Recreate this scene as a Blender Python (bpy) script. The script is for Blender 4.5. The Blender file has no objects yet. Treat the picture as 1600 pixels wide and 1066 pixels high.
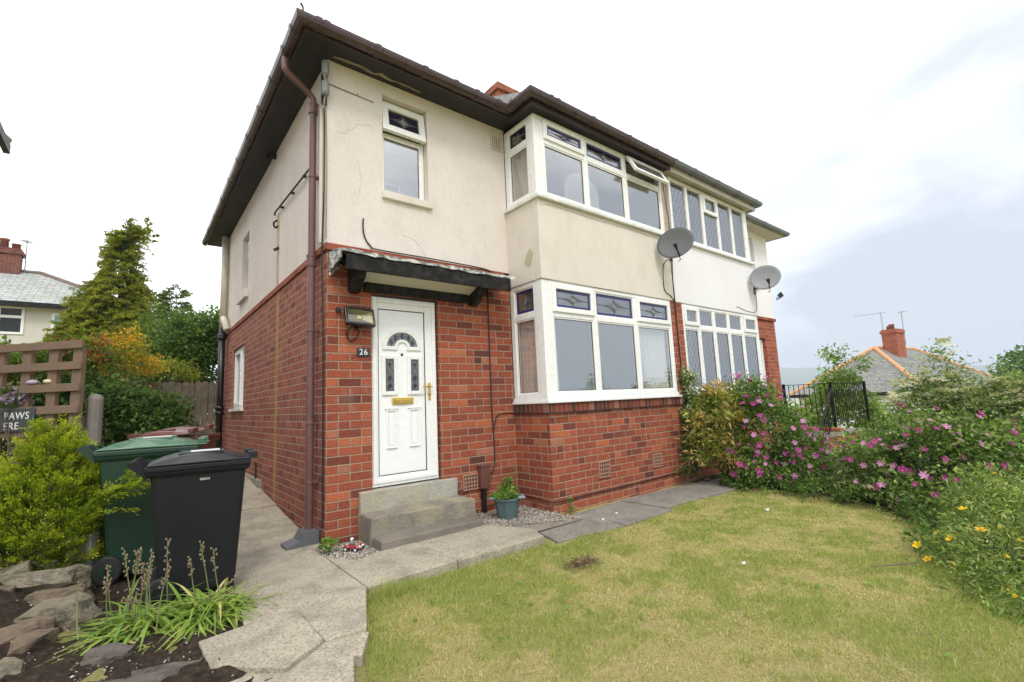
import bpy, bmesh, math, random
import numpy as np
from mathutils import Vector, Matrix
S = bpy.context.scene
C = S.collection
rad = math.radians

# ---------------------------------------------------------------- camera
cam = bpy.data.objects.new('camera', bpy.data.cameras.new('camera')); C.objects.link(cam)
def cam_axes(yaw, pitch, roll):
    fw = Vector((math.sin(yaw)*math.cos(pitch), math.cos(yaw)*math.cos(pitch), math.sin(pitch)))
    r = Vector((math.cos(yaw), -math.sin(yaw), 0)); u = r.cross(fw)
    c, s = math.cos(roll), math.sin(roll)
    return c*r+s*u, -s*r+c*u, fw
cr, cu, cf = cam_axes(0.6804, 0.1282, -0.0447)
M = Matrix((cr, cu, -cf)).transposed().to_4x4(); M.translation = (-1.4248, -4.5659, 1.1679)
cam.matrix_world = M
cam.data.sensor_width = 36; cam.data.lens = 36*736.7/1600; cam.data.clip_end = 9000; cam.data.clip_start = .05
S.camera = cam

# ---------------------------------------------------------------- sky, sun, exposure
SUN_EL, SUN_AZ = rad(52), rad(205)          # azimuth clockwise from +y
W = bpy.data.worlds.new("World"); S.world = W; W.use_nodes = True
wn = W.node_tree; wn.nodes.clear()
def wnode(t): return wn.nodes.new(t)
sky = wnode('ShaderNodeTexSky'); sky.sky_type = 'NISHITA'; sky.sun_disc = False
sky.sun_elevation = SUN_EL; sky.sun_rotation = SUN_AZ
tc = wnode('ShaderNodeTexCoord')
mp = wnode('ShaderNodeMapping'); mp.inputs['Scale'].default_value = (1, 1, 2.6)
wn.links.new(tc.outputs['Generated'], mp.inputs['Vector'])
nz = wnode('ShaderNodeTexNoise'); nz.inputs['Scale'].default_value = 2.2; nz.inputs['Detail'].default_value = 6; nz.inputs['Roughness'].default_value = .55
nz.inputs['Distortion'].default_value = .4
wn.links.new(mp.outputs[0], nz.inputs['Vector'])
# brightness of the cloud sheet: brightest over the house, thinner and greyer low down in the east (+x)
dt = wnode('ShaderNodeVectorMath'); dt.operation = 'DOT_PRODUCT'; dt.inputs[1].default_value = (0.78, -0.42, -0.62)
wn.links.new(tc.outputs['Generated'], dt.inputs[0])
ad = wnode('ShaderNodeMath'); ad.operation = 'MULTIPLY_ADD'; ad.inputs[1].default_value = .85
wn.links.new(nz.outputs['Fac'], ad.inputs[0]); wn.links.new(dt.outputs['Value'], ad.inputs[2])
rp = wnode('ShaderNodeValToRGB'); wn.links.new(ad.outputs[0], rp.inputs[0])
e = rp.color_ramp.elements
e[0].position = .53; e[0].color = (16.5, 16.8, 17.2, 1)
e[1].position = 1.0; e[1].color = (5.9, 6.3, 7.0, 1)
x = e.new(.74); x.color = (11.3, 11.5, 11.9, 1)
x = e.new(.90); x.color = (7.6, 8.0, 8.8, 1)
mx = wnode('ShaderNodeMix'); mx.data_type = 'RGBA'; mx.inputs[0].default_value = .93
wn.links.new(sky.outputs[0], mx.inputs[6]); wn.links.new(rp.outputs[0], mx.inputs[7])
bg = wnode('ShaderNodeBackground'); bg.inputs[1].default_value = .1
wn.links.new(mx.outputs[2], bg.inputs[0])
wo = wnode('ShaderNodeOutputWorld'); wn.links.new(bg.outputs[0], wo.inputs[0])

sl = bpy.data.lights.new('sun', 'SUN'); sl.energy = 1.4; sl.angle = rad(14); sl.color = (1, .95, .88)
so = bpy.data.objects.new('sun', sl); C.objects.link(so)
sd = Vector((math.sin(SUN_AZ)*math.cos(SUN_EL), math.cos(SUN_AZ)*math.cos(SUN_EL), math.sin(SUN_EL)))
so.rotation_euler = sd.to_track_quat('Z', 'Y').to_euler(); so.location = (-3, -8, 12)
S.view_settings.view_transform = 'Standard'; S.view_settings.look = 'None'
S.view_settings.exposure = 0.38; S.view_settings.gamma = 1

# ---------------------------------------------------------------- mesh helpers
ORG = {}
def lab(o, label=None, cat=None, group=None, kind=None):
    if label: o['label'] = label
    if cat: o['category'] = cat
    if group: o['group'] = group
    if kind: o['kind'] = kind
    return o
def thing(name, label, cat, loc=(0, 0, 0), rz=0, group=None):
    o = bpy.data.objects.new(name, None); C.objects.link(o); o.location = loc; o.rotation_euler = (0, 0, rz)
    o.empty_display_size = .1
    return lab(o, label, cat, group)
def link(name, me, mat, parent=None, loc=(0, 0, 0), bevel=0, smooth=False):
    o = bpy.data.objects.new(name, me); C.objects.link(o)
    for m in (mat if isinstance(mat, (list, tuple)) else [mat]): me.materials.append(m)
    o.location = loc
    if parent: o.parent = parent
    if smooth: me.polygons.foreach_set('use_smooth', [True]*len(me.polygons))
    if bevel:
        b = o.modifiers.new('bevel', 'BEVEL'); b.width = bevel; b.segments = 2; b.limit_method = 'ANGLE'; b.angle_limit = rad(40)
    return o
class MB:
    def __init__(s): s.v = []; s.f = []; s.mi = []; s.cur = 0
    def face(s, pts):
        n = len(s.v); s.v += [tuple(p) for p in pts]; s.f.append(tuple(range(n, n+len(pts)))); s.mi.append(s.cur); return s
    def box(s, x0, x1, y0, y1, z0, z1):
        n = len(s.v)
        s.v += [(x, y, z) for z in (z0, z1) for y in (y0, y1) for x in (x0, x1)]
        for q in ((0, 2, 3, 1), (4, 5, 7, 6), (0, 1, 5, 4), (2, 6, 7, 3), (0, 4, 6, 2), (1, 3, 7, 5)):
            s.f.append(tuple(n+i for i in q)); s.mi.append(s.cur)
        return s
    def hexa(s, b, t):
        """b, t: four points each, same order (counter-clockwise from above)"""
        n = len(s.v); s.v += [tuple(p) for p in b]+[tuple(p) for p in t]
        for q in ((3, 2, 1, 0), (4, 5, 6, 7), (0, 1, 5, 4), (1, 2, 6, 5), (2, 3, 7, 6), (3, 0, 4, 7)):
            s.f.append(tuple(n+i for i in q)); s.mi.append(s.cur)
        return s
    def bar(s, a, b, w, h, up=(0, 0, 1)):
        a = Vector(a); b = Vector(b); d = (b-a).normalized(); u = Vector(up); r = d.cross(u)
        if r.length < 1e-4: r = d.cross(Vector((1, 0, 0)))
        r.normalize(); u = r.cross(d)
        q = [(-1, -1), (1, -1), (1, 1), (-1, 1)]
        return s.hexa([a+r*i*w/2+u*j*h/2 for i, j in q], [b+r*i*w/2+u*j*h/2 for i, j in q])
    def tube(s, pts, r, n=8, cap=True):
        pts = [Vector(p) for p in pts]; rs = r if isinstance(r, (list, tuple)) else [r]*len(pts)
        rings = []; ref = None
        for i, p in enumerate(pts):
            d = (pts[min(i+1, len(pts)-1)]-pts[max(i-1, 0)]).normalized()
            if ref is None:
                ref = d.orthogonal().normalized()
            u = (ref - d*ref.dot(d)); u = u.normalized() if u.length > 1e-5 else d.orthogonal().normalized(); ref = u; w = d.cross(u)
            k = len(s.v); s.v += [tuple(p+(u*math.cos(2*math.pi*j/n)+w*math.sin(2*math.pi*j/n))*rs[i]) for j in range(n)]; rings.append(k)
        for a, b in zip(rings, rings[1:]):
            for j in range(n):
                s.f.append((a+j, a+(j+1) % n, b+(j+1) % n, b+j)); s.mi.append(s.cur)
        if cap:
            s.f.append(tuple(rings[0]+j for j in reversed(range(n)))); s.f.append(tuple(rings[-1]+j for j in range(n))); s.mi += [s.cur]*2
        return s
    def lathe(s, prof, c=(0, 0, 0), n=20, axis='z'):
        rings = []
        for r, h in prof:
            k = len(s.v)
            for j in range(n):
                a = 2*math.pi*j/n; p = (r*math.cos(a), r*math.sin(a), h)
                if axis == 'y': p = (p[0], p[2], p[1])
                if axis == 'x': p = (p[2], p[0], p[1])
                s.v.append((p[0]+c[0], p[1]+c[1], p[2]+c[2]))
            rings.append(k)
        for a, b in zip(rings, rings[1:]):
            for j in range(n): s.f.append((a+j, a+(j+1) % n, b+(j+1) % n, b+j)); s.mi.append(s.cur)
        s.f.append(tuple(rings[0]+j for j in reversed(range(n)))); s.f.append(tuple(rings[-1]+j for j in range(n))); s.mi += [s.cur]*2
        return s
    def prism(s, pts, off):
        """extrude a planar polygon by the vector off"""
        off = Vector(off); a = [Vector(p) for p in pts]; n = len(a)
        s.face(list(reversed(a))); s.face([p+off for p in a])
        for i in range(n):
            j = (i+1) % n; s.face([a[i], a[j], a[j]+off, a[i]+off])
        return s
    def frame(s, x0, x1, z0, z1, y0, y1, w):
        """rectangular frame in the xz plane; w = (left,right,bottom,top)"""
        l, r, b, t = w if isinstance(w, (list, tuple)) else (w,)*4
        s.box(x0, x0+l, y0, y1, z0, z1); s.box(x1-r, x1, y0, y1, z0, z1)
        s.box(x0+l, x1-r, y0, y1, z0, z0+b); s.box(x0+l, x1-r, y0, y1, z1-t, z1); return s
    def wall(s, O, U, rect, holes, nrm, d):
        """sheet through O, along U and z, with rectangular openings that get reveals of depth d along -nrm"""
        O = Vector(O); U = Vector(U); Z = Vector((0, 0, 1)); nrm = Vector(nrm)
        u0, u1, z0, z1 = rect
        us = sorted({u0, u1}|{h[0] for h in holes}|{h[1] for h in holes}); zs = sorted({z0, z1}|{h[2] for h in holes}|{h[3] for h in holes})
        P = lambda u, z, k=0: O+U*u+Z*z-nrm*k
        flip = U.cross(Z).dot(nrm) < 0
        for a, b in zip(us, us[1:]):
            for c, e_ in zip(zs, zs[1:]):
                m, k = (a+b)/2, (c+e_)/2
                if any(h[0] < m < h[1] and h[2] < k < h[3] for h in holes): continue
                q = [P(a, c), P(b, c), P(b, e_), P(a, e_)]; s.face(q[::-1] if flip else q)
        for h in holes:
            a, b, c, e_ = h
            for p, q in (((a, c), (a, e_)), ((b, e_), (b, c)), ((a, e_), (b, e_)), ((b, c), (a, c))):
                s.face([P(*p), P(*q), P(*q, d), P(*p, d)])
        return s
    def mesh(s, name):
        me = bpy.data.meshes.new(name); me.from_pydata(s.v, [], s.f); me.update()
        return me
    def build(s, name, mat, parent=None, org=None, bevel=0, smooth=False, loc=(0, 0, 0)):
        if org is not None: s.v = [(a-org[0], b-org[1], c-org[2]) for a, b, c in s.v]
        me = s.mesh(name); o = link(name, me, mat, parent, loc, bevel, smooth)
        if isinstance(mat, (list, tuple)): me.polygons.foreach_set('material_index', s.mi)
        return o
    def xf(s, Mx, start=0):
        s.v = s.v[:start]+[tuple(Mx @ Vector(p)) for p in s.v[start:]]; return s
def copy_tree(o, parent=None):
    c = o.copy(); C.objects.link(c)
    if parent: c.parent = parent
    for ch in list(o.children): copy_tree(ch, c)
    return c
def text_mesh(txt, size, ext=.002, spacing=1.0):
    cu_ = bpy.data.curves.new('t', 'FONT'); cu_.body = txt; cu_.size = size; cu_.extrude = ext; cu_.align_x = 'CENTER'; cu_.align_y = 'CENTER'; cu_.space_character = spacing; cu_.resolution_u = 3
    o = bpy.data.objects.new('t', cu_); C.objects.link(o); bpy.context.view_layer.update()
    me = bpy.data.meshes.new_from_object(o.evaluated_get(bpy.context.evaluated_depsgraph_get()))
    bpy.data.objects.remove(o); return me
def catmull(pts, k=6):
    P_ = [Vector(p) for p in pts]; out = []
    for i in range(len(P_)-1):
        a, b, c, d = P_[max(i-1, 0)], P_[i], P_[i+1], P_[min(i+2, len(P_)-1)]
        for j in range(k):
            t = j/k; out.append(.5*((2*b)+(c-a)*t+(2*a-5*b+4*c-d)*t*t+(3*b-a-3*c+d)*t**3))
    return out+[P_[-1]]

# ---------------------------------------------------------------- material helpers
class NT:
    def __init__(s, name):
        s.m = bpy.data.materials.new(name); s.m.use_nodes = True; s.t = s.m.node_tree; s.t.nodes.clear()
        s.out = s.t.nodes.new('ShaderNodeOutputMaterial'); s.p = s.t.nodes.new('ShaderNodeBsdfPrincipled'); s.L(s.p.outputs[0], s.out.inputs[0])
    def n(s, t, **k):
        x = s.t.nodes.new(t)
        for a, b in k.items(): setattr(x, a, b)
        return x
    def L(s, a, b): s.t.links.new(a, b)
    def put(s, sock, v):
        if isinstance(v, bpy.types.NodeSocket): s.L(v, sock)
        elif v is not None:
            if isinstance(v, (tuple, list)) and len(v) == 3 and sock.type == 'RGBA': v = (*v, 1)
            sock.default_value = v
    def math(s, op, a, b=None, c=None, clamp=False):
        x = s.n('ShaderNodeMath', operation=op, use_clamp=clamp)
        for i, v in enumerate((a, b, c)):
            if v is not None: s.put(x.inputs[i], v)
        return x.outputs[0]
    def vec(s, op, a, b=None):
        x = s.n('ShaderNodeVectorMath', operation=op); s.put(x.inputs[0], a)
        if b is not None: s.put(x.inputs[1], b)
        return x.outputs[0]
    def co(s, which='Object'):
        if not hasattr(s, 'tc'): s.tc = s.n('ShaderNodeTexCoord')
        return s.tc.outputs[which]
    def sep(s, v): x = s.n('ShaderNodeSeparateXYZ'); s.put(x.inputs[0], v); return x.outputs
    def comb(s, a, b, c):
        x = s.n('ShaderNodeCombineXYZ')
        for i, v in enumerate((a, b, c)): s.put(x.inputs[i], v)
        return x.outputs[0]
    def noise(s, scale, detail=3, rough=.5, v=None, dist=0, out='Fac', stretch=None):
        x = s.n('ShaderNodeTexNoise'); x.inputs['Scale'].default_value = scale; x.inputs['Detail'].default_value = detail; x.inputs['Roughness'].default_value = rough; x.inputs['Distortion'].default_value = dist
        v = v if v is not None else s.co()
        if stretch: v = s.vec('MULTIPLY', v, stretch)
        s.L(v, x.inputs['Vector']); return x.outputs[out]
    def vor(s, scale, v=None, feat='F1', out='Distance'):
        x = s.n('ShaderNodeTexVoronoi', feature=feat); x.inputs['Scale'].default_value = scale; s.L(v if v is not None else s.co(), x.inputs['Vector']); return x.outputs[out]
    def ramp(s, f, stops, interp='LINEAR'):
        x = s.n('ShaderNodeValToRGB'); s.put(x.inputs[0], f); x.color_ramp.interpolation = interp; e = x.color_ramp.elements
        g = lambda c: (c, c, c, 1) if isinstance(c, (int, float)) else (*c, 1)
        e[0].position, e[0].color = stops[0][0], g(stops[0][1]); e[1].position, e[1].color = stops[-1][0], g(stops[-1][1])
        for p, c in stops[1:-1]: k = e.new(p); k.color = g(c)
        return x.outputs[0]
    def mix(s, f, a, b, blend='MIX'):
        x = s.n('ShaderNodeMix', data_type='RGBA', blend_type=blend); s.put(x.inputs[0], f); s.put(x.inputs[6], a); s.put(x.inputs[7], b); return x.outputs[2]
    def bump(s, h, strength=.5, dist=.01):
        x = s.n('ShaderNodeBump'); x.inputs['Strength'].default_value = strength; x.inputs['Distance'].default_value = dist; s.L(h, x.inputs['Height']); s.L(x.outputs[0], s.p.inputs['Normal']); return x
    def set(s, col=None, rough=None, metal=None, spec=None):
        if col is not None: s.put(s.p.inputs['Base Color'], col)
        if rough is not None: s.put(s.p.inputs['Roughness'], rough)
        if metal is not None: s.put(s.p.inputs['Metallic'], metal)
        if spec is not None: s.put(s.p.inputs['Specular IOR Level'], spec)
        return s.m
def simple(name, col, rough=.5, metal=0, var=.12, scale=8, bump=0, bscale=60, dirt=None, dscale=3, spec=None):
    t = NT(name); f = t.noise(scale, 5, .6); k = t.math('MULTIPLY_ADD', f, 2*var, 1-var)
    c = t.mix(1, col, t.comb(k, k, k), 'MULTIPLY')
    if dirt: c = t.mix(t.ramp(t.noise(dscale, 6, .65), [(.45, 0), (.72, .75)]), c, dirt)
    r = t.math('MULTIPLY_ADD', t.noise(scale*2.3, 4), .25, rough-.12)
    if bump: t.bump(t.noise(bscale, 4, .6), bump, .004)
    return t.set(c, r, metal, spec)

def brick_mat(name, stops, mortar, stain=False, joint=.0065, bw=.2245, bh=.083, phase=0.0, zoff=.0, heads=.15):
    t = NT(name); P_ = t.sep(t.co()); N_ = t.sep(t.co('Normal'))
    side = t.math('GREATER_THAN', t.math('ABSOLUTE', N_[0]), .5)
    flat = t.math('GREATER_THAN', t.math('ABSOLUTE', N_[2]), .5)
    wob = t.noise(9, 3); 
    u = t.math('ADD', t.math('MULTIPLY', P_[0], t.math('SUBTRACT', 1, side)), t.math('MULTIPLY', t.math('ADD', t.math('MULTIPLY', P_[1], -1), bw/2), side))
    u = t.math('ADD', u, phase)
    z = t.math('ADD', t.math('MULTIPLY', P_[2], t.math('SUBTRACT', 1, flat)), t.math('MULTIPLY', P_[1], flat))
    z = t.math('ADD', z, zoff)
    u = t.math('ADD', u, t.math('MULTIPLY_ADD', wob, .006, -.003)); z = t.math('ADD', z, t.math('MULTIPLY_ADD', t.noise(5, 2), .008, -.004))
    zr = t.math('DIVIDE', z, bh); row = t.math('FLOOR', zr)
    odd = t.math('MULTIPLY', t.math('PINGPONG', row, 1), .5)
    # a little irregularity in the bond, row by row
    ur = t.math('ADD', t.math('DIVIDE', u, bw), odd); colu = t.math('FLOOR', ur)
    fu = t.math('MULTIPLY', t.math('FRACT', ur), bw); fz = t.math('MULTIPLY', t.math('FRACT', zr), bh)
    du = t.math('MINIMUM', fu, t.math('SUBTRACT', bw, fu)); dz = t.math('MINIMUM', fz, t.math('SUBTRACT', bh, fz))
    # some bricks lie header-on: an extra joint halfway
    hn = t.n('ShaderNodeTexWhiteNoise', noise_dimensions='3D'); t.L(t.comb(colu, row, t.math('ADD', side, phase+7.3)), hn.inputs['Vector'])
    head = t.math('LESS_THAN', hn.outputs['Value'], heads); mid = t.math('ABSOLUTE', t.math('SUBTRACT', fu, bw/2))
    du = t.math('MINIMUM', du, t.math('ADD', mid, t.math('SUBTRACT', 1, head)))
    half = t.math('MULTIPLY', head, t.math('MULTIPLY', t.math('GREATER_THAN', fu, bw/2), .37))
    d = t.math('SMOOTH_MIN', du, dz, .006)
    d = t.math('ADD', d, t.math('MULTIPLY_ADD', t.noise(55, 3), .006, -.003))
    mask = t.ramp(d, [(joint*.40, 0), (joint*1.1, 1)])
    wnz = t.n('ShaderNodeTexWhiteNoise', noise_dimensions='3D'); t.L(t.comb(t.math('ADD', colu, half), row, t.math('ADD', side, phase)), wnz.inputs['Vector'])
    c = t.ramp(wnz.outputs['Value'], stops)
    c = t.mix(1, c, t.ramp(t.noise(38, 5, .7), [(.25, .60), (.75, 1.36)]), 'MULTIPLY')
    c = t.mix(t.ramp(t.noise(2.2, 6, .62), [(.54, 0), (.80, .5)]), c, (.085, .035, .028))     # sooty patches
    c = t.mix(t.ramp(t.noise(1.7, 7, .72, v=t.vec('ADD', t.co(), (7, 3, 5))), [(.60, 0), (.80, .5)]), c, (.42, .27, .22))   # salts
    m = t.mix(t.noise(14, 4), mortar, tuple(k*.62 for k in mortar))
    col = t.mix(mask, m, c)
    if stain: col = rust(t, col, P_)
    t.bump(t.math('ADD', mask, t.math('MULTIPLY', t.noise(120, 3), .3)), .8, .007)
    return t.set(col, t.math('MULTIPLY_ADD', t.noise(20), .2, .75), 0, .25)
def rust(t, col, P_, y0=1.985, w=.11, zt=3.78):
    wig = t.math('MULTIPLY_ADD', t.noise(3, 3, v=t.comb(0, 0, P_[2])), .10, -.05)
    d = t.math('ABSOLUTE', t.math('SUBTRACT', t.math('ADD', P_[1], wig), y0))
    g = t.ramp(t.math('DIVIDE', d, w), [(0.15, 1), (1, 0)])
    above = t.math('LESS_THAN', P_[2], zt); nx = t.math('LESS_THAN', P_[0], .02)
    n_ = t.ramp(t.noise(4, 5, .6, stretch=(1, 6, .7)), [(.3, .35), (.62, 1)])
    f = t.math('MULTIPLY', t.math('MULTIPLY', t.math('MULTIPLY', g, above), nx), n_)
    return t.mix(f, col, (.42, .26, .085))
HOUSE_BRICK = [(0, (.09, .036, .030)), (.04, (.16, .046, .034)), (.16, (.24, .062, .037)), (.5, (.292, .075, .041)), (.82, (.335, .090, .046)), (.96, (.42, .122, .055)), (1, (.33, .14, .09))]
SIDE_BRICK = [(0, (.14, .052, .043)), (.08, (.215, .066, .049)), (.4, (.268, .080, .055)), (.75, (.305, .096, .062)), (1, (.34, .12, .078))]
m_brick = brick_mat('red brick', HOUSE_BRICK, (.40, .315, .225), bh=.0815)
m_brick_side = brick_mat('weathered side brick', SIDE_BRICK, (.43, .34, .265), stain=True, bh=.0815, heads=.42)
m_brick_r = brick_mat('orange red brick', [(0, (.23, .058, .034)), (.5, (.32, .078, .042)), (1, (.39, .105, .055))], (.38, .29, .21), phase=.07)
m_brick_dull = brick_mat('old chimney brick', [(0, (.10, .04, .034)), (.5, (.17, .055, .042)), (1, (.22, .07, .05))], (.26, .21, .17))
def solder_mat(name):
    t = NT(name); P_ = t.sep(t.co()); N_ = t.sep(t.co('Normal'))
    side = t.math('GREATER_THAN', t.math('ABSOLUTE', N_[0]), .5)
    u = t.math('ADD', t.math('MULTIPLY', P_[0], t.math('SUBTRACT', 1, side)), t.math('MULTIPLY', P_[1], side))
    r = t.math('DIVIDE', u, .079); k = t.math('FLOOR', r); f = t.math('FRACT', r)
    d = t.math('MULTIPLY', t.math('MINIMUM', f, t.math('SUBTRACT', 1, f)), .079)
    mask = t.ramp(t.math('ADD', d, t.math('MULTIPLY_ADD', t.noise(60, 2), .005, -.0025)), [(.002, 0), (.006, 1)])
    wnz = t.n('ShaderNodeTexWhiteNoise', noise_dimensions='1D'); t.L(k, wnz.inputs['W'])
    c = t.ramp(wnz.outputs['Value'], [(0, (.06, .026, .022)), (.35, (.17, .045, .03)), (.8, (.26, .06, .036)), (1, (.38, .24, .19))])
    c = t.mix(t.ramp(t.noise(3, 5), [(.4, 0), (.75, .7)]), c, (.06, .035, .028))
    t.bump(mask, .6, .006)
    return t.set(t.mix(mask, (.25, .18, .13), c), .85, 0, .2)
m_soldier = solder_mat('soldier brick')
def string_mat():
    t = NT('string course brick'); P_ = t.sep(t.co()); N_ = t.sep(t.co('Normal'))
    side = t.math('GREATER_THAN', t.math('ABSOLUTE', N_[0]), .5)
    u = t.math('ADD', t.math('MULTIPLY', P_[0], t.math('SUBTRACT', 1, side)), t.math('MULTIPLY', P_[1], side))
    r = t.math('DIVIDE', u, .232); f = t.math('FRACT', r)
    wnz = t.n('ShaderNodeTexWhiteNoise', noise_dimensions='1D'); t.L(t.math('FLOOR', r), wnz.inputs['W'])
    mask = t.ramp(t.math('MINIMUM', f, t.math('SUBTRACT', 1, f)), [(.008, 0), (.02, 1)])
    c = t.ramp(wnz.outputs['Value'], [(0, (.23, .06, .038)), (.5, (.29, .078, .046)), (1, (.34, .098, .055))])
    c = t.mix(t.ramp(t.noise(5, 6, .65), [(.42, 0), (.75, .65)]), c, (.13, .05, .04))
    return t.set(t.mix(mask, (.2, .12, .09), c), .85, 0, .2)
m_string = string_mat()

def render_mat(name, base, dirt, amt=.5, stain=False, rough_b=.5):
    t = NT(name); P_ = t.sep(t.co())
    c = t.mix(t.ramp(t.noise(1.3, 6, .6), [(.35, 0), (.7, 1)]), base, tuple(k*.93 for k in base))
    c = t.mix(t.math('MULTIPLY', t.ramp(t.noise(2.4, 7, .68, stretch=(1.3, 1.3, .9)), [(.47, 0), (.75, 1)]), amt), c, dirt)
    c = t.mix(t.math('MULTIPLY', t.ramp(t.noise(9, 6, .7, stretch=(2.2, 2.2, .6)), [(.58, 0), (.85, 1)]), amt*.5), c, tuple(k*.8 for k in dirt))
    c = t.mix(1, c, t.ramp(t.noise(120, 4, .7), [(.3, .82), (.7, 1.10)]), 'MULTIPLY')
    if stain: c = rust(t, c, P_)
    h = t.math('ADD', t.noise(160, 4, .65), t.math('MULTIPLY', t.noise(45, 3), .8))
    t.bump(h, rough_b, .006)
    return t.set(c, .92, 0, .15)
m_cream = render_mat('cream painted render', (.725, .655, .605), (.56, .50, .45), .5)
m_cream_side = render_mat('cream side render', (.71, .63, .58), (.55, .48, .43), .5, stain=True)
m_cream_bay = render_mat('bay render', (.72, .66, .59), (.55, .50, .43), .52)
m_whiterender = render_mat('white painted render', (.82, .81, .83), (.70, .68, .68), .25)
m_upvc = simple('white upvc', (.80, .80, .79), .28, var=.015, dirt=(.74, .735, .71), dscale=1.2)
m_door = simple('white door skin', (.82, .83, .84), .25, var=.015)
m_greycill = simple('mossy upvc cill', (.72, .73, .69), .4, var=.05, dirt=(.40, .43, .34), dscale=5)
m_soffit = simple('black weathered soffit', (.016, .013, .013), .6, var=.3, scale=5, dirt=(.007, .006, .006))
m_fascia = simple('brown fascia board', (.040, .022, .020), .5, var=.25, scale=6, dirt=(.018, .012, .011))
m_gutter = simple('brown plastic gutter', (.058, .033, .031), .3, var=.12, scale=5, dirt=(.065, .042, .038))
m_downpipe = simple('brown plastic pipe', (.145, .070, .066), .34, var=.12, scale=4, dirt=(.09, .05, .045))
m_greygutter = simple('weathered grey gutter', (.11, .125, .13), .45, var=.2, scale=5, dirt=(.08, .10, .10))
m_paleboard = simple('pale painted eaves board', (.52, .49, .44), .6, var=.08, dirt=(.36, .33, .28))
m_trim = simple('peeling cream timber', (.55, .43, .33), .75, var=.15, scale=14, dirt=(.30, .2, .13), dscale=9)
m_spall = simple('bare plaster', (.50, .44, .32), .95, var=.2, scale=20, dirt=(.36, .31, .22), dscale=12)
m_black = simple('black painted timber', (.014, .013, .013), .5, var=.3, scale=9, dirt=(.06, .055, .05), dscale=13, bump=.3, bscale=30, spec=.12)
m_underboard = simple('white underside board', (.62, .61, .56), .5, var=.05)
def lead_mat():
    t = NT('flaking white lead'); f = t.ramp(t.noise(11, 7, .72, stretch=(1, 1, 1.6)), [(.44, 0), (.56, 1)])
    c = t.mix(f, t.mix(t.noise(6), (.50, .50, .49), (.72, .72, .70)), t.mix(t.noise(25), (.03, .03, .03), (.22, .22, .21)))
    t.bump(t.noise(14, 5), .5, .02); return t.set(c, .55)
m_lead = lead_mat()
def slate_mat(name, a, b, moss, bw=.28, bh=.16):
    t = NT(name); uv = t.sep(t.co('UV'))
    zr = t.math('DIVIDE', uv[1], bh); row = t.math('FLOOR', zr); ur = t.math('ADD', t.math('DIVIDE', uv[0], bw), t.math('MULTIPLY', t.math('PINGPONG', row, 1), .5))
    wnz = t.n('ShaderNodeTexWhiteNoise', noise_dimensions='2D'); t.L(t.comb(t.math('FLOOR', ur), row, 0), wnz.inputs['Vector'])
    fz = t.math('FRACT', zr); fu = t.math('FRACT', ur)
    gap = t.math('MULTIPLY', t.ramp(fz, [(.0, .0), (.10, 1)]), t.ramp(t.math('MINIMUM', fu, t.math('SUBTRACT', 1, fu)), [(.0, .1), (.035, 1)]))
    c = t.mix(wnz.outputs['Value'], a, b)
    c = t.mix(t.ramp(t.noise(.8, 7, .7), [(.45, 0), (.72, .8)]), c, moss)
    c = t.mix(1, c, t.ramp(t.noise(12, 4), [(.3, .75), (.7, 1.2)]), 'MULTIPLY')
    c = t.mix(gap, tuple(k*.35 for k in a), c)
    t.bump(t.math('SUBTRACT', gap, t.math('MULTIPLY', fz, .6)), .8, .02)
    return t.set(c, .75, 0, .25)
m_slate = slate_mat('blue grey slate', (.145, .15, .145), (.235, .235, .225), (.25, .235, .19))
m_slate_pale = slate_mat('pale lichened slate', (.30, .32, .31), (.40, .41, .40), (.27, .27, .2), .4, .22)
m_ridge = simple('orange ridge tile', (.56, .27, .12), .8, var=.25, scale=6, dirt=(.42, .26, .15))
m_ridge_dull = simple('brown ridge tile', (.17, .12, .10), .8, var=.2)
m_terracotta = simple('terracotta', (.27, .09, .06), .75, var=.2, dirt=(.12, .07, .06))
m_concrete = simple('rough concrete', (.28, .265, .225), .92, var=.22, scale=10, bump=.6, bscale=90, dirt=(.16, .145, .12), dscale=4)
m_greyconc = simple('smooth grey concrete', (.27, .26, .27), .9, var=.12, scale=14, bump=.4, bscale=140, dirt=(.2, .19, .18))
def step_mat(name, top, mid, yel):
    t = NT(name); c = t.mix(t.ramp(t.noise(3.2, 6, .65), [(.38, 0), (.66, 1)]), mid, top)
    c = t.mix(t.ramp(t.noise(1.9, 5, .6, v=t.vec('ADD', t.co(), (3, 8, 1))), [(.46, 0), (.66, .85)]), c, yel)
    c = t.mix(1, c, t.ramp(t.noise(90, 4, .7), [(.3, .7), (.7, 1.25)]), 'MULTIPLY')
    t.bump(t.math('ADD', t.noise(60, 5, .7), t.math('MULTIPLY', t.noise(8, 3), 1.4)), .7, .012); return t.set(c, .95, 0, .15)
m_step = step_mat('worn stone step', (.15, .135, .12), (.26, .235, .195), (.38, .335, .215))
m_step_low = step_mat('dirty bottom step', (.15, .132, .112), (.235, .205, .17), (.21, .185, .15))
m_threshold = step_mat('cement threshold', (.27, .27, .255), (.40, .385, .33), (.43, .385, .27))
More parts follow.
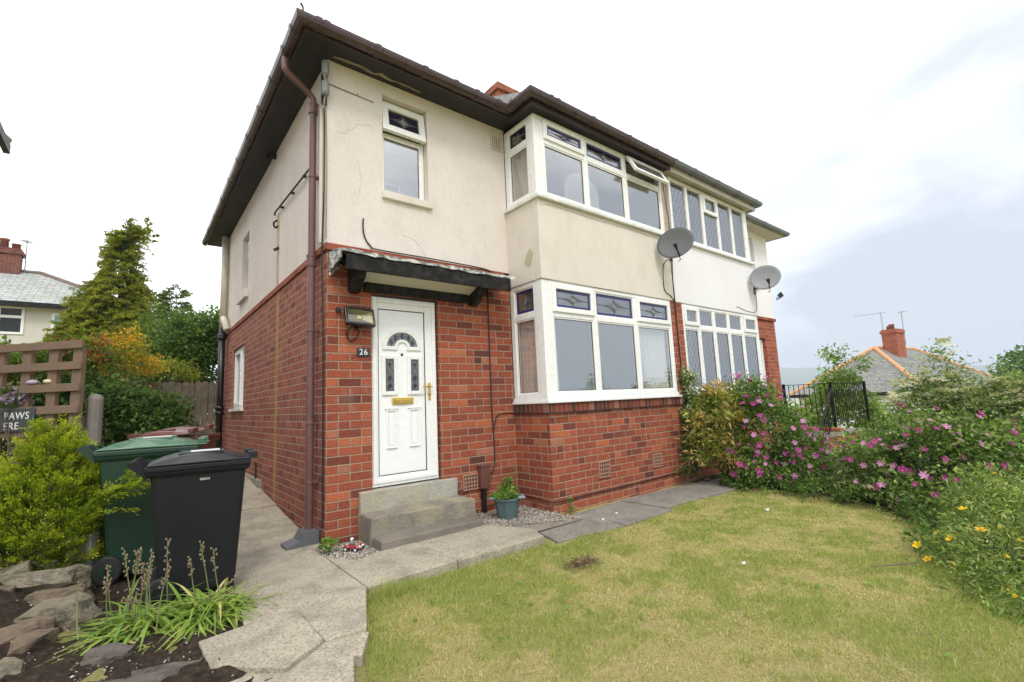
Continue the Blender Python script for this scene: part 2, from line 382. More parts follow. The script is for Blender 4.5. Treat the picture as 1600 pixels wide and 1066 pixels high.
def paving_mat(name, a, b, spot, scale=1.2):
    t = NT(name); c = t.mix(t.ramp(t.noise(scale, 6, .62), [(.3, 0), (.7, 1)]), a, b)
    c = t.mix(t.ramp(t.noise(3.6, 6, .75, v=t.vec('ADD', t.co(), (5, 1, 2))), [(.46, 0), (.68, .9)]), c, spot)
    c = t.mix(t.ramp(t.noise(70, 4, .7), [(.46, 0), (.63, .72)]), c, tuple(k*.6 for k in spot))
    c = t.mix(1, c, t.ramp(t.noise(190, 3, .7), [(.3, .84), (.7, 1.14)]), 'MULTIPLY')
    t.bump(t.math('ADD', t.noise(120, 4, .7), t.math('MULTIPLY', t.noise(7, 3), 2.)), .5, .006); return t.set(c, .93, 0, .2)
m_paving = paving_mat('buff paving flags', (.46, .405, .315), (.375, .33, .255), (.235, .205, .165))
m_gravelbed = paving_mat('fine gravel bed', (.33, .29, .235), (.24, .21, .17), (.15, .13, .11), 20)
m_darkpaving = paving_mat('dark paving flags', (.225, .205, .18), (.30, .275, .235), (.16, .145, .12), 2)
def pebble_mat():
    t = NT('pale pebble'); a = t.n('ShaderNodeAttribute'); a.attribute_name = 'Col'; return t.set(a.outputs['Color'], .8, 0, .3)
m_pebble = pebble_mat()
def soil_mat():
    t = NT('garden soil'); c = t.ramp(t.noise(26, 8, .75), [(.3, (.035, .025, .019)), (.52, (.095, .070, .052)), (.70, (.20, .155, .115))])
    c = t.mix(t.ramp(t.vor(55), [(.05, 1), (.10, 0)]), c, (.16, .13, .10)); t.bump(t.noise(42, 8, .8), 1, .07); return t.set(c, .97, 0, .1)
m_soil = soil_mat()
def ground_mat():
    """lawn earth: straw and green in patches, soil where it is bare"""
    t = NT('lawn turf'); n1 = t.noise(1.5, 6, .62); n2 = t.noise(30, 6, .75)
    c = t.mix(t.ramp(n1, [(.36, 0), (.62, 1)]), (.36, .35, .115), (.52, .435, .21))
    c = t.mix(t.ramp(n2, [(.40, 0), (.7, .8)]), c, (.22, .205, .075)); c = t.mix(t.ramp(t.noise(75, 4, .7), [(.5, 0), (.72, .6)]), c, (.5, .43, .22))
    t.bump(t.noise(70, 6, .75), 1, .03); return t.set(c, .95, 0, .1)
m_turf = ground_mat()
def rock_mat(name, a, b, d):
    t = NT(name); c = t.mix(t.ramp(t.noise(5, 6, .65, stretch=(1, 1, 3)), [(.35, 0), (.65, 1)]), a, b)
    c = t.mix(t.ramp(t.noise(11, 7, .72), [(.50, 0), (.66, .9)]), c, d); c = t.mix(t.ramp(t.noise(3, 4, .6, v=t.vec('ADD', t.co(), (9, 2, 4))), [(.55, 0), (.72, .6)]), c, (.13, .13, .055))
    t.bump(t.math('ADD', t.noise(14, 8, .72), t.math('MULTIPLY', t.noise(6, 4, stretch=(1, 1, 5)), .8)), 1, .03); return t.set(c, .95, 0, .15)
m_rock = rock_mat('sandstone rock', (.225, .195, .135), (.30, .265, .195), (.09, .08, .068))
m_rock2 = rock_mat('brown rock', (.17, .125, .09), (.23, .175, .12), (.07, .058, .05))
m_rock3 = rock_mat('dark grey rock', (.12, .105, .09), (.175, .155, .13), (.06, .052, .046))
m_wood = simple('weathered pallet wood', (.20, .132, .088), .85, var=.22, scale=7, bump=.5, bscale=50, dirt=(.15, .11, .08))
m_postwood = simple('grey weathered post', (.22, .195, .17), .9, var=.2, scale=9, bump=.6, bscale=60, dirt=(.13, .12, .10))
m_fencewood = simple('old brown fence boards', (.165, .135, .10), .9, var=.3, scale=7, bump=.5, bscale=40, dirt=(.055, .05, .035))
m_signslate = simple('dark slate sign', (.055, .062, .068), .6, var=.15)
m_signwhite = simple('white sign paint', (.78, .78, .76), .5, var=.03)
m_binblack = simple('black bin plastic', (.0125, .0125, .0145), .5, var=.15, scale=3, bump=.12, bscale=300, spec=.22)
m_binblacklid = simple('black bin lid', (.016, .016, .019), .38, var=.15, scale=3, spec=.35)
m_bingreen = simple('dark green bin plastic', (.007, .034, .018), .45, var=.15, scale=3, bump=.12, bscale=300)
m_bingreenlid = simple('green bin lid', (.035, .115, .055), .3, var=.12, scale=4, dirt=(.12, .2, .13))
m_binbrown = simple('brown bin plastic', (.15, .055, .045), .35, var=.12, scale=4, dirt=(.1, .045, .04))
m_rubber = simple('black rubber', (.018, .018, .018), .75, var=.1)
m_sticker = simple('white paper sticker', (.72, .72, .74), .4, var=.02)
m_blackmetal = simple('black painted iron', (.008, .008, .008), .6, var=.2, spec=.15)
m_dish = simple('grey mesh dish', (.115, .118, .125), .5, var=.06, scale=5)
m_dishpale = simple('light grey dish', (.25, .25, .27), .5, var=.06, scale=5)
m_lampblack = simple('black lamp casing', (.012, .012, .014), .3, var=.1)
m_reflector = simple('floodlight reflector', (.20, .19, .09), .4, .5, var=.12, scale=6)
m_led = simple('yellow led chip', (.85, .68, .10), .4, var=.02)
m_brass = simple('polished brass', (.80, .56, .17), .22, 1, var=.06)
m_darkslot = simple('dark slot', (.012, .012, .012), .6, var=.1)
m_airbrick = simple('terracotta air brick', (.36, .19, .13), .85, var=.2, scale=20)
m_creamvent = simple('cream plaster vent', (.60, .54, .46), .9, var=.1)
m_metercase = simple('brown meter box', (.125, .048, .036), .5, var=.1)
m_cable = simple('black cable', (.014, .013, .013), .6, var=.1)
m_greycable = simple('grey cable', (.25, .23, .21), .7, var=.1)
m_clamp = simple('grey porcelain insulator', (.20, .21, .215), .45, var=.12)
m_shoe = simple('grey drain cover', (.105, .107, .115), .55, var=.1, scale=9)
m_soilpipe = simple('cream painted pipe', (.60, .54, .44), .5, var=.08, dirt=(.46, .41, .33))
m_castiron = simple('black cast iron pipe', (.012, .012, .013), .35, var=.2)
m_pot = simple('grey green plastic pot', (.075, .125, .125), .45, var=.12, dirt=(.1, .12, .11))
m_pothandle = simple('pale pot handle', (.20, .235, .25), .45, var=.1)
m_bark = simple('bark', (.10, .075, .055), .9, var=.3, scale=12, bump=.8, bscale=40)
m_twig = simple('brown twig', (.15, .105, .075), .85, var=.25)
m_toyred = simple('red toy paint', (.40, .045, .06), .3, var=.15, scale=30)
m_toywhite = simple('white toy paint', (.7, .7, .68), .35, var=.05)
m_toydark = simple('dark toy plastic', (.02, .03, .04), .4, var=.1)
m_toyteal = simple('teal toy paint', (.10, .22, .22), .4, var=.1)
m_litter = simple('white scrap', (.8, .8, .8), .6, var=.03)
m_curtain = simple('white voile curtain', (.90, .89, .86), .9, var=.04, scale=3)
m_curtaingrey = simple('grey blind fabric', (.42, .40, .385), .9, var=.05)
m_curtainpink = simple('pink grey curtain', (.40, .33, .35), .9, var=.08)
m_interior = simple('room plaster', (.46, .44, .40), .9, var=.06)
m_roomfloor = simple('room carpet', (.12, .10, .085), .95, var=.1)
m_aerial = simple('aerial metal', (.30, .29, .29), .4, .6, var=.1)
m_farhill = simple('far hill woods and fields', (.07, .11, .045), .95, var=.35, scale=.012, dirt=(.14, .17, .07), dscale=.004)
m_crack = simple('hairline crack', (.34, .285, .24), .95, var=.2)
m_terrace = simple('terrace concrete', (.185, .155, .135), .9, var=.2, bump=.4)
def glass_mat(name, tint, refl, rough=.0):
    t = NT(name); t.t.nodes.remove(t.p)
    tr = t.n('ShaderNodeBsdfTransparent'); tr.inputs[0].default_value = (*tint, 1)
    gl = t.n('ShaderNodeBsdfGlossy'); gl.inputs['Roughness'].default_value = rough; gl.inputs[0].default_value = (.98, .97, .96, 1)
    lw = t.n('ShaderNodeLayerWeight'); lw.inputs[0].default_value = .25
    bmp = t.n('ShaderNodeBump'); bmp.inputs['Strength'].default_value = .04; bmp.inputs['Distance'].default_value = .02
    t.L(t.noise(1.7, 2), bmp.inputs['Height']); t.L(bmp.outputs[0], gl.inputs['Normal'])
    f = t.math('MULTIPLY_ADD', lw.outputs['Facing'], .16, refl, clamp=True)
    ms = t.n('ShaderNodeMixShader'); t.L(f, ms.inputs[0]); t.L(tr.outputs[0], ms.inputs[1]); t.L(gl.outputs[0], ms.inputs[2])
    t.L(ms.outputs[0], t.out.inputs[0]); return t.m
m_glass = glass_mat('window glass', (.95, .96, .96), .30)
m_stained = glass_mat('pale leaded glass', (.72, .75, .75), .27, .03)
def lattice_mat():
    """diamond leaded glass: the lead is a pattern of the pane itself"""
    t = NT('diamond leaded glass'); t.t.nodes.remove(t.p); P_ = t.sep(t.co())
    a = t.math('DIVIDE', P_[0], .105); b = t.math('DIVIDE', P_[2], .17)
    s1 = t.math('PINGPONG', t.math('ADD', a, b), .5); s2 = t.math('PINGPONG', t.math('SUBTRACT', a, b), .5)
    ld = t.math('LESS_THAN', t.math('MINIMUM', s1, s2), .038)
    tr = t.n('ShaderNodeBsdfTransparent'); tr.inputs[0].default_value = (.72, .74, .76, 1)
    gl = t.n('ShaderNodeBsdfGlossy'); gl.inputs['Roughness'].default_value = .04
    vv = t.n('ShaderNodeTexVoronoi'); vv.inputs['Scale'].default_value = 8; t.L(t.co(), vv.inputs['Vector'])
    bmp = t.n('ShaderNodeBump'); bmp.inputs['Strength'].default_value = .10; bmp.inputs['Distance'].default_value = .02; t.L(t.noise(9, 2), bmp.inputs['Height']); t.L(bmp.outputs[0], gl.inputs['Normal'])
    lw = t.n('ShaderNodeLayerWeight'); lw.inputs[0].default_value = .25
    ms = t.n('ShaderNodeMixShader'); t.L(t.math('MULTIPLY_ADD', lw.outputs['Facing'], .4, .36, clamp=True), ms.inputs[0]); t.L(tr.outputs[0], ms.inputs[1]); t.L(gl.outputs[0], ms.inputs[2])
    df = t.n('ShaderNodeBsdfDiffuse'); df.inputs[0].default_value = (.13, .13, .135, 1)
    m2 = t.n('ShaderNodeMixShader'); t.L(ld, m2.inputs[0]); t.L(ms.outputs[0], m2.inputs[1]); t.L(df.outputs[0], m2.inputs[2]); t.L(m2.outputs[0], t.out.inputs[0]); return t.m
m_lattice = lattice_mat()
m_blueglass = simple('blue border glass', (.035, .03, .13), .15, var=.15, scale=20)
m_darkglass = simple('dark purple glass', (.02, .016, .035), .12, var=.2, scale=20)
m_leadcame = simple('lead came', (.12, .12, .125), .5, var=.1)
m_bevelglass = simple('pale bevelled glass', (.20, .235, .24), .1, var=.1)
def leaf_mat(name, trans=.35, rough=.5, tint=(1, 1, 1)):
    t = NT(name); a = t.n('ShaderNodeAttribute'); a.attribute_name = 'Col'
    c = t.mix(1, a.outputs['Color'], tint, 'MULTIPLY')
    t.set(c, rough, 0, .25); tl = t.n('ShaderNodeBsdfTranslucent'); t.L(t.mix(1, c, (1.1, 1.15, .6), 'MULTIPLY'), tl.inputs[0])
    ms = t.n('ShaderNodeMixShader'); ms.inputs[0].default_value = trans; t.L(t.p.outputs[0], ms.inputs[1]); t.L(tl.outputs[0], ms.inputs[2]); t.L(ms.outputs[0], t.out.inputs[0]); return t.m
m_leaf = leaf_mat('leaf', .45, .5, (1.52, 1.44, 1.45)); m_grass = leaf_mat('grass blade', .3, .6); m_petal = leaf_mat('petal', .3, .6)
# ================================================================ the pair of houses
XB, YB, XP = 2.265, -.61, 5.04
ZS0, ZS1, ZE = 2.72, 2.79, 4.745
EAVE = .30; DEPTH = 6.6; XR = 2*XP
house = thing('semi_detached_house', 'semi-detached house half of red brick below and cream render above, white door and bay', 'house')
near = thing('semi_detached_house', 'joined neighbour half of the pair with white render and diamond leaded bay windows', 'house', (XP, 0, 0))
NO = (XP, 0, 0)
def hb(mb, name, mat, parent=house, **k): return mb.build(name, mat, parent, org=None if parent is house else None, **k)
# --- lower and upper walls of the near (left) half
DOOR = (.445, 1.215, .30, 2.335)
UW = (.575, 1.125, 3.47, 4.59)
w = MB(); w.wall((0, 0, 0), (1, 0, 0), (0, XB, -.4, ZS0), [DOOR], (0, -1, 0), .11)
w.wall((XB, 0, 0), (0, -1, 0), (0, -YB, -.4, 1.025), [], (-1, 0, 0), .1)
w.wall((0, YB, 0), (1, 0, 0), (XB, XP, -.4, 1.025), [], (0, -1, 0), .1)
w.box(4.905, XP-.002, YB+.001, YB+.14, 1.13, 2.59)
hb(w, 'brick_wall', m_brick)
SW = (4.25, 5.36, 1.235, 2.33); SUW = (4.02, 4.62, 3.17, 4.22)
w = MB(); w.wall((0, 0, 0), (0, 1, 0), (0, DEPTH, -.4, ZS0), [SW], (-1, 0, 0), .10); w.face([(0, DEPTH, -.4), (XP, DEPTH, -.4), (XP, DEPTH, ZS0), (0, DEPTH, ZS0)])
hb(w, 'side_brick_wall', m_brick_side)
w = MB(); w.wall((0, -.012, 0), (1, 0, 0), (-.012, XB, ZS1, ZE), [UW], (0, -1, 0), .11); hb(w, 'render_wall', m_cream)
w = MB(); w.wall((-.012, 0, 0), (0, 1, 0), (-.012, DEPTH, ZS1, ZE), [SUW], (-1, 0, 0), .17); w.face([(-.012, DEPTH, ZS1), (XP, DEPTH, ZS1), (XP, DEPTH, ZE), (-.012, DEPTH, ZE)])
hb(w, 'side_render_wall', m_cream_side)
# bay apron between the two windows: slightly proud of the frames
w = MB(); w.box(XB-.012, XP-.001, YB-.014, YB+.12, 2.59, 3.575); w.box(XB-.012, XB+.11, YB+.12, -.013, 2.59, 3.575); hb(w, 'bay_render', m_cream_bay, bevel=.008)
# string course of brick on edge
w = MB(); w.box(-.022, XB-.09, -.024, .02, ZS0, ZS1); w.box(-.022, .02, .02, DEPTH, ZS0, ZS1); hb(w, 'string_course', m_string, bevel=.004)
# soldier course under the bay cill
w = MB(); w.box(XB-.022, XP-.002, YB-.024, YB+.08, 1.025, 1.13); w.box(XB-.022, XB+.08, YB+.08, -.001, 1.025, 1.13); hb(w, 'soldier_course', m_soldier, bevel=.003)
# interior shell so the glass shows a room, not the sky
w = MB(); w.box(.12, XP-.06, .14, 3.6, .36, .40); w.box(.12, XP-.06, .14, 3.6, 2.60, 2.64); w.box(2.30, XP-.06, YB+.13, .14, .36, .40); w.box(2.38, XP-.06, YB+.13, .14, 2.62, 2.66)
hb(w, 'room_floor', m_roomfloor)
w = MB(); w.box(.10, XP-.05, 3.6, 3.66, .36, 4.72); w.box(XP-.055, XP-.005, YB+.15, 3.6, .36, 4.72); w.box(.12, XP-.06, .14, 3.6, 4.66, 4.70); w.box(2.40, XP-.06, YB+.14, .14, 4.64, 4.68); w.box(2.20, 2.26, .15, 3.6, .40, 4.66); w.box(.14, XP-.06, .14, 3.6, 2.56, 2.598)
hb(w, 'room_wall', m_interior)
# air bricks
def airbrick(name, x0, x1, z0, z1, y, nx, nz, mat, par, axis='x'):
    o = MB(); o.frame(x0, x1, z0, z1, y-.008, y+.02, .012)
    for i in range(1, nx): xx = x0+(x1-x0)*i/nx; o.box(xx-.006, xx+.006, y-.006, y+.02, z0+.012, z1-.012)
    for i in range(1, nz): zz = z0+(z1-z0)*i/nz; o.box(x0+.012, x1-.012, y-.005, y+.02, zz-.006, zz+.006)
    b = hb(o, name, mat, par); k = MB(); k.box(x0+.01, x1-.01, y+.001, y+.018, z0+.01, z1-.01); hb(k, 'dark_hole', m_darkslot, b); return b
airbrick('air_brick', 1.475, 1.70, .215, .385, -.014, 6, 4, m_airbrick, house)
airbrick('air_brick', 3.03, 3.235, .205, .40, YB-.014, 5, 4, m_airbrick, house)
airbrick('air_brick', 4.13, 4.335, .20, .375, YB-.014, 5, 4, m_airbrick, house)
airbrick('wall_vent', 2.05, 2.225, 4.42, 4.60, -.027, 5, 5, m_creamvent, house)

# --- roof, soffit, gutter, chimney
def uvface(mb, uvs, pts):
    """planar roof face with uv: u along the first edge, v up the slope"""
    a, b = Vector(pts[0]), Vector(pts[1]); ux = (b-a).normalized(); nrm = ux.cross(Vector(pts[-1])-a).normalized(); vx = nrm.cross(ux)
    mb.face(pts); uvs.append([((Vector(p)-a).dot(ux), (Vector(p)-a).dot(vx)) for p in pts])
def roof_obj(name, mat, par, faces, loc=(0, 0, 0)):
    mb = MB(); uvs = []
    for f in faces: uvface(mb, uvs, f)
    me = mb.mesh(name); ul = me.uv_layers.new(name='UVMap')
    k = [c for f in uvs for c in f]
    for i, c in enumerate(k): ul.data[i].uv = c
    o = link(name, me, mat, par, loc); s = o.modifiers.new('thick', 'SOLIDIFY'); s.thickness = .035; s.offset = 1; return o
ZG = 4.82; G = EAVE+.02; TAN = .68
RY = DEPTH/2; RZ = ZG+(RY+G)*TAN; HX = RY
YBG = YB-.13; XBG = XB-.13     # eaves of the bay roof
def PR(x, y, z, o=0): return (x-o, y, z)
ybm = YBG+1.6
zb = ZG+(ybm-YBG)*TAN*.55
def half_roof(par, mir, o):
    X = (lambda x: (2*XP-x)-o) if mir else (lambda x: x-o)
    fs = [[(X(-G), -G, ZG), (X(XP), -G, ZG), (X(XP), RY, RZ), (X(HX), RY, RZ)],
          [(X(-G), DEPTH+G, ZG), (X(-G), -G, ZG), (X(HX), RY, RZ)],
          [(X(XP), DEPTH+G, ZG), (X(-G), DEPTH+G, ZG), (X(HX), RY, RZ), (X(XP), RY, RZ)],
          [(X(XBG), YBG, ZG), (X(XP), YBG, ZG), (X(XP), 1.6, ZG+1.55), (X(XBG+.9), 1.6, ZG+1.55)],
          [(X(XBG), .2, ZG), (X(XBG), YBG, ZG), (X(XBG+.9), 1.6, ZG+1.55)]]
    if mir: fs = [[f[1], f[0]]+f[:1:-1] for f in fs]
    return roof_obj('roof', m_slate, par, fs)
half_roof(house, False, 0); half_roof(near, True, XP)
# chimney on the party wall ridge
w = MB(); w.box(4.42, 5.35, 2.75, 3.5, 6.2, 7.84); w.box(4.37, 5.40, 2.70, 3.55, 7.843, 7.99); w.box(4.42, 5.35, 2.75, 3.5, 7.993, 8.03); ch = hb(w, 'chimney', m_brick)
for xx in (4.62, 5.1):
    w = MB(); w.lathe([(.13, 8.03), (.11, 8.10), (.13, 8.11), (.13, 8.14), (.09, 8.14)], (xx, 3.12, 0), 14); hb(w, 'chimney_pot', m_terracotta, ch, smooth=True)
# soffit boards and fascia
w = MB(); w.box(-EAVE, XB+.02, -EAVE, -.012, ZE-.005, ZE+.02); w.box(-EAVE, -.012, -.012, DEPTH+EAVE, ZE-.005, ZE+.02)
w.box(XBG+.02, XP-.002, YBG+.02, YB+.14, 4.70, 4.725); w.box(XBG+.02, XB, YB+.14, -EAVE+.01, 4.70, 4.725)
hb(w, 'soffit', m_soffit)
w = MB(); w.box(-EAVE-.015, XBG+.02, -EAVE-.015, -EAVE, ZE-.02, ZE+.10); w.box(-EAVE-.015, -EAVE, -EAVE, DEPTH+EAVE, ZE-.02, ZE+.10)
w.box(XBG, XP-.002, YBG, YBG+.02, 4.68, ZE+.08); w.box(XBG, XBG+.02, YBG+.02, -EAVE-.016, 4.68, ZE+.08)
hb(w, 'fascia', m_fascia)
# rotten strip of soffit near the corner
w = MB(); rng = random.Random(3); top = []; 
for i in range(15):
    x_ = .02+i*.07; top.append((x_, -.075-.03*rng.random(), ZE-.012))
bot = [(x_+.01, y_-.012-.055*rng.random()*(1-abs(i-6)/8), z_) for i, (x_, y_, z_) in enumerate(top)]
w.prism(top+bot[::-1], (0, 0, .006)); hb(w, 'rotten_board', simple('rotten pale board', (.30, .24, .16), .9, var=.3, scale=14, dirt=(.06, .05, .04), dscale=7), house)
def gutter(par, mat, path, r=.050, clips=(), name='gutter'):
    """square-ish half round gutter swept along a polyline of corners (mitred)"""
    prof = [(-1, .55), (-1.02, -.15), (-.8, -.85), (-.25, -1.1), (.35, -1.05), (.85, -.6), (1.05, .1), (1.08, .62), (.93, .62), (.88, .1), (.6, -.5), (-.6, -.75), (-.85, 0), (-.85, .55)]
    P_ = [Vector(p) for p in path]; mb = MB(); rings = []
    for i, p in enumerate(P_):
        d0 = (P_[i]-P_[i-1]).normalized() if i else (P_[1]-P_[0]).normalized(); d1 = (P_[i+1]-P_[i]).normalized() if i < len(P_)-1 else d0
        o0 = d0.cross(Vector((0, 0, 1))); o1 = d1.cross(Vector((0, 0, 1))); o = (o0+o1); o = o/(o.dot(o0)) if o.length > .1 else o0
        rings.append(len(mb.v)); mb.v += [tuple(p+o*a*r+Vector((0, 0, b*r))) for a, b in prof]
    n = len(prof)
    for a, b in zip(rings, rings[1:]):
        for j in range(n): mb.f.append((a+j, a+(j+1) % n, b+(j+1) % n, b+j)); mb.mi.append(0)
    mb.f.append(tuple(rings[0]+j for j in range(n))); mb.f.append(tuple(rings[-1]+j for j in reversed(range(n)))); mb.mi += [0, 0]
    # unions and brackets: short thicker bands
    for seg, ts in clips:
        a, b = P_[seg], P_[seg+1]; d = (b-a).normalized(); o = d.cross(Vector((0, 0, 1)))
        for t_ in ts:
            c = a.lerp(b, t_); k = len(mb.v)
            for e_ in (-.03, .03): mb.v += [tuple(c+d*e_+o*x_*r*1.17+Vector((0, 0, z_*r*1.17-.0005))) for x_, z_ in prof[:8]]
            for j in range(7): mb.f.append((k+j, k+j+1, k+8+j+1, k+8+j)); mb.mi.append(0)
            for e_ in (-.022, .022):
                p = c+d*e_; 
            mb.box(c.x-.012, c.x+.012, c.y-.012, c.y+.012, c.z+r*.45, c.z+r*.75) if False else None
    return mb.build(name, mat, par, smooth=False)
gz = ZG-.03
g1 = gutter(house, m_gutter, [(-.36, DEPTH+.36, gz), (-.36, -.36, gz), (XBG-.055, -.36, gz), (XBG-.055, YBG-.055, gz), (XP-.03, YBG-.055, gz)],
       clips=[(0, [.03, .13, .24, .36, .47, .57, .67, .77, .855, .93, .975]), (1, [.06, .09, .30, .52, .68, .80, .93]), (2, [.3]), (3, [.1, .14, .36, .62, .84])])
g2 = gutter(near, m_greygutter, [(-.02, YBG-.055, gz), (XP-XBG+.055, YBG-.055, gz), (XP-XBG+.055, -.36, gz), (XP+.36, -.36, gz), (XP+.36, DEPTH+.36, gz)],
       clips=[(0, [.015, .2, .45, .7, .93]), (2, [.5])])
# roof corner iron
w = MB(); w.tube([(-.34, -.33, ZG+.02), (-.335, -.33, ZG+.10), (-.36, -.34, ZG+.13)], .012, 6); hb(w, 'hip_iron', m_gutter)
# --- rainwater pipe on the side wall, near the corner
w = MB(); px, py = -.078, .235
w.tube(catmull([(-.36, .20, 4.745), (-.36, .20, 4.65), (-.335, .205, 4.59), (-.14, .23, 4.47), (px, py, 4.40), (px, py, 4.28)], 5), .034, 12)
w.tube([(px, py, 4.30), (px, py, .08)], .036, 14)
for z_ in (4.30, 2.66): w.lathe([(.0465, z_-.06), (.0465, z_+.03), (.05, z_+.035), (.05, z_+.055), (.040, z_+.06)], (px, py, 0), 14)
for z_ in (3.55, 1.95, 1.05, .5): w.lathe([(.040, z_-.015), (.042, z_), (.040, z_+.015)], (px, py, 0), 14); w.box(px, .0, py-.03, py+.03, z_-.012, z_+.012)
hb(w, 'downpipe', m_downpipe, smooth=False)
# --- second pipe: narrow cream cable conduit beside it
w = MB(); w.tube([(-.03, .10, 4.25), (-.03, .10, ZS1+.02)], .022, 8); hb(w, 'conduit', m_soilpipe)
w = MB(); w.tube(catmull([(-.02, .045, 4.33), (-.018, .05, 3.4), (-.03, .06, 2.8), (-.03, .055, 2.6), (-.012, .06, 1.5), (-.012, .055, .1)], 6), .007, 6); hb(w, 'corner_cable', m_cable)
# --- soil stack at the back corner
w = MB(); w.tube([(-.085, 6.12, 4.72), (-.085, 6.12, 2.86)], .062, 14); w.tube(catmull([(-.085, 6.12, 3.0), (-.10, 5.95, 3.02), (-.10, 5.80, 2.93), (-.07, 5.72, 2.76)], 5), .055, 12)
hb(w, 'soil_pipe', m_soilpipe, smooth=True)
w = MB(); w.tube([(-.095, 6.1, 2.87), (-.095, 6.1, .4)], .058, 14)
for z_ in (2.70, 2.66, 1.30, 1.2): w.lathe([(.072, z_-.035), (.08, z_), (.072, z_+.035)], (-.095, 6.1, 0), 14)
hb(w, 'cast_iron_pipe', m_castiron, smooth=True)
# overflow pipe, vent hoods on the side wall
w = MB(); w.tube([(-.05, .36, 3.735), (-.05, 2.0, 3.80), (-.055, 2.02, 3.76)], .011, 8)
for y_ in (.7, 1.2, 1.7): w.box(-.055, -.012, y_-.012, y_+.012, 3.75, 3.775)
hb(w, 'overflow_pipe', m_cable)
w = MB(); w.tube(catmull([(-.02, 2.02, 3.70), (-.06, 2.03, 3.66), (-.04, 2.04, 3.60), (-.012, 2.0, 3.62)], 4), .012, 6); hb(w, 'overflow_bend', m_cable)
w = MB().tube([(-.012, 1.93, 3.30), (-.07, 1.94, 3.26)], .02, 7); hb(w, 'pipe_stub', m_cable)
w = MB(); w.tube([(-.0, 2.2, 4.69), (-.10, 2.2, 4.67), (-.12, 2.2, 4.60)], .04, 9); hb(w, 'vent_hood', m_cable)
w = MB(); w.box(-.05, -.0, 2.70, 6.6, -.1, .27); w.xf(Matrix.Identity(4)); hb(w, 'plinth', m_concrete)
w = MB(); w.tube([(-.03, 2.95, .0), (-.03, 2.96, .49)], .012, 7); hb(w, 'earth_rod', m_cable)

# --- windows ---------------------------------------------------------------
def curtain(x0, x1, y, z0, z1, folds, amp=.022, xt0=None, xt1=None, seed=0):
    """pleated sheet hanging in the plane y; xt = its width at the top"""
    xt0 = x0 if xt0 is None else xt0; xt1 = x1 if xt1 is None else xt1; mb = MB(); nx, nz_ = folds*6, 7; rg = random.Random(seed); ph = rg.random()*6
    for j in range(nz_+1):
        t_ = j/nz_; a, b = x0+(xt0-x0)*t_, x1+(xt1-x1)*t_
        for i in range(nx+1):
            s_ = i/nx; mb.v.append((a+(b-a)*s_, y+amp*math.sin(ph+s_*folds*6.283+.7*math.sin(s_*9+ph))*(1-.3*t_), z0+(z1-z0)*t_))
    for j in range(nz_):
        for i in range(nx): k = j*(nx+1)+i; mb.f.append((k, k+1, k+nx+2, k+nx+1)); mb.mi.append(0)
    return mb
def swap(mb, x):   # turn a piece built in the xz plane (y = depth, + inward) so that it stands in the plane x = const, running along -y
    mb.v = [(x+b, -a, c) for a, b, c in mb.v]; return mb
def star_lead(mb, x0, x1, z0, z1, y, r=.0034):
    """leaded star: a bent diamond with four arms"""
    cx, cz = (x0+x1)/2, (z0+z1)/2; w_, h_ = min(.11, (x1-x0)*.18), (z1-z0)*.26
    arm = lambda a, b, c: mb.tube([(p[0], y, p[1]) for p in (a, b, c)], r, 5)
    q = lambda t_, a, b, c: ((1-t_)**2*a[0]+2*t_*(1-t_)*b[0]+t_*t_*c[0], (1-t_)**2*a[1]+2*t_*(1-t_)*b[1]+t_*t_*c[1])
    T = [(cx, cz+h_), (cx+w_, cz), (cx, cz-h_), (cx-w_, cz)]
    for i in range(4):
        a, c = T[i], T[(i+1) % 4]; b = (cx+(a[0]+c[0]-2*cx)*.22, cz+(a[1]+c[1]-2*cz)*.22)
        mb.tube([(p[0], y, p[1]) for p in (q(k/4, a, b, c) for k in range(5))], r, 5)
    mb.tube([(cx, y, cz+h_), (cx, y, z1)], r, 5); mb.tube([(cx, y, cz-h_), (cx, y, z0)], r, 5)
    mb.tube([(cx+w_, y, cz), (x1, y, cz)], r, 5); mb.tube([(cx-w_, y, cz), (x0, y, cz)], r, 5)
    for s_ in (-1, 1):
        for k in (-1, 1):
            a, b, c = (cx+s_*w_*1.9, cz), (cx+s_*w_*.9, cz+k*h_*.2), (cx, cz+k*h_*1.35)
            mb.tube([(p[0], y, p[1]) for p in (q(i/5, a, b, c) for i in range(6))], r, 5)
    return mb
def stained(par, x0, x1, z0, z1, y, post=None, dark=False):
    """top light: pale glass, coloured border and a leaded star"""
    f = post or (lambda m: m)
    p = f(MB().box(x0, x1, y, y+.006, z0, z1)).build('pane', m_darkglass if dark == 2 else m_stained, par)
    b = .035 if x1-x0 > .3 else .03
    f(MB().frame(x0, x1, z0, z1, y-.003, y-.001, b)).build('coloured_border', m_darkglass if dark else m_blueglass, par)
    f(star_lead(MB(), x0+b, x1-b, z0+b, z1-b, y-.004)).build('lead_pattern', m_leadcame, par)
    cx, cz = (x0+x1)/2, (z0+z1)/2; w_, h_ = min(.11, (x1-x0)*.18)*.5, (z1-z0)*.12
    f(MB().prism([(cx-w_, y-.002, cz), (cx, y-.002, cz-h_), (cx+w_, y-.002, cz), (cx, y-.002, cz+h_)], (0, .001, 0))).build('bevelled_star', m_bevelglass, par)
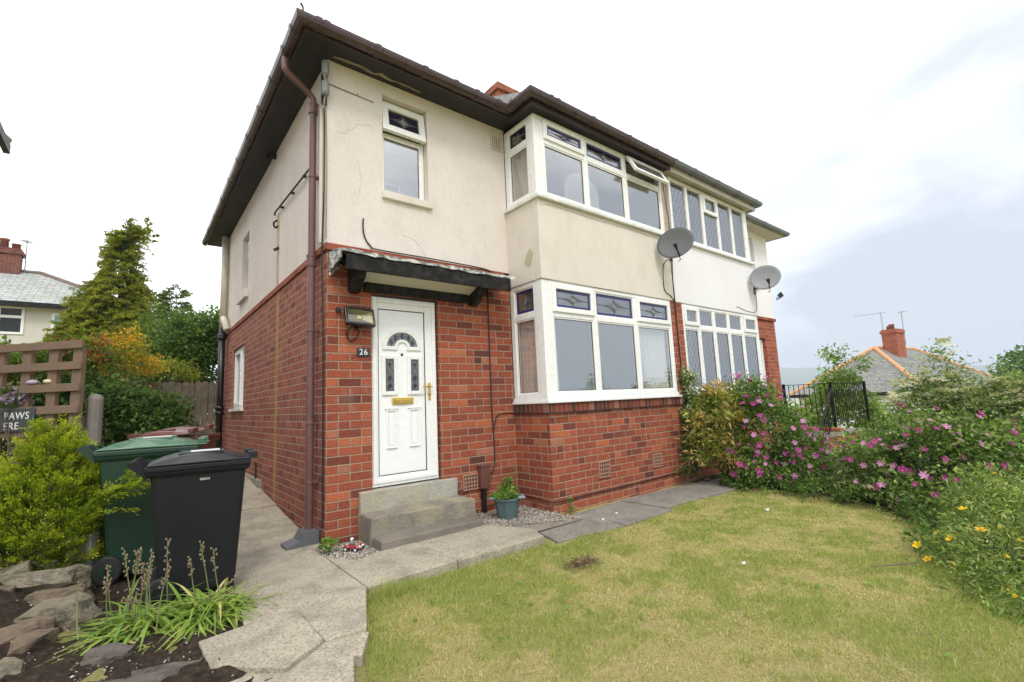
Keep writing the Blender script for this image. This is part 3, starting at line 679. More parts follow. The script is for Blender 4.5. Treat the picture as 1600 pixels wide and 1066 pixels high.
def lights(name, par, xs, z0, z1, zt, y, cases, jamb, glassmat=m_glass, dark=False, post=None, open_=(), top='stained', d=.06):
    """a framed window: xs mullion centres (first/last = outer edges); zt = transom centre; cases = casement top lights"""
    f = post or (lambda m: m); L_, R_ = jamb; m = MB()
    m.box(xs[0], xs[0]+L_, y, y+d, z0, z1); m.box(xs[-1]-R_, xs[-1], y, y+d, z0, z1)
    m.box(xs[0]+L_, xs[-1]-R_, y, y+d, z0, z0+.045); m.box(xs[0]+L_, xs[-1]-R_, y, y+d, z1-.05, z1)
    edges = [xs[0]+L_]+list(xs[1:-1])+[xs[-1]-R_]
    for x_ in xs[1:-1]: m.box(x_-.036, x_+.036, y+.001, y+d, z0+.045, z1-.05)
    cells = []
    for i in range(len(xs)-1):
        a = edges[i]+(.036 if i else 0); b = edges[i+1]-(.036 if i < len(xs)-2 else 0); cells.append((a, b))
        if zt: m.box(a, b, y+.0015, y+d, zt-.036, zt+.036)
    win = f(m).build(name, m_upvc, par, bevel=.006)
    for i, (a, b) in enumerate(cells):
        lo = z0+.045; hi = (zt-.036) if zt else z1-.05
        f(MB().frame(a, b, lo, hi, y+.012, y+d-.005, .018)).build('glazing_bead', m_upvc, win)
        f(MB().frame(a+.017, b-.017, lo+.017, hi-.017, y+.022, y+.030, .006)).build('rubber_gasket', m_rubber, win)
        f(MB().box(a+.02, b-.02, y+.026, y+.032, lo+.02, hi-.02)).build('pane', glassmat, win)
        if zt:
            tl, th = zt+.036, z1-.05
            if i in open_: continue
            if i in cases:
                cs = f(MB().frame(a-.014, b+.014, tl-.014, th+.014, y-.022, y+.02, .062)).build('top_casement', m_upvc, win, bevel=.007)
                if top == 'stained': stained(cs, a+.044, b-.044, tl+.044, th-.044, y+.004, post, dark)
                else: f(MB().box(a+.044, b-.044, y+.004, y+.01, tl+.044, th-.044)).build('pane', glassmat, cs)
            else:
                f(MB().frame(a, b, tl, th, y+.012, y+d-.005, .016)).build('glazing_bead', m_upvc, win)
                if top == 'stained': stained(win, a+.016, b-.016, tl+.016, th-.016, y+.03, post, dark)
                else: f(MB().box(a+.016, b-.016, y+.026, y+.032, tl+.016, th-.016)).build('pane', glassmat, win)
    return win, cells
# lower bay, front face
yw = YB+.004
LW, cl = lights('bay_window', house, [XB+.11, 3.172, 4.032, 4.905], 1.205, 2.588, 2.186, yw, (0, 2), (.055, .062))
MB().box(XB, XB+.11, yw, yw+.11, 1.205, 2.588).build('corner_post', m_upvc, LW, bevel=.008)
for a in [(2.43, 2.56, 2.52, 2.43), (4.26, 4.83, 4.12, 4.83)]:
    curtain(a[0], a[1], YB+.105, 1.22, 2.56, 3 if a[1] < 3 else 8, .025, a[2] if a[2] < a[3] else a[3], a[3] if a[2] < a[3] else a[2], 4).build('curtain', m_curtain, LW, smooth=True)
MB().box(XB-.035, 4.925, YB-.055, YB+.08, 1.132, 1.160).box(XB-.035, XB+.08, YB+.08, -.004, 1.132, 1.160).build('window_cill', m_upvc, LW, bevel=.006)
MB().box(XB-.012, 4.915, YB-.018, YB+.07, 1.161, 1.204).box(XB-.012, XB+.07, YB+.07, -.004, 1.161, 1.204).build('cill_upstand', m_upvc, LW, bevel=.004)
# lower bay, side face (plane x = XB)
sidepost = lambda x: (lambda m: swap(m, x))
LS, _ = lights('bay_side_window', house, [.004, .50], 1.205, 2.588, 2.186, .004, (), (.075, .055), post=sidepost(XB))
curtain(-.50, -.06, .10, 1.22, 2.56, 7, .022, seed=2)
k = curtain(.06, .50, .085, 1.22, 2.56, 7, .022, seed=2); swap(k, XB).build('curtain', m_curtain, LS, smooth=True)
# upper bay
UWZ0, UWZ1, UT = 3.645, 4.69, 4.375
UF, cl = lights('bay_window', house, [XB+.10, 3.188, 4.035, 4.945], UWZ0, UWZ1, UT, yw, (0,), (.07, .06), open_=(2,))
MB().box(XB, XB+.10, yw, yw+.10, UWZ0, UWZ1).build('corner_post', m_upvc, UF, bevel=.008)
a, b = cl[2]
cs = MB().frame(a-.012, b+.012, -.30, 0, -.022, .02, .058)
Rm = Matrix.Translation((0, yw-.03, UWZ1-.04)) @ Matrix.Rotation(rad(-28), 4, 'X')
cs.xf(Rm); cas = cs.build('top_casement', m_upvc, UF, bevel=.006)
for nm, mt, kk in (('pane', m_stained, MB().box(a+.045, b-.045, 0, .006, -.243, -.057)), ('coloured_border', m_darkglass, MB().frame(a+.045, b-.045, -.243, -.057, -.004, -.001, .035)), ('lead_pattern', m_leadcame, star_lead(MB(), a+.08, b-.08, -.208, -.092, -.005))):
    kk.xf(Rm).build(nm, mt, cas)
MB().bar((a+.15, yw+.03, UT+.05), (a+.15, yw-.13, UT+.045), .012, .01).bar((b-.15, yw+.03, UT+.05), (b-.15, yw-.13, UT+.045), .012, .01).build('stay', m_aerial, cas)
MB().box(XB-.045, 4.96, YB-.065, YB+.08, 3.577, 3.622).box(XB-.045, XB+.08, YB+.08, -.014, 3.577, 3.622).build('window_cill', m_greycill, UF, bevel=.008)
MB().box(XB-.014, 4.95, YB-.02, YB+.07, 3.623, 3.644).box(XB-.014, XB+.07, YB+.07, -.014, 3.623, 3.644).build('cill_upstand', m_upvc, UF, bevel=.004)
US, _ = lights('bay_side_window', house, [.016, .51], UWZ0, UWZ1, UT, .004, (), (.085, .05), dark=True, post=sidepost(XB))
m = MB(); m.face([(.10, .12, 3.68), (.44, .12, 3.68), (.44, .12, 4.34), (.12, .12, 4.34)]); swap(m, XB)
k = curtain(.30, .50, .09, 3.66, 4.36, 4, .02, .12, .50, 5); swap(k, XB).build('curtain', m_curtaingrey, US, smooth=True)
# first floor window over the door
YF = .075
m = MB(); m.frame(UW[0], UW[1]-.005, UW[2]+.005, UW[3]-.005, YF, YF+.05, .04); m.box(UW[0]+.04, UW[1]-.045, YF+.001, YF+.05, 4.165, 4.205)
W1 = m.build('landing_window', m_upvc, house, bevel=.005)
x0, x1 = UW[0]+.04, UW[1]-.045
MB().frame(x0, x1, 3.515, 4.165, YF+.008, YF+.045, .018).build('glazing_bead', m_upvc, W1)
MB().frame(x0+.017, x1-.017, 3.532, 4.148, YF+.018, YF+.026, .006).build('rubber_gasket', m_rubber, W1)
MB().box(x0+.02, x1-.02, YF+.022, YF+.028, 3.535, 4.145).build('pane', m_glass, W1)
tilt = Matrix.Translation((0, YF-.012, 4.545)) @ Matrix.Rotation(rad(-9), 4, 'X')
cs = MB().frame(x0-.03, x1+.03, -.36, 0, -.03, .02, .075).xf(tilt).build('top_casement', m_upvc, W1, bevel=.006)
for nm, mt, kk in (('pane', m_darkglass, MB().box(x0+.04, x1-.04, -.004, .002, -.29, -.07)), ('lead_pattern', m_leadcame, star_lead(MB(), x0+.05, x1-.05, -.28, -.08, -.007, .003)),
                   ('bevelled_star', m_bevelglass, MB().prism([((x0+x1)/2+.075*math.cos(i*math.pi/4)*(1 if i % 2 == 0 else .5), -.006, -.18+.06*math.sin(i*math.pi/4)*(1 if i % 2 == 0 else .6)) for i in range(8)], (0, .001, 0)))):
    kk.xf(tilt).build(nm, mt, cs)
MB().box(UW[0]-.012, UW[1]+.035, -.05, .10, 3.385, UW[2]-.002).build('window_sill', m_cream_bay, W1, bevel=.008)
MB().frame(.70, 1.0, 3.56, 3.82, .45, .47, .02).build('picture_frame', m_curtain, W1)
MB().lathe([(.06, 4.02), (.075, 4.0), (.05, 3.92)], (.68, .35, 0), 12).build('lamp_shade', simple('yellow lamp shade', (.6, .5, .2), .7), W1)
# side windows
m = MB(); m.frame(SW[0]+.005, SW[1]-.005, SW[2]+.03, SW[3]-.005, 0, .06, .05); m.box(4.66, 4.72, .001, .06, SW[2]+.08, SW[3]-.055); m.frame(4.72, SW[1]-.055, SW[2]+.08, SW[3]-.055, -.015, .05, .05)
m.v = [(.035+b, a, c) for a, b, c in m.v]; SWo = m.build('side_window', m_upvc, house, bevel=.004)
MB().box(.062, .068, SW[0]+.05, SW[1]-.05, SW[2]+.08, SW[3]-.05).build('pane', m_glass, SWo)
MB().box(-.045, .10, SW[0]-.03, SW[1]+.03, SW[2]-.02, SW[2]+.028).build('window_sill', m_upvc, SWo, bevel=.004)
m = MB(); m.frame(SUW[0]+.005, SUW[1]-.005, SUW[2]+.03, SUW[3]-.005, 0, .05, .045); m.frame(SUW[0]+.04, SUW[1]-.04, 3.86, SUW[3]-.04, -.02, .03, .05)
m.v = [(.08+b, a, c) for a, b, c in m.v]; SUo = m.build('side_window', m_upvc, house, bevel=.004)
MB().box(.10, .106, SUW[0]+.045, SUW[1]-.045, SUW[2]+.07, SUW[3]-.04).build('pane', m_glass, SUo)
MB().box(-.07, .10, SUW[0]-.05, SUW[1]+.10, SUW[2]-.11, SUW[2]+.028).build('window_sill', m_cream_side, SUo, bevel=.008)

# --- front door ------------------------------------------------------------
YD = .022
dz0, dz1 = .392, 2.312
m = MB(); m.frame(.450, 1.192, dz0, dz1, YD, YD+.07, (.072, .135, .10, .125)); DR = m.build('front_door', m_upvc, house, bevel=.006)
MB().frame(.462, 1.18, dz0+.03, dz1-.02, YD-.012, YD+.001, .04).build('frame_trim', m_upvc, DR, bevel=.006)
lx0, lx1, lz0, lz1 = .528, 1.052, .498, 2.182
leaf = MB().box(lx0, lx1, YD+.012, YD+.06, lz0, lz1).build('door_leaf', m_door, DR, bevel=.003)
MB().frame(lx0-.006, lx1+.006, lz0-.006, lz1+.006, YD+.004, YD+.03, .006).build('door_seal', m_rubber, leaf)
cx = (lx0+lx1)/2
def arch_pts(r0, r1, n=18, zc=1.80): return [(cx+r1*math.cos(math.pi*i/n), zc+r1*math.sin(math.pi*i/n)*.86) for i in range(n+1)], [(cx+r0*math.cos(math.pi*i/n), zc+r0*math.sin(math.pi*i/n)*.86) for i in range(n+1)]
def band(mb, outer, inner, y0, y1):
    for i in range(len(outer)-1):
        q = [outer[i], outer[i+1], inner[i+1], inner[i]]; mb.prism([(a, y0, b) for a, b in q], (0, y1-y0, 0))
    return mb
m = MB(); o_, i_ = arch_pts(.176, .218); band(m, o_, i_, YD-.004, YD+.013); o_, i_ = arch_pts(.055, .085); band(m, o_, i_, YD-.004, YD+.013); m.box(cx-.218, cx-.055, YD-.004, YD+.013, 1.762, 1.80).box(cx+.055, cx+.218, YD-.004, YD+.013, 1.762, 1.80)
m.build('fanlight_moulding', m_upvc, leaf, bevel=.004)
m = MB(); o_, i_ = arch_pts(.085, .176); band(m, o_, i_, YD+.006, YD+.0115); m.build('fanlight_pane', simple('frosted grey glass', (.19, .21, .225), .2, var=.25, scale=25), leaf)
m = MB()
for k in (36, 72, 108, 144): m.tube([(cx+.085*math.cos(rad(k)), YD+.004, 1.80+.085*.86*math.sin(rad(k))), (cx+.176*math.cos(rad(k)), YD+.004, 1.80+.176*.86*math.sin(rad(k)))], .004, 5)
m.tube([(cx+.13*math.cos(math.pi*i/20), YD+.004, 1.80+.13*.86*math.sin(math.pi*i/20)) for i in range(21)], .004, 5)
m.build('lead_pattern', m_leadcame, leaf)
m = MB()
for k in (90, 55, 125, 20, 160):
    p = (cx+.13*math.cos(rad(k)), 1.80+.13*.86*math.sin(rad(k))); m.prism([(p[0]-.022, YD+.003, p[1]), (p[0], YD+.003, p[1]-.038), (p[0]+.022, YD+.003, p[1]), (p[0], YD+.003, p[1]+.038)], (0, .002, 0))
m.build('dark_diamond', simple('dark blue glass', (.03, .035, .06), .2), leaf)
for x0 in (lx0+.075, lx1-.165):
    x1 = x0+.09; zl, zh = 1.345, 1.655
    MB().frame(x0-.042, x1+.042, zl-.055, zh+.05, YD-.006, YD+.013, .040).build('glass_moulding', m_upvc, leaf, bevel=.006)
    MB().box(x0-.002, x1+.002, YD+.006, YD+.0115, zl-.015, zh+.01).build('glass_panel', simple('grey obscured glass', (.13, .14, .15), .2, var=.3, scale=18), leaf)
    m = MB()
    for j in range(4):
        zc = zl+.03+j*.085; 
        for s_ in (-1, 1): m.tube([((x0+x1)/2, YD+.003, zc-.042), ((x0+x1)/2+s_*.038, YD+.003, zc), ((x0+x1)/2, YD+.003, zc+.042)], .0035, 5)
    m.build('lead_pattern', m_leadcame, leaf)
    m = MB(); xm = (x0+x1)/2
    for j, s_ in ((0, .9), (1, 1), (2.6, .8)):
        zc = zl+.04+j*.085; m.prism([(xm-.024*s_, YD+.003, zc), (xm, YD+.003, zc-.036*s_), (xm+.024*s_, YD+.003, zc), (xm, YD+.003, zc+.036*s_)], (0, .002, 0))
    m.build('dark_diamond', m_toydark, leaf)
for x0, x1 in ((.605, .722), (.858, .982)):
    m = MB(); m.frame(x0, x1, .752, 1.148, YD-.003, YD+.013, .02); m.box(x0+.03, x1-.03, YD+.004, YD+.013, .785, 1.10); m.box(x0-.012, x1+.012, YD-.008, YD+.013, 1.148, 1.165)
    m.build('raised_panel', m_door, leaf, bevel=.007)
MB().box(.668, .908, YD-.008, YD+.013, 1.195, 1.265).build('letterbox', m_brass, leaf, bevel=.006)
MB().box(.70, .876, YD-.014, YD-.007, 1.212, 1.248).build('letterbox_flap', m_brass, leaf, bevel=.005)
MB().lathe([(.013, YD+.002), (.013, YD+.014)], (.787, 0, 1.715), 12, 'y').build('spyhole', m_darkslot, leaf)
MB().box(1.082, 1.112, YD-.014, YD, 1.235, 1.415).tube([(1.097, YD-.005, 1.372), (1.097, YD-.05, 1.372), (1.04, YD-.055, 1.374), (1.0, YD-.052, 1.372)], .011, 8).build('door_handle', m_brass, leaf, bevel=.003)
MB().lathe([(.009, YD-.018), (.009, YD-.012)], (1.097, 0, 1.285), 10, 'y').build('keyhole', m_darkslot, leaf)
MB().box(.45, 1.22, .012, .10, 2.3125, 2.334).build('lintel_edge', m_fascia, house)

# --- canopy over the door
m = MB(); n_ = 26; rg = random.Random(5); x0, x1 = .02, 2.02
top = [(x0+(x1-x0)*i/n_, -.012, 2.705) for i in range(n_+1)]
fr = [(x0+.0+(x1-x0+.06)*i/n_, -.34-.02*rg.random(), 2.632+.012*rg.random()) for i in range(n_+1)]
lo = [(p[0], p[1]+.004, p[2]-.018-.022*rg.random()**2) for p in fr]
k = len(m.v); m.v += top+fr+lo; N1 = n_+1
for i in range(n_):
    m.f.append((k+i, k+i+1, k+N1+i+1, k+N1+i)); m.f.append((k+N1+i, k+N1+i+1, k+2*N1+i+1, k+2*N1+i)); m.mi += [0, 0]
m.f.append((k, k+N1, k+2*N1)); m.mi.append(0)
# ragged flashing turned down at the left end
m.prism([(x0-.005, -.02, 2.71), (x0-.005, -.345, 2.63), (x0-.005, -.34, 2.555), (x0-.005, -.22, 2.53), (x0-.005, -.10, 2.50), (x0-.005, -.02, 2.54)], (.012, 0, 0))
m.prism([(x0, -.016, 2.70), (x0+.14, -.016, 2.66), (x0+.10, -.016, 2.57), (x0+.03, -.016, 2.50), (x0, -.016, 2.46)], (0, -.01, 0))
canopy = m.build('door_canopy', m_lead, house); canopy.modifiers.new('s', 'SOLIDIFY').thickness = .008
m = MB(); m.box(.07, 2.02, -.338, -.312, 2.46, 2.615); m.box(.10, 1.98, -.31, -.012, 2.585, 2.605); m.box(.36, 1.60, -.05, -.002, 2.34, 2.47)
m.build('canopy_board', m_black, canopy, bevel=.005)
m = MB(); m.face([(.30, -.31, 2.545), (1.74, -.31, 2.545), (1.74, -.03, 2.44), (.30, -.03, 2.44)]); o = m.build('underside_panel', m_underboard, canopy); o.modifiers.new('s', 'SOLIDIFY').thickness = .012
for xx in (.20, 1.62):
    pts = [(xx, -.002, 2.60), (xx, -.32, 2.60), (xx, -.33, 2.49), (xx, -.27, 2.475), (xx, -.24, 2.42), (xx, -.17, 2.375), (xx, -.12, 2.32), (xx, -.055, 2.30), (xx, -.002, 2.325)]
    MB().prism(pts, (.09, 0, 0)).build('canopy_bracket', m_black, canopy, bevel=.006)

# --- small fixings on the walls
m = MB(); m.tube(catmull([(.355, -.022, 3.11), (.352, -.022, 3.0), (.375, -.022, 2.90), (.43, -.022, 2.83), (.52, -.03, 2.80), (1.2, -.035, 2.80), (1.9, -.035, 2.785), (1.915, -.03, 2.70), (1.912, -.012, 2.5), (1.908, -.012, 1.5), (1.91, -.012, 1.02), (1.925, -.012, .62), (1.90, -.02, .42), (1.80, -.05, .33)], 6), .0075, 6); m.build('telephone_cable', m_cable, house)
m = MB(); m.tube(catmull([(1.93, -.012, .85), (1.97, -.014, 1.0), (2.08, -.012, 1.035), (2.24, -.012, 1.03), (2.23, -.05, 1.018), (2.237, -.3, 1.018), (2.235, -.642, 1.018), (2.6, -.642, 1.016), (3.6, -.642, 1.02), (4.9, -.642, 1.018)], 5), .006, 6); m.build('bay_cable', m_cable, house)
m = MB(); m.tube(catmull([(1.75, -.03, .22), (1.76, -.03, .02), (1.80, -.03, -.0), (2.0, -.02, .03), (2.246, -.02, .06), (2.250, -.3, .06), (2.252, -.622, .05), (2.7, -.622, .048), (3.6, -.622, .05), (4.5, -.622, .06), (4.95, -.622, .07), (4.96, -.622, .40)], 5), .008, 6); m.build('ground_cable', m_cable, house)
m = MB(); m.box(1.675, 1.80, -.085, 0, .215, .46); m.box(1.665, 1.81, -.092, -.001, .455, .475); MBX = m.build('meter_box', m_metercase, house, bevel=.008)
MB().box(1.715, 1.762, -.05, -.004, -.12, .214).build('meter_conduit', m_castiron, MBX)
MB().tube([(-.04+.045, -.02, 4.47), (.24, -.018, 4.46), (.475, -.018, 4.452)], .007, 6).build('cable_clip_rail', m_greycable, house)
m = MB(); m.tube(catmull([(.30, -.02, 4.475), (.302, -.02, 4.48)], 2), .008, 5); m.build('cable_clip', m_greycable, house)
def crack(pts, y, r=.0016):
    rg = random.Random(len(pts)); P_ = []
    for a, b in zip(pts, pts[1:]):
        for i in range(5): t_ = i/5; P_.append((a[0]+(b[0]-a[0])*t_+rg.uniform(-.006, .006), y, a[1]+(b[1]-a[1])*t_+rg.uniform(-.008, .008)))
    P_.append((pts[-1][0], y, pts[-1][1])); return MB().tube(P_, r, 4)
crack([(.09, 3.985), (.18, 3.99), (.20, 4.03), (.26, 4.07), (.28, 4.13), (.37, 4.14), (.41, 4.18), (.46, 4.15)], -.0125).build('crack', m_crack, house)
crack([(.80, 3.02), (.95, 2.99), (1.03, 2.88), (1.10, 2.80)], -.0125).build('crack', m_crack, house)
crack([(.30, 3.75), (.34, 3.55), (.31, 3.35)], -.0125, .0015).build('crack', m_crack, house)
crack([(XB+.03, 3.50), (2.5, 3.535), (3.3, 3.52), (3.9, 3.535), (4.5, 3.52), (4.95, 3.53)], YB-.0145, .003).build('crack', m_crack, house)
MB().prism([(XB-.013, -.40, 2.96), (XB-.013, -.33, 2.83), (XB-.013, -.44, 2.78), (XB-.013, -.50, 2.93), (XB-.013, -.46, 2.99)], (-.006, .0, .0)).build('spalled_render', m_spall, house)
m = MB(); m.box(4.946, XP-.003, YB-.006, YB+.1, 3.64, 4.70); m.box(4.975, 5.005, YB-.022, YB-.006, 3.64, 4.70); m.build('party_post', m_trim, house, bevel=.006)
# insulator bracket with service cable at the eaves corner
m = MB(); m.box(-.075, -.02, -.030, -.012, 4.22, 4.70); ib = m.build('cable_bracket', m_fascia, house)
for z_ in (4.60, 4.38): MB().lathe([(.022, z_-.09), (.036, z_-.08), (.038, z_-.03), (.034, z_-.02), (.038, z_-.01), (.038, z_+.05), (.03, z_+.06)], (-.05, -.075, 0), 14).build('insulator', m_clamp, ib, smooth=True)
m = MB(); m.tube(catmull([(-.05, -.075, 4.53), (-.06, -.08, 4.50), (-.04, -.075, 4.44)], 4), .012, 6); m.tube(catmull([(-.05, -.075, 4.29), (-.06, -.07, 4.2), (-.03, -.03, 4.1), (-.02, -.028, 3.6), (-.022, -.028, 2.82)], 5), .007, 6)
m.build('service_cable', m_greycable, ib)

# --- the joined neighbour (coordinates from its own base at the party line)
def nb(mb, name, mat, par=near, **k): return mb.build(name, mat, par, org=NO, **k)
NDOOR = (8.62, 9.52, .2, 2.32); NUW = (8.85, 9.40, 3.5, 4.6)
w = MB(); w.wall((0, 0, 0), (1, 0, 0), (XR-XB, XR, -.4, ZS0), [NDOOR], (0, -1, 0), .16); w.wall((XR-XB, YB, 0), (0, 1, 0), (0, -YB, -.4, 1.025), [], (1, 0, 0), .1)
w.wall((0, YB, 0), (1, 0, 0), (XP, XR-XB, -.4, 1.025), [], (0, -1, 0), .1); w.wall((XR, 0, 0), (0, 1, 0), (0, DEPTH, -.4, ZS0), [], (1, 0, 0), .1)
w.face([(XP, DEPTH, -.4), (XR, DEPTH, -.4), (XR, DEPTH, ZS0), (XP, DEPTH, ZS0)]); w.box(XP, 5.215, YB+.001, YB+.14, 1.13, 2.58); nb(w, 'brick_wall', m_brick_r)
w = MB(); w.wall((0, -.014, 0), (1, 0, 0), (XR-XB, XR+.014, ZS1, ZE), [NUW], (0, -1, 0), .11); w.wall((XR+.014, 0, 0), (0, 1, 0), (-.014, DEPTH, ZS1, ZE), [], (1, 0, 0), .1)
w.face([(XP, DEPTH, ZS1), (XR, DEPTH, ZS1), (XR, DEPTH, ZE), (XP, DEPTH, ZE)]); nb(w, 'render_wall', m_whiterender)
w = MB(); w.box(XP+.001, XR-XB+.014, YB-.014, YB+.12, 2.58, 3.575); w.box(XR-XB-.11, XR-XB+.014, YB+.12, -.015, 2.58, 3.575); nb(w, 'bay_render', m_whiterender, bevel=.008)
w = MB(); w.box(XR-XB+.09, XR+.035, -.035, .02, ZS0+.01, ZS1+.005); w.box(XR, XR+.035, .02, DEPTH, ZS0+.01, ZS1+.005); nb(w, 'string_course', m_string, bevel=.004)
w = MB(); w.box(XP+.002, XR-XB+.022, YB-.024, YB+.08, 1.025, 1.13); nb(w, 'soldier_course', m_soldier)
w = MB(); w.box(XP+.06, XR-.12, .17, 3.6, .36, .40); w.box(XP+.06, XR-.12, .14, 3.6, 2.60, 2.64); w.box(XP+.06, XR-XB-.1, YB+.13, .14, 2.62, 2.66); w.box(XP+.06, XR-XB-.1, YB+.13, .17, .36, .40); nb(w, 'room_floor', m_roomfloor)
w = MB(); w.box(XP+.05, XR-.1, 3.6, 3.66, .36, 4.72); w.box(XP+.005, XP+.055, YB+.15, 3.6, .36, 4.72); w.box(XP+.06, XR-.12, .17, 3.6, 4.66, 4.70); w.box(XP+.06, XR-XB-.12, YB+.14, .17, 4.64, 4.68); w.box(XR-XB, XR-XB+.06, .18, 3.6, .4, 4.66); nb(w, 'room_wall', m_interior)
w = MB(); w.box(XR-XB-.02, XR+EAVE, -EAVE, -.014, ZE-.005, ZE+.02); w.box(XR+.014, XR+EAVE, -.014, DEPTH+EAVE, ZE-.005, ZE+.02); w.box(XP+.002, XR-XBG-.02, YBG+.02, YB+.14, 4.70, 4.725); w.box(XR-XB, XR-XBG-.02, YB+.14, -EAVE+.01, 4.70, 4.725); nb(w, 'soffit', m_paleboard)
w = MB(); w.box(XR-XBG-.02, XR+EAVE+.015, -EAVE-.015, -EAVE, ZE-.02, ZE+.10); w.box(XR+EAVE, XR+EAVE+.015, -EAVE, DEPTH+EAVE, ZE-.02, ZE+.10); w.box(XP+.002, XR-XBG, YBG, YBG+.02, 4.66, ZE+.08); w.box(XR-XBG-.02, XR-XBG, YBG+.02, -EAVE-.016, 4.66, ZE+.08); nb(w, 'fascia', m_paleboard)
NWX = [5.215, 5.70, 6.19, 6.69, 7.20, 7.80]
def npost(m): m.v = [(a-XP, b, c) for a, b, c in m.v]; return m
NL, cl = lights('bay_window', near, NWX, 1.205, 2.578, 2.22, yw, (0, 4), (.055, .075), glassmat=m_lattice, post=npost, top='lattice')
npost(MB().box(XP+.18, XR-XB+.045, YB-.055, YB+.08, 1.132, 1.204).box(XR-XB-.07, XR-XB+.045, YB+.08, -.004, 1.132, 1.204)).build('window_cill', m_upvc, NL, bevel=.006)
for i, (a, b) in enumerate(cl):
    npost(curtain(a-.03, b+.03, YB+.15, 1.22, 2.54, 4, .02, seed=i)).build('curtain', (m_curtain if i == 0 else m_curtainpink if i in (1, 4) else m_curtaingrey), NL, smooth=True)
NUX = [5.155, 5.675, 6.165, 6.69, 7.20, 7.745]
m = MB(); m.frame(NUX[0], NUX[-1], UWZ0, UWZ1-.02, yw, yw+.06, (.06, .075, .045, .06))
for x_ in NUX[1:-1]: m.box(x_-.036, x_+.036, yw+.001, yw+.06, UWZ0+.045, UWZ1-.08)
NU = npost(m).build('bay_window', m_upvc, near, bevel=.006)
for i in range(5):
    a = NUX[i]+(.06 if i == 0 else .036); b = NUX[i+1]-(.075 if i == 4 else .036); hi = UWZ1-.08
    if i == 2:
        npost(MB().frame(a-.012, b+.012, 4.29, hi+.012, yw-.02, yw+.02, .06)).build('top_casement', m_upvc, NU, bevel=.006)
    npost(MB().box(a, b, yw+.026, yw+.032, UWZ0+.045, hi)).build('pane', m_lattice, NU)
    npost(curtain(a-.04, b+.04, YB+.15, UWZ0, hi, 4, .02, seed=9+i)).build('curtain', m_curtaingrey if i % 2 else m_curtain, NU, smooth=True)
npost(MB().box(XP-.06, XR-XB+.05, YB-.065, YB+.08, 3.578, 3.624).box(XR-XB-.07, XR-XB+.05, YB+.08, -.016, 3.578, 3.624).box(XP+.1, XR-XB+.014, YB-.02, YB+.06, 3.625, 3.644)).build('window_cill', m_upvc, NU, bevel=.006)
npost(MB().box(NUX[-1]+.001, XR-XB, yw, yw+.1, UWZ0, UWZ1).box(XR-XB-.06, XR-XB, yw+.1, -.016, UWZ0, UWZ1)).build('corner_post', m_upvc, NU, bevel=.006)
npost(MB().box(NWX[-1]+.001, XR-XB, yw, yw+.1, 1.205, 2.578).box(XR-XB-.06, XR-XB, yw+.1, -.004, 1.205, 2.578)).build('corner_post', m_upvc, NL, bevel=.006)
m = MB(); m.frame(NUW[0]+.004, NUW[1]-.004, NUW[2]+.004, NUW[3]-.004, .05, .10, .05); m.frame(NUW[0]+.05, NUW[1]-.05, 4.22, NUW[3]-.05, .03, .09, .045); m.box(NUW[0]+.25, NUW[0]+.29, .05, .1, NUW[2]+.05, 4.22)
n1 = npost(m).build('landing_window', m_upvc, near, bevel=.004); npost(MB().box(NUW[0]+.05, NUW[1]-.05, .075, .08, NUW[2]+.05, NUW[3]-.05)).build('pane', m_glass, n1)
npost(MB().box(NUW[0]-.03, NUW[1]+.03, -.06, .09, NUW[2]-.08, NUW[2]+.002)).build('window_sill', m_whiterender, n1)
m = MB(); m.frame(NDOOR[0]+.004, NDOOR[1]-.004, .25, 2.30, .07, .14, (.07, .08, .08, .1)); nd = npost(m).build('front_door', m_upvc, near, bevel=.006)
npost(MB().box(NDOOR[0]+.074, NDOOR[1]-.084, .09, .13, .33, 2.20)).build('door_leaf', m_door, nd); npost(MB().frame(8.8, 9.3, 1.3, 2.1, .08, .09, .03)).build('raised_panel', m_upvc, nd); npost(MB().frame(8.8, 9.3, .45, 1.15, .08, .09, .03)).build('raised_panel', m_upvc, nd)
# ================================================================ ground
def vnoise(x, y, s, seed=0):
    """smooth value noise, numpy"""
    x = np.asarray(x)*s+seed*17.3; y = np.asarray(y)*s-seed*9.1; xi = np.floor(x).astype(int); yi = np.floor(y).astype(int); fx = x-xi; fy = y-yi
    h = lambda a, b: (np.sin((a*127.1+b*311.7)+seed)*43758.5453) % 1.0
    fx = fx*fx*(3-2*fx); fy = fy*fy*(3-2*fy)
    return (h(xi, yi)*(1-fx)+h(xi+1, yi)*fx)*(1-fy)+(h(xi, yi+1)*(1-fx)+h(xi+1, yi+1)*fx)*fy
def sst(a, b, x): t_ = np.clip((x-a)/(b-a), 0, 1); return t_*t_*(3-2*t_)
def H(x, y):
    x = np.asarray(x, float); y = np.asarray(y, float)
    z = -.105+.018*(vnoise(x, y, 2.2)-.5)+.012*(vnoise(x, y, 7, 3)-.5)
    z = z+.105*np.clip(y-.7, 0, 8)*sst(11, 8, x)+.02*np.clip(y-8, 0, 60)*sst(11, 4, x)
    z = z+sst(-.7, -1.1, x)*.05+.30*sst(-1.55, -2.2, x)*sst(-1.2, .3, y)*sst(6, 3, y)
    dr = np.clip(x-11.5, 0, 400); z = z-np.minimum(dr*.16, 3.2)-np.minimum(np.clip(dr-30, 0, 500)*.10, 26)
    r_ = np.hypot(x, y); z = z-6*sst(150, 900, r_)*sst(0, -200, y-x*.1)
    return z
xs = np.concatenate([[-2500, -900, -350, -150, -80, -45, -28, -18, -12, -8.5, -6.5, -5.2], np.arange(-4.4, 9.0, .14), [9.4, 10, 10.7, 11.5, 12.5, 14, 16, 19, 23, 28, 35, 45, 60, 90, 150, 300, 700, 1500, 2600]])
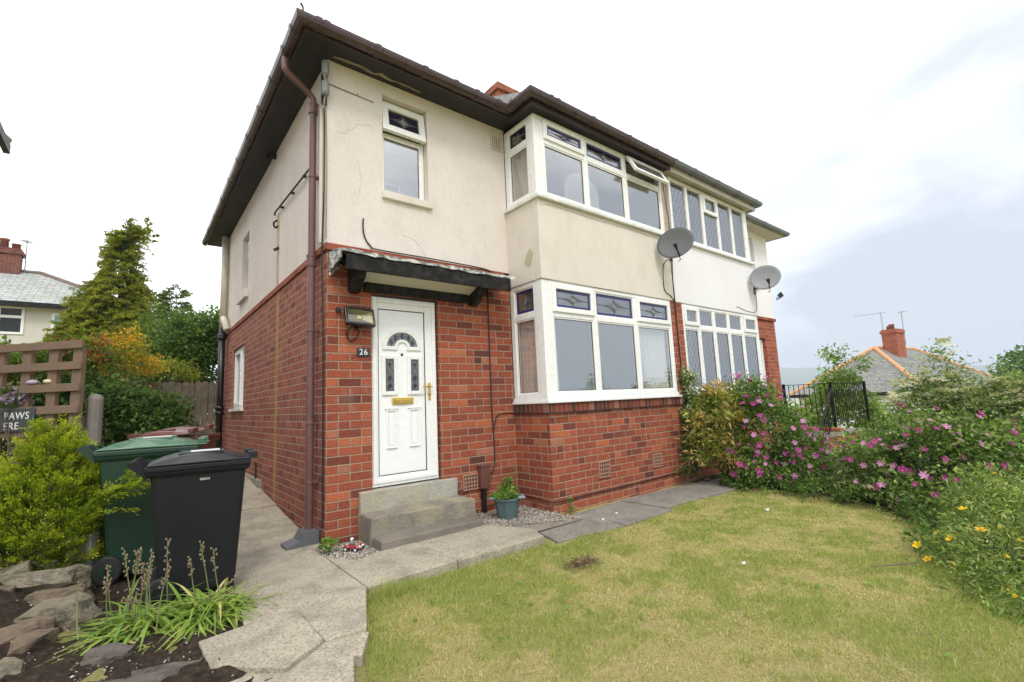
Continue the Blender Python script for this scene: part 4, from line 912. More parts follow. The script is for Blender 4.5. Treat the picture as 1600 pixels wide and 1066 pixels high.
ys = np.concatenate([[-2500, -900, -350, -150, -80, -45, -28, -18, -12, -9, -7, -6], np.arange(-5.4, 8.2, .14), [8.6, 9.4, 10.5, 12, 14, 17, 21, 26, 34, 45, 60, 90, 150, 300, 700, 1500, 2600]])
X, Y = np.meshgrid(xs, ys); Z = H(X, Y); nx = len(xs)
me = bpy.data.meshes.new('ground')
idx = np.arange(len(xs)*len(ys)).reshape(len(ys), nx)
q = np.stack([idx[:-1, :-1], idx[:-1, 1:], idx[1:, 1:], idx[1:, :-1]], -1).reshape(-1, 4)
me.from_pydata(np.stack([X, Y, Z], -1).reshape(-1, 3).tolist(), [], q.tolist()); lab(link('ground', me, m_turf, smooth=True), kind='structure')
def sheet(name, x0, x1, y0, y1, step, mat, lift, amp, inside=None):
    xs_ = np.arange(x0, x1+1e-6, step); ys_ = np.arange(y0, y1+1e-6, step); X_, Y_ = np.meshgrid(xs_, ys_)
    Z_ = H(X_, Y_)+lift+amp*(vnoise(X_, Y_, 9, 5)-.4)+amp*.7*(vnoise(X_, Y_, 22, 8)-.5)
    id_ = np.arange(X_.size).reshape(X_.shape); f = np.stack([id_[:-1, :-1], id_[:-1, 1:], id_[1:, 1:], id_[1:, :-1]], -1).reshape(-1, 4)
    if inside is not None:
        cx_ = (X_.ravel()[f].mean(1)); cy_ = (Y_.ravel()[f].mean(1)); f = f[inside(cx_, cy_)]
    m_ = bpy.data.meshes.new(name); m_.from_pydata(np.stack([X_, Y_, Z_], -1).reshape(-1, 3).tolist(), [], f.tolist()); o = link(name, m_, mat, smooth=True); return lab(o, kind='structure')
sheet('soil_bed', -3.2, -.62, -2.7, 2.4, .035, m_soil, .012, .05)
def shrub_bed(x, y): return (x > 4.95+.18*vnoise(x, y, 3, 2)+np.clip((-1.3-y), 0, 1.2)*.05-np.clip(-2.6-y, 0, 2)*1.15) & (y < -.62)
sheet('soil_bed', 2.2, 9.4, -4.9, -.62, .07, m_soil, .012, .04, shrub_bed)

# --- paving
rg = random.Random(11)
def slab(mb, pts, z, th=.085, tilt=.004):
    cx_ = sum(p[0] for p in pts)/len(pts); cy_ = sum(p[1] for p in pts)/len(pts); a, b = rg.uniform(-tilt, tilt), rg.uniform(-tilt, tilt)
    f = z if callable(z) else (lambda x, y: z)
    top = [(p[0], p[1], f(*p)+a*(p[0]-cx_)*3+b*(p[1]-cy_)*3) for p in pts]
    n = len(pts); k = len(mb.v); mb.v += top+[(p[0], p[1], p[2]-th) for p in top]
    mb.f.append(tuple(range(k, k+n))); mb.mi.append(mb.cur)
    for i in range(n): j = (i+1) % n; mb.f.append((k+i, k+n+i, k+n+j, k+j)); mb.mi.append(mb.cur)
m = MB(); zp = lambda x, y: -.042+.105*max(0, y-.7)
yy = -.02
for L_ in (.58, .62, .6, .66, .6, .62, .6, .64, .6, .62, .66, .6):
    slab(m, [(-.76+rg.uniform(-.03, .03), yy+.006), (-.012, yy+.006), (-.012, yy+L_-.006), (-.76+rg.uniform(-.03, .03), yy+L_-.006)], zp); yy += L_
slab(m, [(-.80, -.70), (-.115, -.70), (-.115, -.026), (-.78, -.026)], -.042)
slab(m, [(-.86, -1.297), (-.112, -1.264), (-.110, -.706), (-.80, -.706)], -.040)
slab(m, [(-.105, -1.262), (.615, -1.255), (.615, -.55), (.29, -.55), (.05, -.62), (-.105, -.34)], -.038)
slab(m, [(.621, -1.255), (1.50, -1.285), (1.585, -1.06), (1.45, -.66), (1.36, -.54), (.621, -.54)], -.032)
slab(m, [(-1.09, -1.40), (-.585, -1.305), (-.580, -1.84), (-.80, -2.0), (-1.075, -1.74)], -.018, .075)
slab(m, [(-.577, -1.300), (-.125, -1.270), (-.355, -1.862), (-.572, -1.835)], -.032)
slab(m, [(-1.10, -1.60), (-.95, -1.60), (-.60, -1.78), (-.345, -1.868), (-.47, -2.09), (-.50, -2.06), (-.75, -2.75), (-1.5, -2.75)], -.046, .085, .001)
pav = m.build('path', m_paving, bevel=.007); lab(pav, kind='structure')
m = MB(); dz = lambda x, y: -.078
slab(m, [(1.60, -1.34), (2.40, -1.47), (2.47, -.98), (2.22, -.80), (1.72, -.90)], dz); slab(m, [(2.415, -1.47), (3.27, -1.43), (3.27, -.70), (2.24, -.79), (2.48, -.98)], dz); slab(m, [(3.285, -1.37), (4.0, -1.34), (3.98, -.70), (3.285, -.70)], dz); slab(m, [(4.015, -1.36), (4.72, -1.42), (4.80, -.80), (4.0, -.70)], dz); slab(m, [(4.73, -1.42), (5.3, -1.3), (5.4, -.7), (4.82, -.80)], dz)
lab(m.build('path', m_darkpaving, bevel=.008), kind='structure')

# --- gravel
def pebbles(name, n, sampler, smin, smax, seed):
    r_ = np.random.default_rng(seed); p = sampler(r_, n); n = len(p); s_ = r_.uniform(smin, smax, (n, 1, 1))*np.array([1, .8, .55])
    base = np.array([[1, 0, 0], [0, 1, 0], [-1, 0, 0], [0, -1, 0], [0, 0, 1], [0, 0, -1.]]); a = r_.uniform(0, 6.28, n); ca, sa = np.cos(a), np.sin(a)
    v = base[None]*s_*r_.uniform(.75, 1.25, (n, 6, 1)); v = np.stack([v[..., 0]*ca[:, None]-v[..., 1]*sa[:, None], v[..., 0]*sa[:, None]+v[..., 1]*ca[:, None], v[..., 2]], -1)+p[:, None]
    f = np.array([[0, 1, 4], [1, 2, 4], [2, 3, 4], [3, 0, 4], [1, 0, 5], [2, 1, 5], [3, 2, 5], [0, 3, 5]]); F = (f[None]+np.arange(n)[:, None, None]*6).reshape(-1, 3)
    pal = np.array([[.42, .37, .30], [.52, .48, .42], [.33, .28, .22], [.27, .25, .23], [.46, .36, .27], [.60, .57, .52]]); c = pal[r_.integers(0, 6, n)]*r_.uniform(.75, 1.15, (n, 1))
    return raw_mesh(name, v.reshape(-1, 3), F, np.repeat(c, 8, 0), m_pebble)
def raw_mesh(name, V, F, fcol, mat, parent=None, loc=(0, 0, 0)):
    """mesh from numpy arrays with a colour per face"""
    m_ = bpy.data.meshes.new(name); k = F.shape[1]; m_.vertices.add(len(V)); m_.vertices.foreach_set('co', V.astype(np.float32).ravel()); m_.loops.add(F.size); m_.loops.foreach_set('vertex_index', F.astype(np.int32).ravel())
    m_.polygons.add(len(F)); m_.polygons.foreach_set('loop_start', np.arange(0, F.size, k, dtype=np.int32)); m_.update(calc_edges=True)
    at = m_.attributes.new('Col', 'FLOAT_COLOR', 'FACE'); at.data.foreach_set('color', np.concatenate([fcol, np.ones((len(fcol), 1))], 1).astype(np.float32).ravel())
    return link(name, m_, mat, parent, loc)
def samp(polys, z):
    def f(r_, n):
        out = []
        for (x0, x1, y0, y1, fn, w_) in polys:
            k = int(n*w_); x = r_.uniform(x0, x1, k); y = r_.uniform(y0, y1, k); ok = fn(x, y); x, y = x[ok], y[ok]; out.append(np.stack([x, y, np.full_like(x, z)+r_.uniform(-.006, .012, len(x))], 1))
        return np.concatenate(out)
    return f
lab(pebbles('gravel', 6500, samp([(-.12, .33, -.70, -.0, lambda x, y: (y > -.34-(x+.10)*1.8-.04) & (y > -.66), .36), (1.30, 2.27, -1.0, -.0, lambda x, y: (y > -.60-.45*(x-1.36)) , .52), (-.92, -.72, -.75, .2, lambda x, y: x > -.95, .12)], -.062), .006, .013, 2), kind='stuff')
m = MB(); m.face([(-.10, -.66, -.068), (.33, -.66, -.068), (.33, 0, -.068), (-.10, 0, -.068)]); m.face([(1.3, -1.02, -.0685), (2.3, -1.02, -.0685), (2.3, 0, -.0685), (1.3, 0, -.0685)]); lab(m.build('gravel_bed', m_gravelbed), kind='structure')

# --- steps to the door
st = thing('stone_steps', 'three worn stone steps rising to the white front door', 'steps', (.83, -.28, -.07))
so_ = (.83, -.28, -.07)
def rough_box(mb, x0, x1, y0, y1, z0, z1, j, seed, nx_=14, ny_=4, nz_=3):
    """stone block with a gently uneven surface"""
    bm = bmesh.new(); bmesh.ops.create_cube(bm, size=1); bmesh.ops.subdivide_edges(bm, edges=bm.edges[:], cuts=5, use_grid_fill=True)
    from mathutils import noise as mn
    for v in bm.verts:
        p = Vector((x0+(v.co.x+.5)*(x1-x0), y0+(v.co.y+.5)*(y1-y0), z0+(v.co.z+.5)*(z1-z0))); k = mn.noise_vector(p*5+Vector((seed, 0, 0)))*j
        e_ = sum(abs(abs(c)-.5) < 1e-4 for c in v.co)
        v.co = p+k
    off = len(mb.v); bm.verts.index_update(); mb.v += [tuple(v.co) for v in bm.verts]; mb.f += [tuple(off+v.index for v in f.verts) for f in bm.faces]; mb.mi += [0]*len(bm.faces); bm.free(); return mb
rough_box(MB(), .306, 1.382, -.055, .10, .10, .378, .006, 1).build('threshold_block', m_threshold, st, so_, bevel=.01)
rough_box(MB(), .296, 1.42, -.335, -.004, -.07, .192, .012, 2).build('upper_step', m_step, st, so_, bevel=.016)
rough_box(MB(), .30, 1.352, -.56, -.30, -.10, .030, .010, 3).build('lower_step', m_step_low, st, so_, bevel=.014)

# --- drain cover at the foot of the downpipe
o = MB(); o.prism([(.01, 0, .0), (-.27, 0, .0), (-.27, 0, .02), (-.16, 0, .05), (-.12, 0, .12), (.01, 0, .12)], (0, .20, 0))
o.box(-.25, -.19, .04, .16, .022, .026)
sh = o.build('drain_cover', m_shoe, None, None, bevel=.008, loc=(-.035, .10, -.04)); lab(sh, 'grey plastic drain cover at the foot of the brown downpipe', 'drain cover')

# --- plant pot by the bay
pp = (1.78, -.40, -.062)
pt = thing('plant_pot', 'octagonal grey green plastic pot with two pale handles beside the bay', 'plant pot', pp)
o = MB(); o.lathe([(.105, 0), (.14, .19), (.155, .192), (.155, .215), (.138, .215), (.13, .18), (.01, .175)], n=8); o.build('pot_body', m_pot, pt, bevel=.004)
for s_ in (-1, 1):
    d = (math.cos(rad(-39)), math.sin(rad(-39))); o = MB(); o.tube(catmull([(s_*.12*d[0]-.06*d[1], s_*.12*d[1]+.06*d[0], .215), (s_*.175*d[0]-.035*d[1], s_*.175*d[1]+.035*d[0], .21), (s_*.185*d[0], s_*.185*d[1], .20), (s_*.175*d[0]+.035*d[1], s_*.175*d[1]-.035*d[0], .21), (s_*.12*d[0]+.06*d[1], s_*.12*d[1]-.06*d[0], .215)], 4), .016, 8); o.build('handle', m_pothandle, pt, smooth=True)
o = MB(); o.lathe([(.10, 0), (.12, .185)], n=8); 
MB().lathe([(.128, .170), (.10, .186), (.01, .19)], n=10).build('potting_soil', m_soil, pt)

# --- toy racing car on the gravel
ty = thing('toy_car', 'small red toy racing car with helmeted driver on the gravel by the steps', 'toy', (.15, -.30, -.058), rad(-58))
o = MB(); o.hexa([(-.075, -.022, .016), (.07, -.016, .016), (.07, .016, .016), (-.075, .022, .016)], [(-.07, -.018, .046), (.06, -.011, .040), (.06, .011, .040), (-.07, .018, .046)]); o.build('body', m_toyred, ty, bevel=.006)
for sx in (-.05, .05):
    for sy in (-.042, .042):
        wv = MB().lathe([(.006, -.009), (.021, -.009), (.022, 0), (.021, .009), (.006, .009)], (sx, sy, .022), 14, 'y').build('wheel', m_toydark, ty, smooth=False)
        MB().lathe([(.004, -.0105), (.012, -.0105), (.012, .0105), (.004, .0105)], (sx, sy, .022), 12, 'y').build('hub', m_toywhite, wv)
        MB().tube(catmull([(sx-.026, sy, .03), (sx, sy, .05), (sx+.024, sy, .036)], 4), .009, 6).build('mudguard', m_toyred, ty)
for sy in (-.02, .02): MB().lathe([(.002, .0), (.010, .004), (.010, .014), (.004, .018)], (.066, sy, .044), 10, 'x').build('headlight', m_toywhite, ty)
MB().lathe([(.011, .044), (.016, .055), (.013, .072), (.007, .078)], (-.02, 0, 0), 12).build('driver_body', m_toyteal, ty, smooth=True)
hd = MB().lathe([(.004, .074), (.013, .080), (.017, .092), (.014, .104), (.004, .110)], (-.02, 0, 0), 12).build('driver_helmet', m_toywhite, ty, smooth=True)
MB().lathe([(.004, -.005), (.011, 0), (.004, .006)], (-.008, 0, .091), 10, 'x').build('visor', m_toydark, hd)

# --- floodlights, number, satellite dishes
def floodlight(loc, rz, label, s_=1.0):
    t_ = thing('floodlight', label, 'floodlight', loc, rz)
    tl = Matrix.Translation((0, -.10, .0)) @ Matrix.Rotation(rad(-24), 4, 'X') @ Matrix.Rotation(rad(3), 4, 'Y')
    w_, h_ = .145*s_, .098*s_
    m_ = MB(); m_.frame(-w_, w_, -h_, h_, -.02, .02, .022*s_); m_.hexa([(-w_, .02, -h_), (w_, .02, -h_), (w_*.7, .06, -h_*.7), (-w_*.7, .06, -h_*.7)], [(-w_, .02, h_), (w_, .02, h_), (w_*.7, .06, h_*.7), (-w_*.7, .06, h_*.7)]); m_.xf(tl); m_.build('casing', m_lampblack, t_, bevel=.004)
    a, b = w_-.024*s_, h_-.024*s_; m_ = MB(); i_ = [(-a*.28, .016, -b*.25), (a*.28, .016, -b*.25), (a*.28, .016, b*.30), (-a*.28, .016, b*.30)]; o_ = [(-a, -.012, -b), (a, -.012, -b), (a, -.012, b), (-a, -.012, b)]
    for k in range(4): m_.face([o_[k], o_[(k+1) % 4], i_[(k+1) % 4], i_[k]])
    m_.face(i_); rf = m_.xf(tl).build('reflector', m_reflector, t_)
    MB().box(-.016*s_, .016*s_, .008, .014, -.014*s_, .014*s_).xf(tl).build('led', m_led, rf)
    MB().box(-a, a, -.0165, -.0145, -b, b).xf(tl).build('front_glass', glass_clear, t_)
    m_ = MB(); m_.box(-.012*s_-.19*s_, -.19*s_+.03, -.04, 0, .05, .09) if s_ == 1 else None
    m_.tube([(0, -.0, -.085), (0, -.06, -.085), (0, -.07, -.04)], .012, 7); m_.box(-.02, .02, -.012, 0, -.12, -.05); m_.build('bracket', m_lampblack, t_)
    if s_ == 1: MB().tube(catmull([(-.06, -.05, -.09), (-.10, -.02, -.16), (-.06, -.012, -.235), (-.005, -.012, -.20), (.03, -.012, -.12)], 5), .006, 6).build('flex', m_cable, t_)
    return t_
glass_clear = glass_mat('clear front glass', (.92, .92, .90), .03)
fl = floodlight((.285, 0, 2.06), rad(0), 'black floodlight with yellow reflector on the brick beside the front door')
f2 = floodlight((10.11, -.10, 3.34), rad(35), 'small dark floodlight on the far corner of the white rendered house', .55)
np_ = MB().box(-.066, .066, -.010, 0, -.042, .042).build('number_plaque', m_signslate if False else m_toydark, None, None, bevel=.004, loc=(.355, -.002, 1.722)); lab(np_, 'small dark plaque with white house number 26 beside the door', 'house number')
me = text_mesh('26', .082, .0015, 1.12); o = link('number', me, m_signwhite, np_, (0, -.0115, 0)); o.rotation_euler = (rad(90), 0, 0)
def dish(mount, cen, aim, R_, mat, label):
    """offset satellite dish: shallow oval bowl, LNB on an arm, wall bracket"""
    t_ = thing('satellite_dish', label, 'satellite dish', mount); M0 = Vector(mount)
    aim = Vector(aim).normalized(); q_ = aim.to_track_quat('Z', 'Y').to_matrix().to_4x4() @ Matrix.Rotation(rad(14), 4, 'Z'); T = Matrix.Translation(Vector(cen)-M0) @ q_
    m_ = MB(); rings = 7; n = 30
    for i in range(rings+1):
        r_ = R_*i/rings
        for j in range(n): a = 2*math.pi*j/n; m_.v.append((r_*math.cos(a)*1.08, r_*math.sin(a)*.94, .17*(r_/R_)**2*R_))
    for i in range(rings):
        for j in range(n): m_.f.append((i*n+j, i*n+(j+1) % n, (i+1)*n+(j+1) % n, (i+1)*n+j)); m_.mi.append(0)
    rim = MB(); rim.tube([(R_*math.cos(2*math.pi*j/n)*1.08, R_*math.sin(2*math.pi*j/n)*.94, .17*R_) for j in range(n+1)], .006, 6).xf(T)
    b_ = m_.xf(T).build('reflector', mat, t_, smooth=True); b_.modifiers.new('s', 'SOLIDIFY').thickness = .004
    rim.build('rim', mat, b_)
    lowv = T.to_3x3() @ Vector((0, -1, 0)); up_ = lowv.z < 0
    sg = -1 if up_ else 1
    tip = T @ Vector((0, sg*R_*.62, R_*.85)); rt = T @ Vector((0, sg*R_*.92, .15*R_))
    arm = MB().tube([T @ Vector((0, sg*R_*.6, -.03)), rt, tip], .011, 8).build('lnb_arm', m_castiron, t_)
    ax = (T @ Vector((0, 0, .3))-tip).normalized(); MB().tube([tip-ax*.03, tip, tip+ax*.02, tip+ax*.06], [.018, .018, .03, .032], 12).build('lnb', m_lampblack, arm)
    MB().tube([tip-ax*.03, tip-ax*.035+Vector((0, 0, -.03)), rt+Vector((.01, 0, -.05)), rt+Vector((.03, .05, -.06))], .006, 6).build('lead', m_cable, arm)
    bp = T @ Vector((0, 0, -.05))
    m_ = MB(); m_.box(-.04, .04, -.012, 0, -.10, .10); m_.tube([(0, 0, 0), (0, -.12, 0), (bp.x, bp.y, bp.z-.02), tuple(bp)], .017, 8); m_.build('wall_bracket', m_castiron, t_)
    m_ = MB(); m_.xf(Matrix.Identity(4)); m_.box(-.07, .07, -.05, .05, -.055, -.005); m_.xf(T); m_.build('back_plate', m_dish, t_)
    return t_
dish((5.0, YB-.015, 3.32), (4.70, YB-.30, 3.36), (-1.0, -.42, .10), .240, m_dish, 'large dark grey satellite dish on the bay between the two houses')
dish((7.79, YB-.015, 3.10), (7.66, YB-.28, 3.24), (-1.0, -.50, .10), .240, m_dishpale, 'pale grey satellite dish on the white neighbour bay corner')
o = MB(); 
o.tube(catmull([(4.80, -.70, 3.20), (4.77, YB-.02, 3.10), (4.74, YB-.02, 2.80), (4.79, YB-.02, 2.70), (4.90, YB-.02, 2.66), (4.99, YB-.02, 2.58)], 5), .007, 6); o.tube(catmull([(4.98, YB-.05, 3.25), (5.0, YB-.02, 3.0), (5.0, YB-.02, 2.6), (5.02, YB-.012, 2.0), (5.03, YB-.012, 1.4), (5.02, YB-.012, .9)], 5), .009, 6); o.tube(catmull([(4.96, YB-.02, 4.62), (4.985, YB-.024, 4.2), (4.97, YB-.07, 3.64), (4.985, YB-.03, 3.5), (4.99, YB-.02, 3.3)], 5), .006, 6)
o.build('aerial_cable', m_cable, house)
o = MB(); o.tube(catmull([(7.80, YB-.02, 3.05), (7.80, YB-.03, 2.85), (7.74, YB-.02, 2.66), (7.4, YB-.018, 2.64), (7.0, YB-.018, 2.69)], 5), .006, 6); nb(o, 'aerial_cable', m_greycable)

lab(MB().prism([(3.08, -.30, 3.65)]+[(3.43+.35*math.cos(math.pi*(1-i/12)), -.30, 4.08+.26*math.sin(math.pi*i/12)) for i in range(13)]+[(3.78, -.30, 3.65)], (0, .03, 0)).build('arched_board', m_curtain, None, None, bevel=.004), 'white arched mirror back standing inside the upstairs bay window', 'mirror')
for k, (x_, z_) in enumerate(((2.62, .09), (2.72, .14), (2.79, .12), (2.86, .10))): lab(MB().box(x_-.022, x_+.022, -.47, -.44, 3.646, 3.646+z_).build('window_ornament', m_curtain, None, None, bevel=.004), ('first', 'second', 'third', 'fourth')[k]+' small white ornament from the left on the upstairs bay sill', 'ornament', 'white ornaments on the bay sill')
# ================================================================ bins
def bin_(loc, rz, s_, mb_, ml, label, sticker=True, name='wheelie_bin', number=False, h=.86):
    """+x is the front (lid edge), -x the hinge and handle"""
    t_ = thing(name, label, 'wheelie bin', loc, rz)
    def bx8(l0, w0, l1, w1, z0, z1, x0=0, x1=0): return [(x0-l0, -w0, z0), (x0+l0, -w0, z0), (x0+l0, w0, z0), (x0-l0, w0, z0)], [(x1-l1, -w1, z1), (x1+l1, -w1, z1), (x1+l1, w1, z1), (x1-l1, w1, z1)]
    hh = h
    m_ = MB(); m_.hexa(*bx8(.218, .17, .285, .215, .03, hh*.925, .015, .0)); m_.build('body', mb_, t_, bevel=.028)
    m_ = MB(); m_.hexa(*bx8(.292, .222, .312, .238, hh*.87, hh*.905)); m_.hexa(*bx8(.312, .238, .312, .238, hh*.906, hh*.945)); m_.build('rim', mb_, t_, bevel=.008)
    m_ = MB()   # lid: low dome with a lip that sticks out at the front
    n = 9; prof = []
    for i in range(n+1):
        u = i/n; x_ = -.30+u*.665; w_ = .243-.010*abs(u-.5); z_ = hh*.95+.052*math.sin(math.pi*min(1, u*1.02)**.8)*(1 if u < .86 else .6); prof.append((x_, w_, z_))
    k = 0
    for (x_, w_, z_) in prof: m_.v += [(x_, -w_, hh*.948), (x_, -w_, hh*.958), (x_, -w_*.86, z_), (x_, -w_*.45, z_+.008), (x_, w_*.45, z_+.008), (x_, w_*.86, z_), (x_, w_, hh*.958), (x_, w_, hh*.948)]
    for i in range(n):
        for j in range(7): m_.f.append((i*8+j, i*8+8+j, i*8+9+j, i*8+j+1)); m_.mi.append(0)
        m_.f.append((i*8+7, i*8+15, i*8+8, i*8)); m_.mi.append(0)
    m_.f.append(tuple(range(8))); m_.f.append(tuple(reversed(range(n*8, n*8+8)))); m_.mi += [0, 0]
    ld = m_.build('lid', ml, t_, smooth=False, bevel=.006)
    for q_ in ((-.13, .14, -.15, -.12, hh*.95+.035, hh*.95+.062), (-.13, .14, .12, .15, hh*.95+.035, hh*.95+.062)): MB().box(*q_).build('lid_rib', ml, ld, bevel=.006)
    for q_ in ((.30, .355, -.20, -.10, hh*.955, hh*.975+.02), (.30, .355, .10, .20, hh*.955, hh*.975+.02)): MB().box(*q_).build('lid_grip', ml, ld, bevel=.006)
    m_ = MB(); m_.tube([(-.385, -.20, hh*.965), (-.385, .20, hh*.965)], .019, 10); m_.build('handle', mb_, t_)
    for s2 in (-.185, 0, .185): 
        m_ = MB(); m_.prism([(-.30, s2-.02, hh*.86), (-.385, s2-.02, hh*.945), (-.40, s2-.02, hh*.985), (-.36, s2-.02, hh*.995), (-.30, s2-.02, hh*.93)], (0, .04, 0)); m_.build('handle_lug', mb_, t_, bevel=.005)
    MB().tube([(-.20, -.23, .085), (-.20, .23, .085)], .012, 8).build('axle', m_castiron, t_)
    for s2 in (-.225, .185):
        wh = MB().lathe([(.02, 0), (.075, .0), (.086, .008), (.086, .034), (.075, .042), (.02, .042)], (-.20, s2, .086), 22, 'y').build('wheel', m_rubber, t_)
        MB().lathe([(.01, -.004), (.045, -.004), (.045, .046), (.01, .046)], (-.20, s2, .086), 14, 'y').build('hub', mb_, wh)
    if sticker: MB().box(-.06, .12, -.08, .07, hh*.95+.0605, hh*.95+.0625).build('lid_sticker', m_sticker, ld)
    if number:
        m2 = text_mesh('000010', .019, .0008, 1.05); o_ = link('bin_number', m2, m_signwhite, t_, (.02, -.2085, hh*.745)); o_.rotation_euler = (rad(90+3.4), 0, 0)
        o_.location = (.03, -.2115, hh*.83)
    t_.scale = (s_*.97, s_*.97, s_*1.10); return t_
bin_((-1.02, -.45, -.045), rad(-5), 1.0, m_binblack, m_binblacklid, 'black wheelie bin with domed lid nearest the path', number=True)
bin_((-1.27, .34, -.03), rad(-9), 1.08, m_bingreen, m_bingreenlid, 'dark green wheelie bin behind the black one')
b3 = bin_((-1.02, 1.45, .10), rad(-34), .98, m_binbrown, m_binbrown, 'brown wheelie bin with warped lid at the back of the row', sticker=False)
for c_ in b3.children:
    if c_.name.startswith('lid'): c_.rotation_euler = (rad(4), rad(-5), 0); c_.location = (0, 0, .01)

# ================================================================ rocks and rockery
def rock(cen, size, rz, mat, label, seed, tilt=0):
    from mathutils import noise as mn
    bm = bmesh.new(); r_ = random.Random(seed)
    for i in range(26):
        p = Vector((r_.uniform(-1, 1), r_.uniform(-1, 1), r_.uniform(-1, 1))); k = max(abs(p.x), abs(p.y), abs(p.z)); p = p/k*r_.uniform(.82, 1) if r_.random() < .8 else p
        bm.verts.new((p.x*size[0]/2, p.y*size[1]/2, p.z*size[2]/2))
    g_ = bmesh.ops.convex_hull(bm, input=bm.verts[:]); bmesh.ops.delete(bm, geom=[x for x in g_['geom_interior'] if isinstance(x, bmesh.types.BMVert)], context='VERTS')
    bmesh.ops.triangulate(bm, faces=bm.faces[:]); bmesh.ops.subdivide_edges(bm, edges=bm.edges[:], cuts=3, use_grid_fill=True)
    for v in bm.verts: v.co += mn.noise_vector(v.co*13+Vector((seed, 0, 0)))*.014+mn.noise_vector(v.co*30+Vector((seed, 0, 0)))*.008
    m_ = bpy.data.meshes.new('rock'); bm.to_mesh(m_); bm.free(); o_ = link('garden_rock', m_, mat, None, cen); o_.rotation_euler = (tilt, rad(r_.uniform(-6, 6)), rz)
    return lab(o_, label, 'rock', 'rocks edging the raised bed')
RK = [((-1.83, .05, .085), (.40, .20, .13), -24, m_rock, 'long sandstone slab lying highest, under the golden conifer', -12), ((-1.66, .0, .075), (.16, .12, .15), -50, m_rock, 'small upright pale rock beside the grey concrete post foot', 0),
      ((-1.72, -.16, .01), (.36, .2, .11), -30, m_rock2, 'layered brown rock below the long sandstone slab', -8), ((-1.69, -.43, -.03), (.32, .2, .17), -36, m_rock, 'largest mossy sandstone block in the middle of the rockery', 0), ((-1.62, -.47, -.075), (.17, .12, .08), -30, m_rock3, 'greenish grey stone tucked under the mossy sandstone block', 0),
      ((-1.83, -.60, -.03), (.26, .13, .10), 22, m_rock2, 'tilted brown rock sloping up at the left edge of the bed', 0), ((-1.745, -.77, -.045), (.14, .12, .10), -20, m_rock2, 'small reddish brown stone on the soil in the rockery', 0), ((-1.81, -1.05, -.05), (.11, .11, .10), 0, m_rock, 'yellowish square rock nearest the viewer at the left edge', 0),
      ((-1.42, -1.20, -.055), (.18, .11, .06), -30, m_rock3, 'dark slate rock lying in front of the bluebell leaves', 0), ((-1.30, -1.60, -.085), (.36, .2, .05), -25, m_rock3, 'flat grey stone laid in the soil by the path', 0), ((-1.95, .10, .12), (.16, .14, .16), 10, m_rock, 'weathered rock at the far left below the conifer', 0),
      ((-1.99, -.05, .06), (.12, .1, .10), 10, m_rock2, 'small brown rock wedged at the left under the conifer', 0)]
for i, (c_, s_, r_, mt, lb_, tl) in enumerate(RK): rock((c_[0]-.035, c_[1]-.02, c_[2]+.03), tuple(k*1.26 for k in s_), rad(r_), mt, lb_, 40+i, rad(tl))
# broken path edge pieces and small white chips in the soil
def chips(name, n, box_, seed, mat, smin, smax, lift=.03):
    r_ = np.random.default_rng(seed); x = r_.uniform(box_[0], box_[1], n); y = r_.uniform(box_[2], box_[3], n); return np.stack([x, y, H(x, y)+lift], 1)
lab(pebbles('soil_chips', 900, lambda r_, n: chips('', n, (-1.95, -.78, -2.0, .2), 4, None, 0, 0, .018), .003, .010, 6), kind='stuff')

# ================================================================ trellis, posts, sign, fences
P0 = Vector((-2.40, 1.62, 0)); P1 = Vector((-1.772, 1.0, 0)); tdir = (P1-P0).normalized(); ang = math.atan2(tdir.y, tdir.x); tl_ = (P1-P0).length
tr = thing('wooden_trellis', 'weathered wooden pallet trellis with sign hung on it, at left', 'trellis', (P1.x, P1.y, .25), ang)
for z_ in (1.84, 1.655, 1.465, 1.275, 1.085, .80): MB().box(-1.3, .0, -.024, .0, z_-.035-.25, z_+.035-.25).build('rail', m_wood, tr, bevel=.004)
for x_ in (-.012-.05, -.30, -.565, -.84, -1.1): MB().box(x_-.045, x_+.045, .003, .045, -.2, 1.845-.25-.035*(x_ > -.1)).build('upright', m_wood, tr, bevel=.004)
MB().box(-.165, -.10, .07, .11, -.2, 1.5).build('upright', m_wood, tr, bevel=.004)
sg = thing('hanging_sign', 'dark slate sign with white capitals PAWS over ERE hung on the trellis', 'sign', (P1.x-.48*tdir.x, P1.y-.48*tdir.y, 1.20), ang)
MB().box(-.46, .09, -.042, -.026, -.10, .10).build('sign_board', m_signslate, sg, bevel=.006)
for tx, x_, z_ in (('PAWS', -.075, .035), ('ERE', -.122, -.052)):
    me = text_mesh(tx, .088, .001, 1.1); o = link('lettering', me, m_signwhite, sg, (x_, -.0435, z_)); o.rotation_euler = (rad(90), 0, 0)
MB().tube([(.07, -.03, .09), (.03, -.02, .20), (-.2, -.015, .23)], .004, 5).build('hanging_string', m_cable, sg)
gp = MB(); gp.tube([(0, 0, -.35), (0, 0, .92), (0, 0, .955), (0, 0, .965)], [.062, .06, .045, .01], 14); gp.tube([(-.075, .03, -.3), (-.075, .03, .78)], .04, 10); lab(gp.build('gate_post', m_postwood, None, None, loc=(-1.68, 1.16, .44)), 'round topped grey wooden gate post beside the trellis end', 'post')
gb = MB(); gb.box(-.05, .06, -.07, .07, -.45, .30); lab(gb.build('wooden_post', m_postwood, None, None, bevel=.006, loc=(-1.585, 1.0, .50)), 'short square cut wooden post between gate post and green bin', 'post')
lab(MB().box(-.14, .0, -.035, .035, -.25, .32).box(.002, .045, -.045, .03, -.25, .34).build('concrete_post', m_greyconc, None, None, bevel=.005, loc=(-1.62, .30, .0)), 'grey concrete post foot standing behind the rocks by the bins', 'post').rotation_euler = (0, 0, rad(-35))
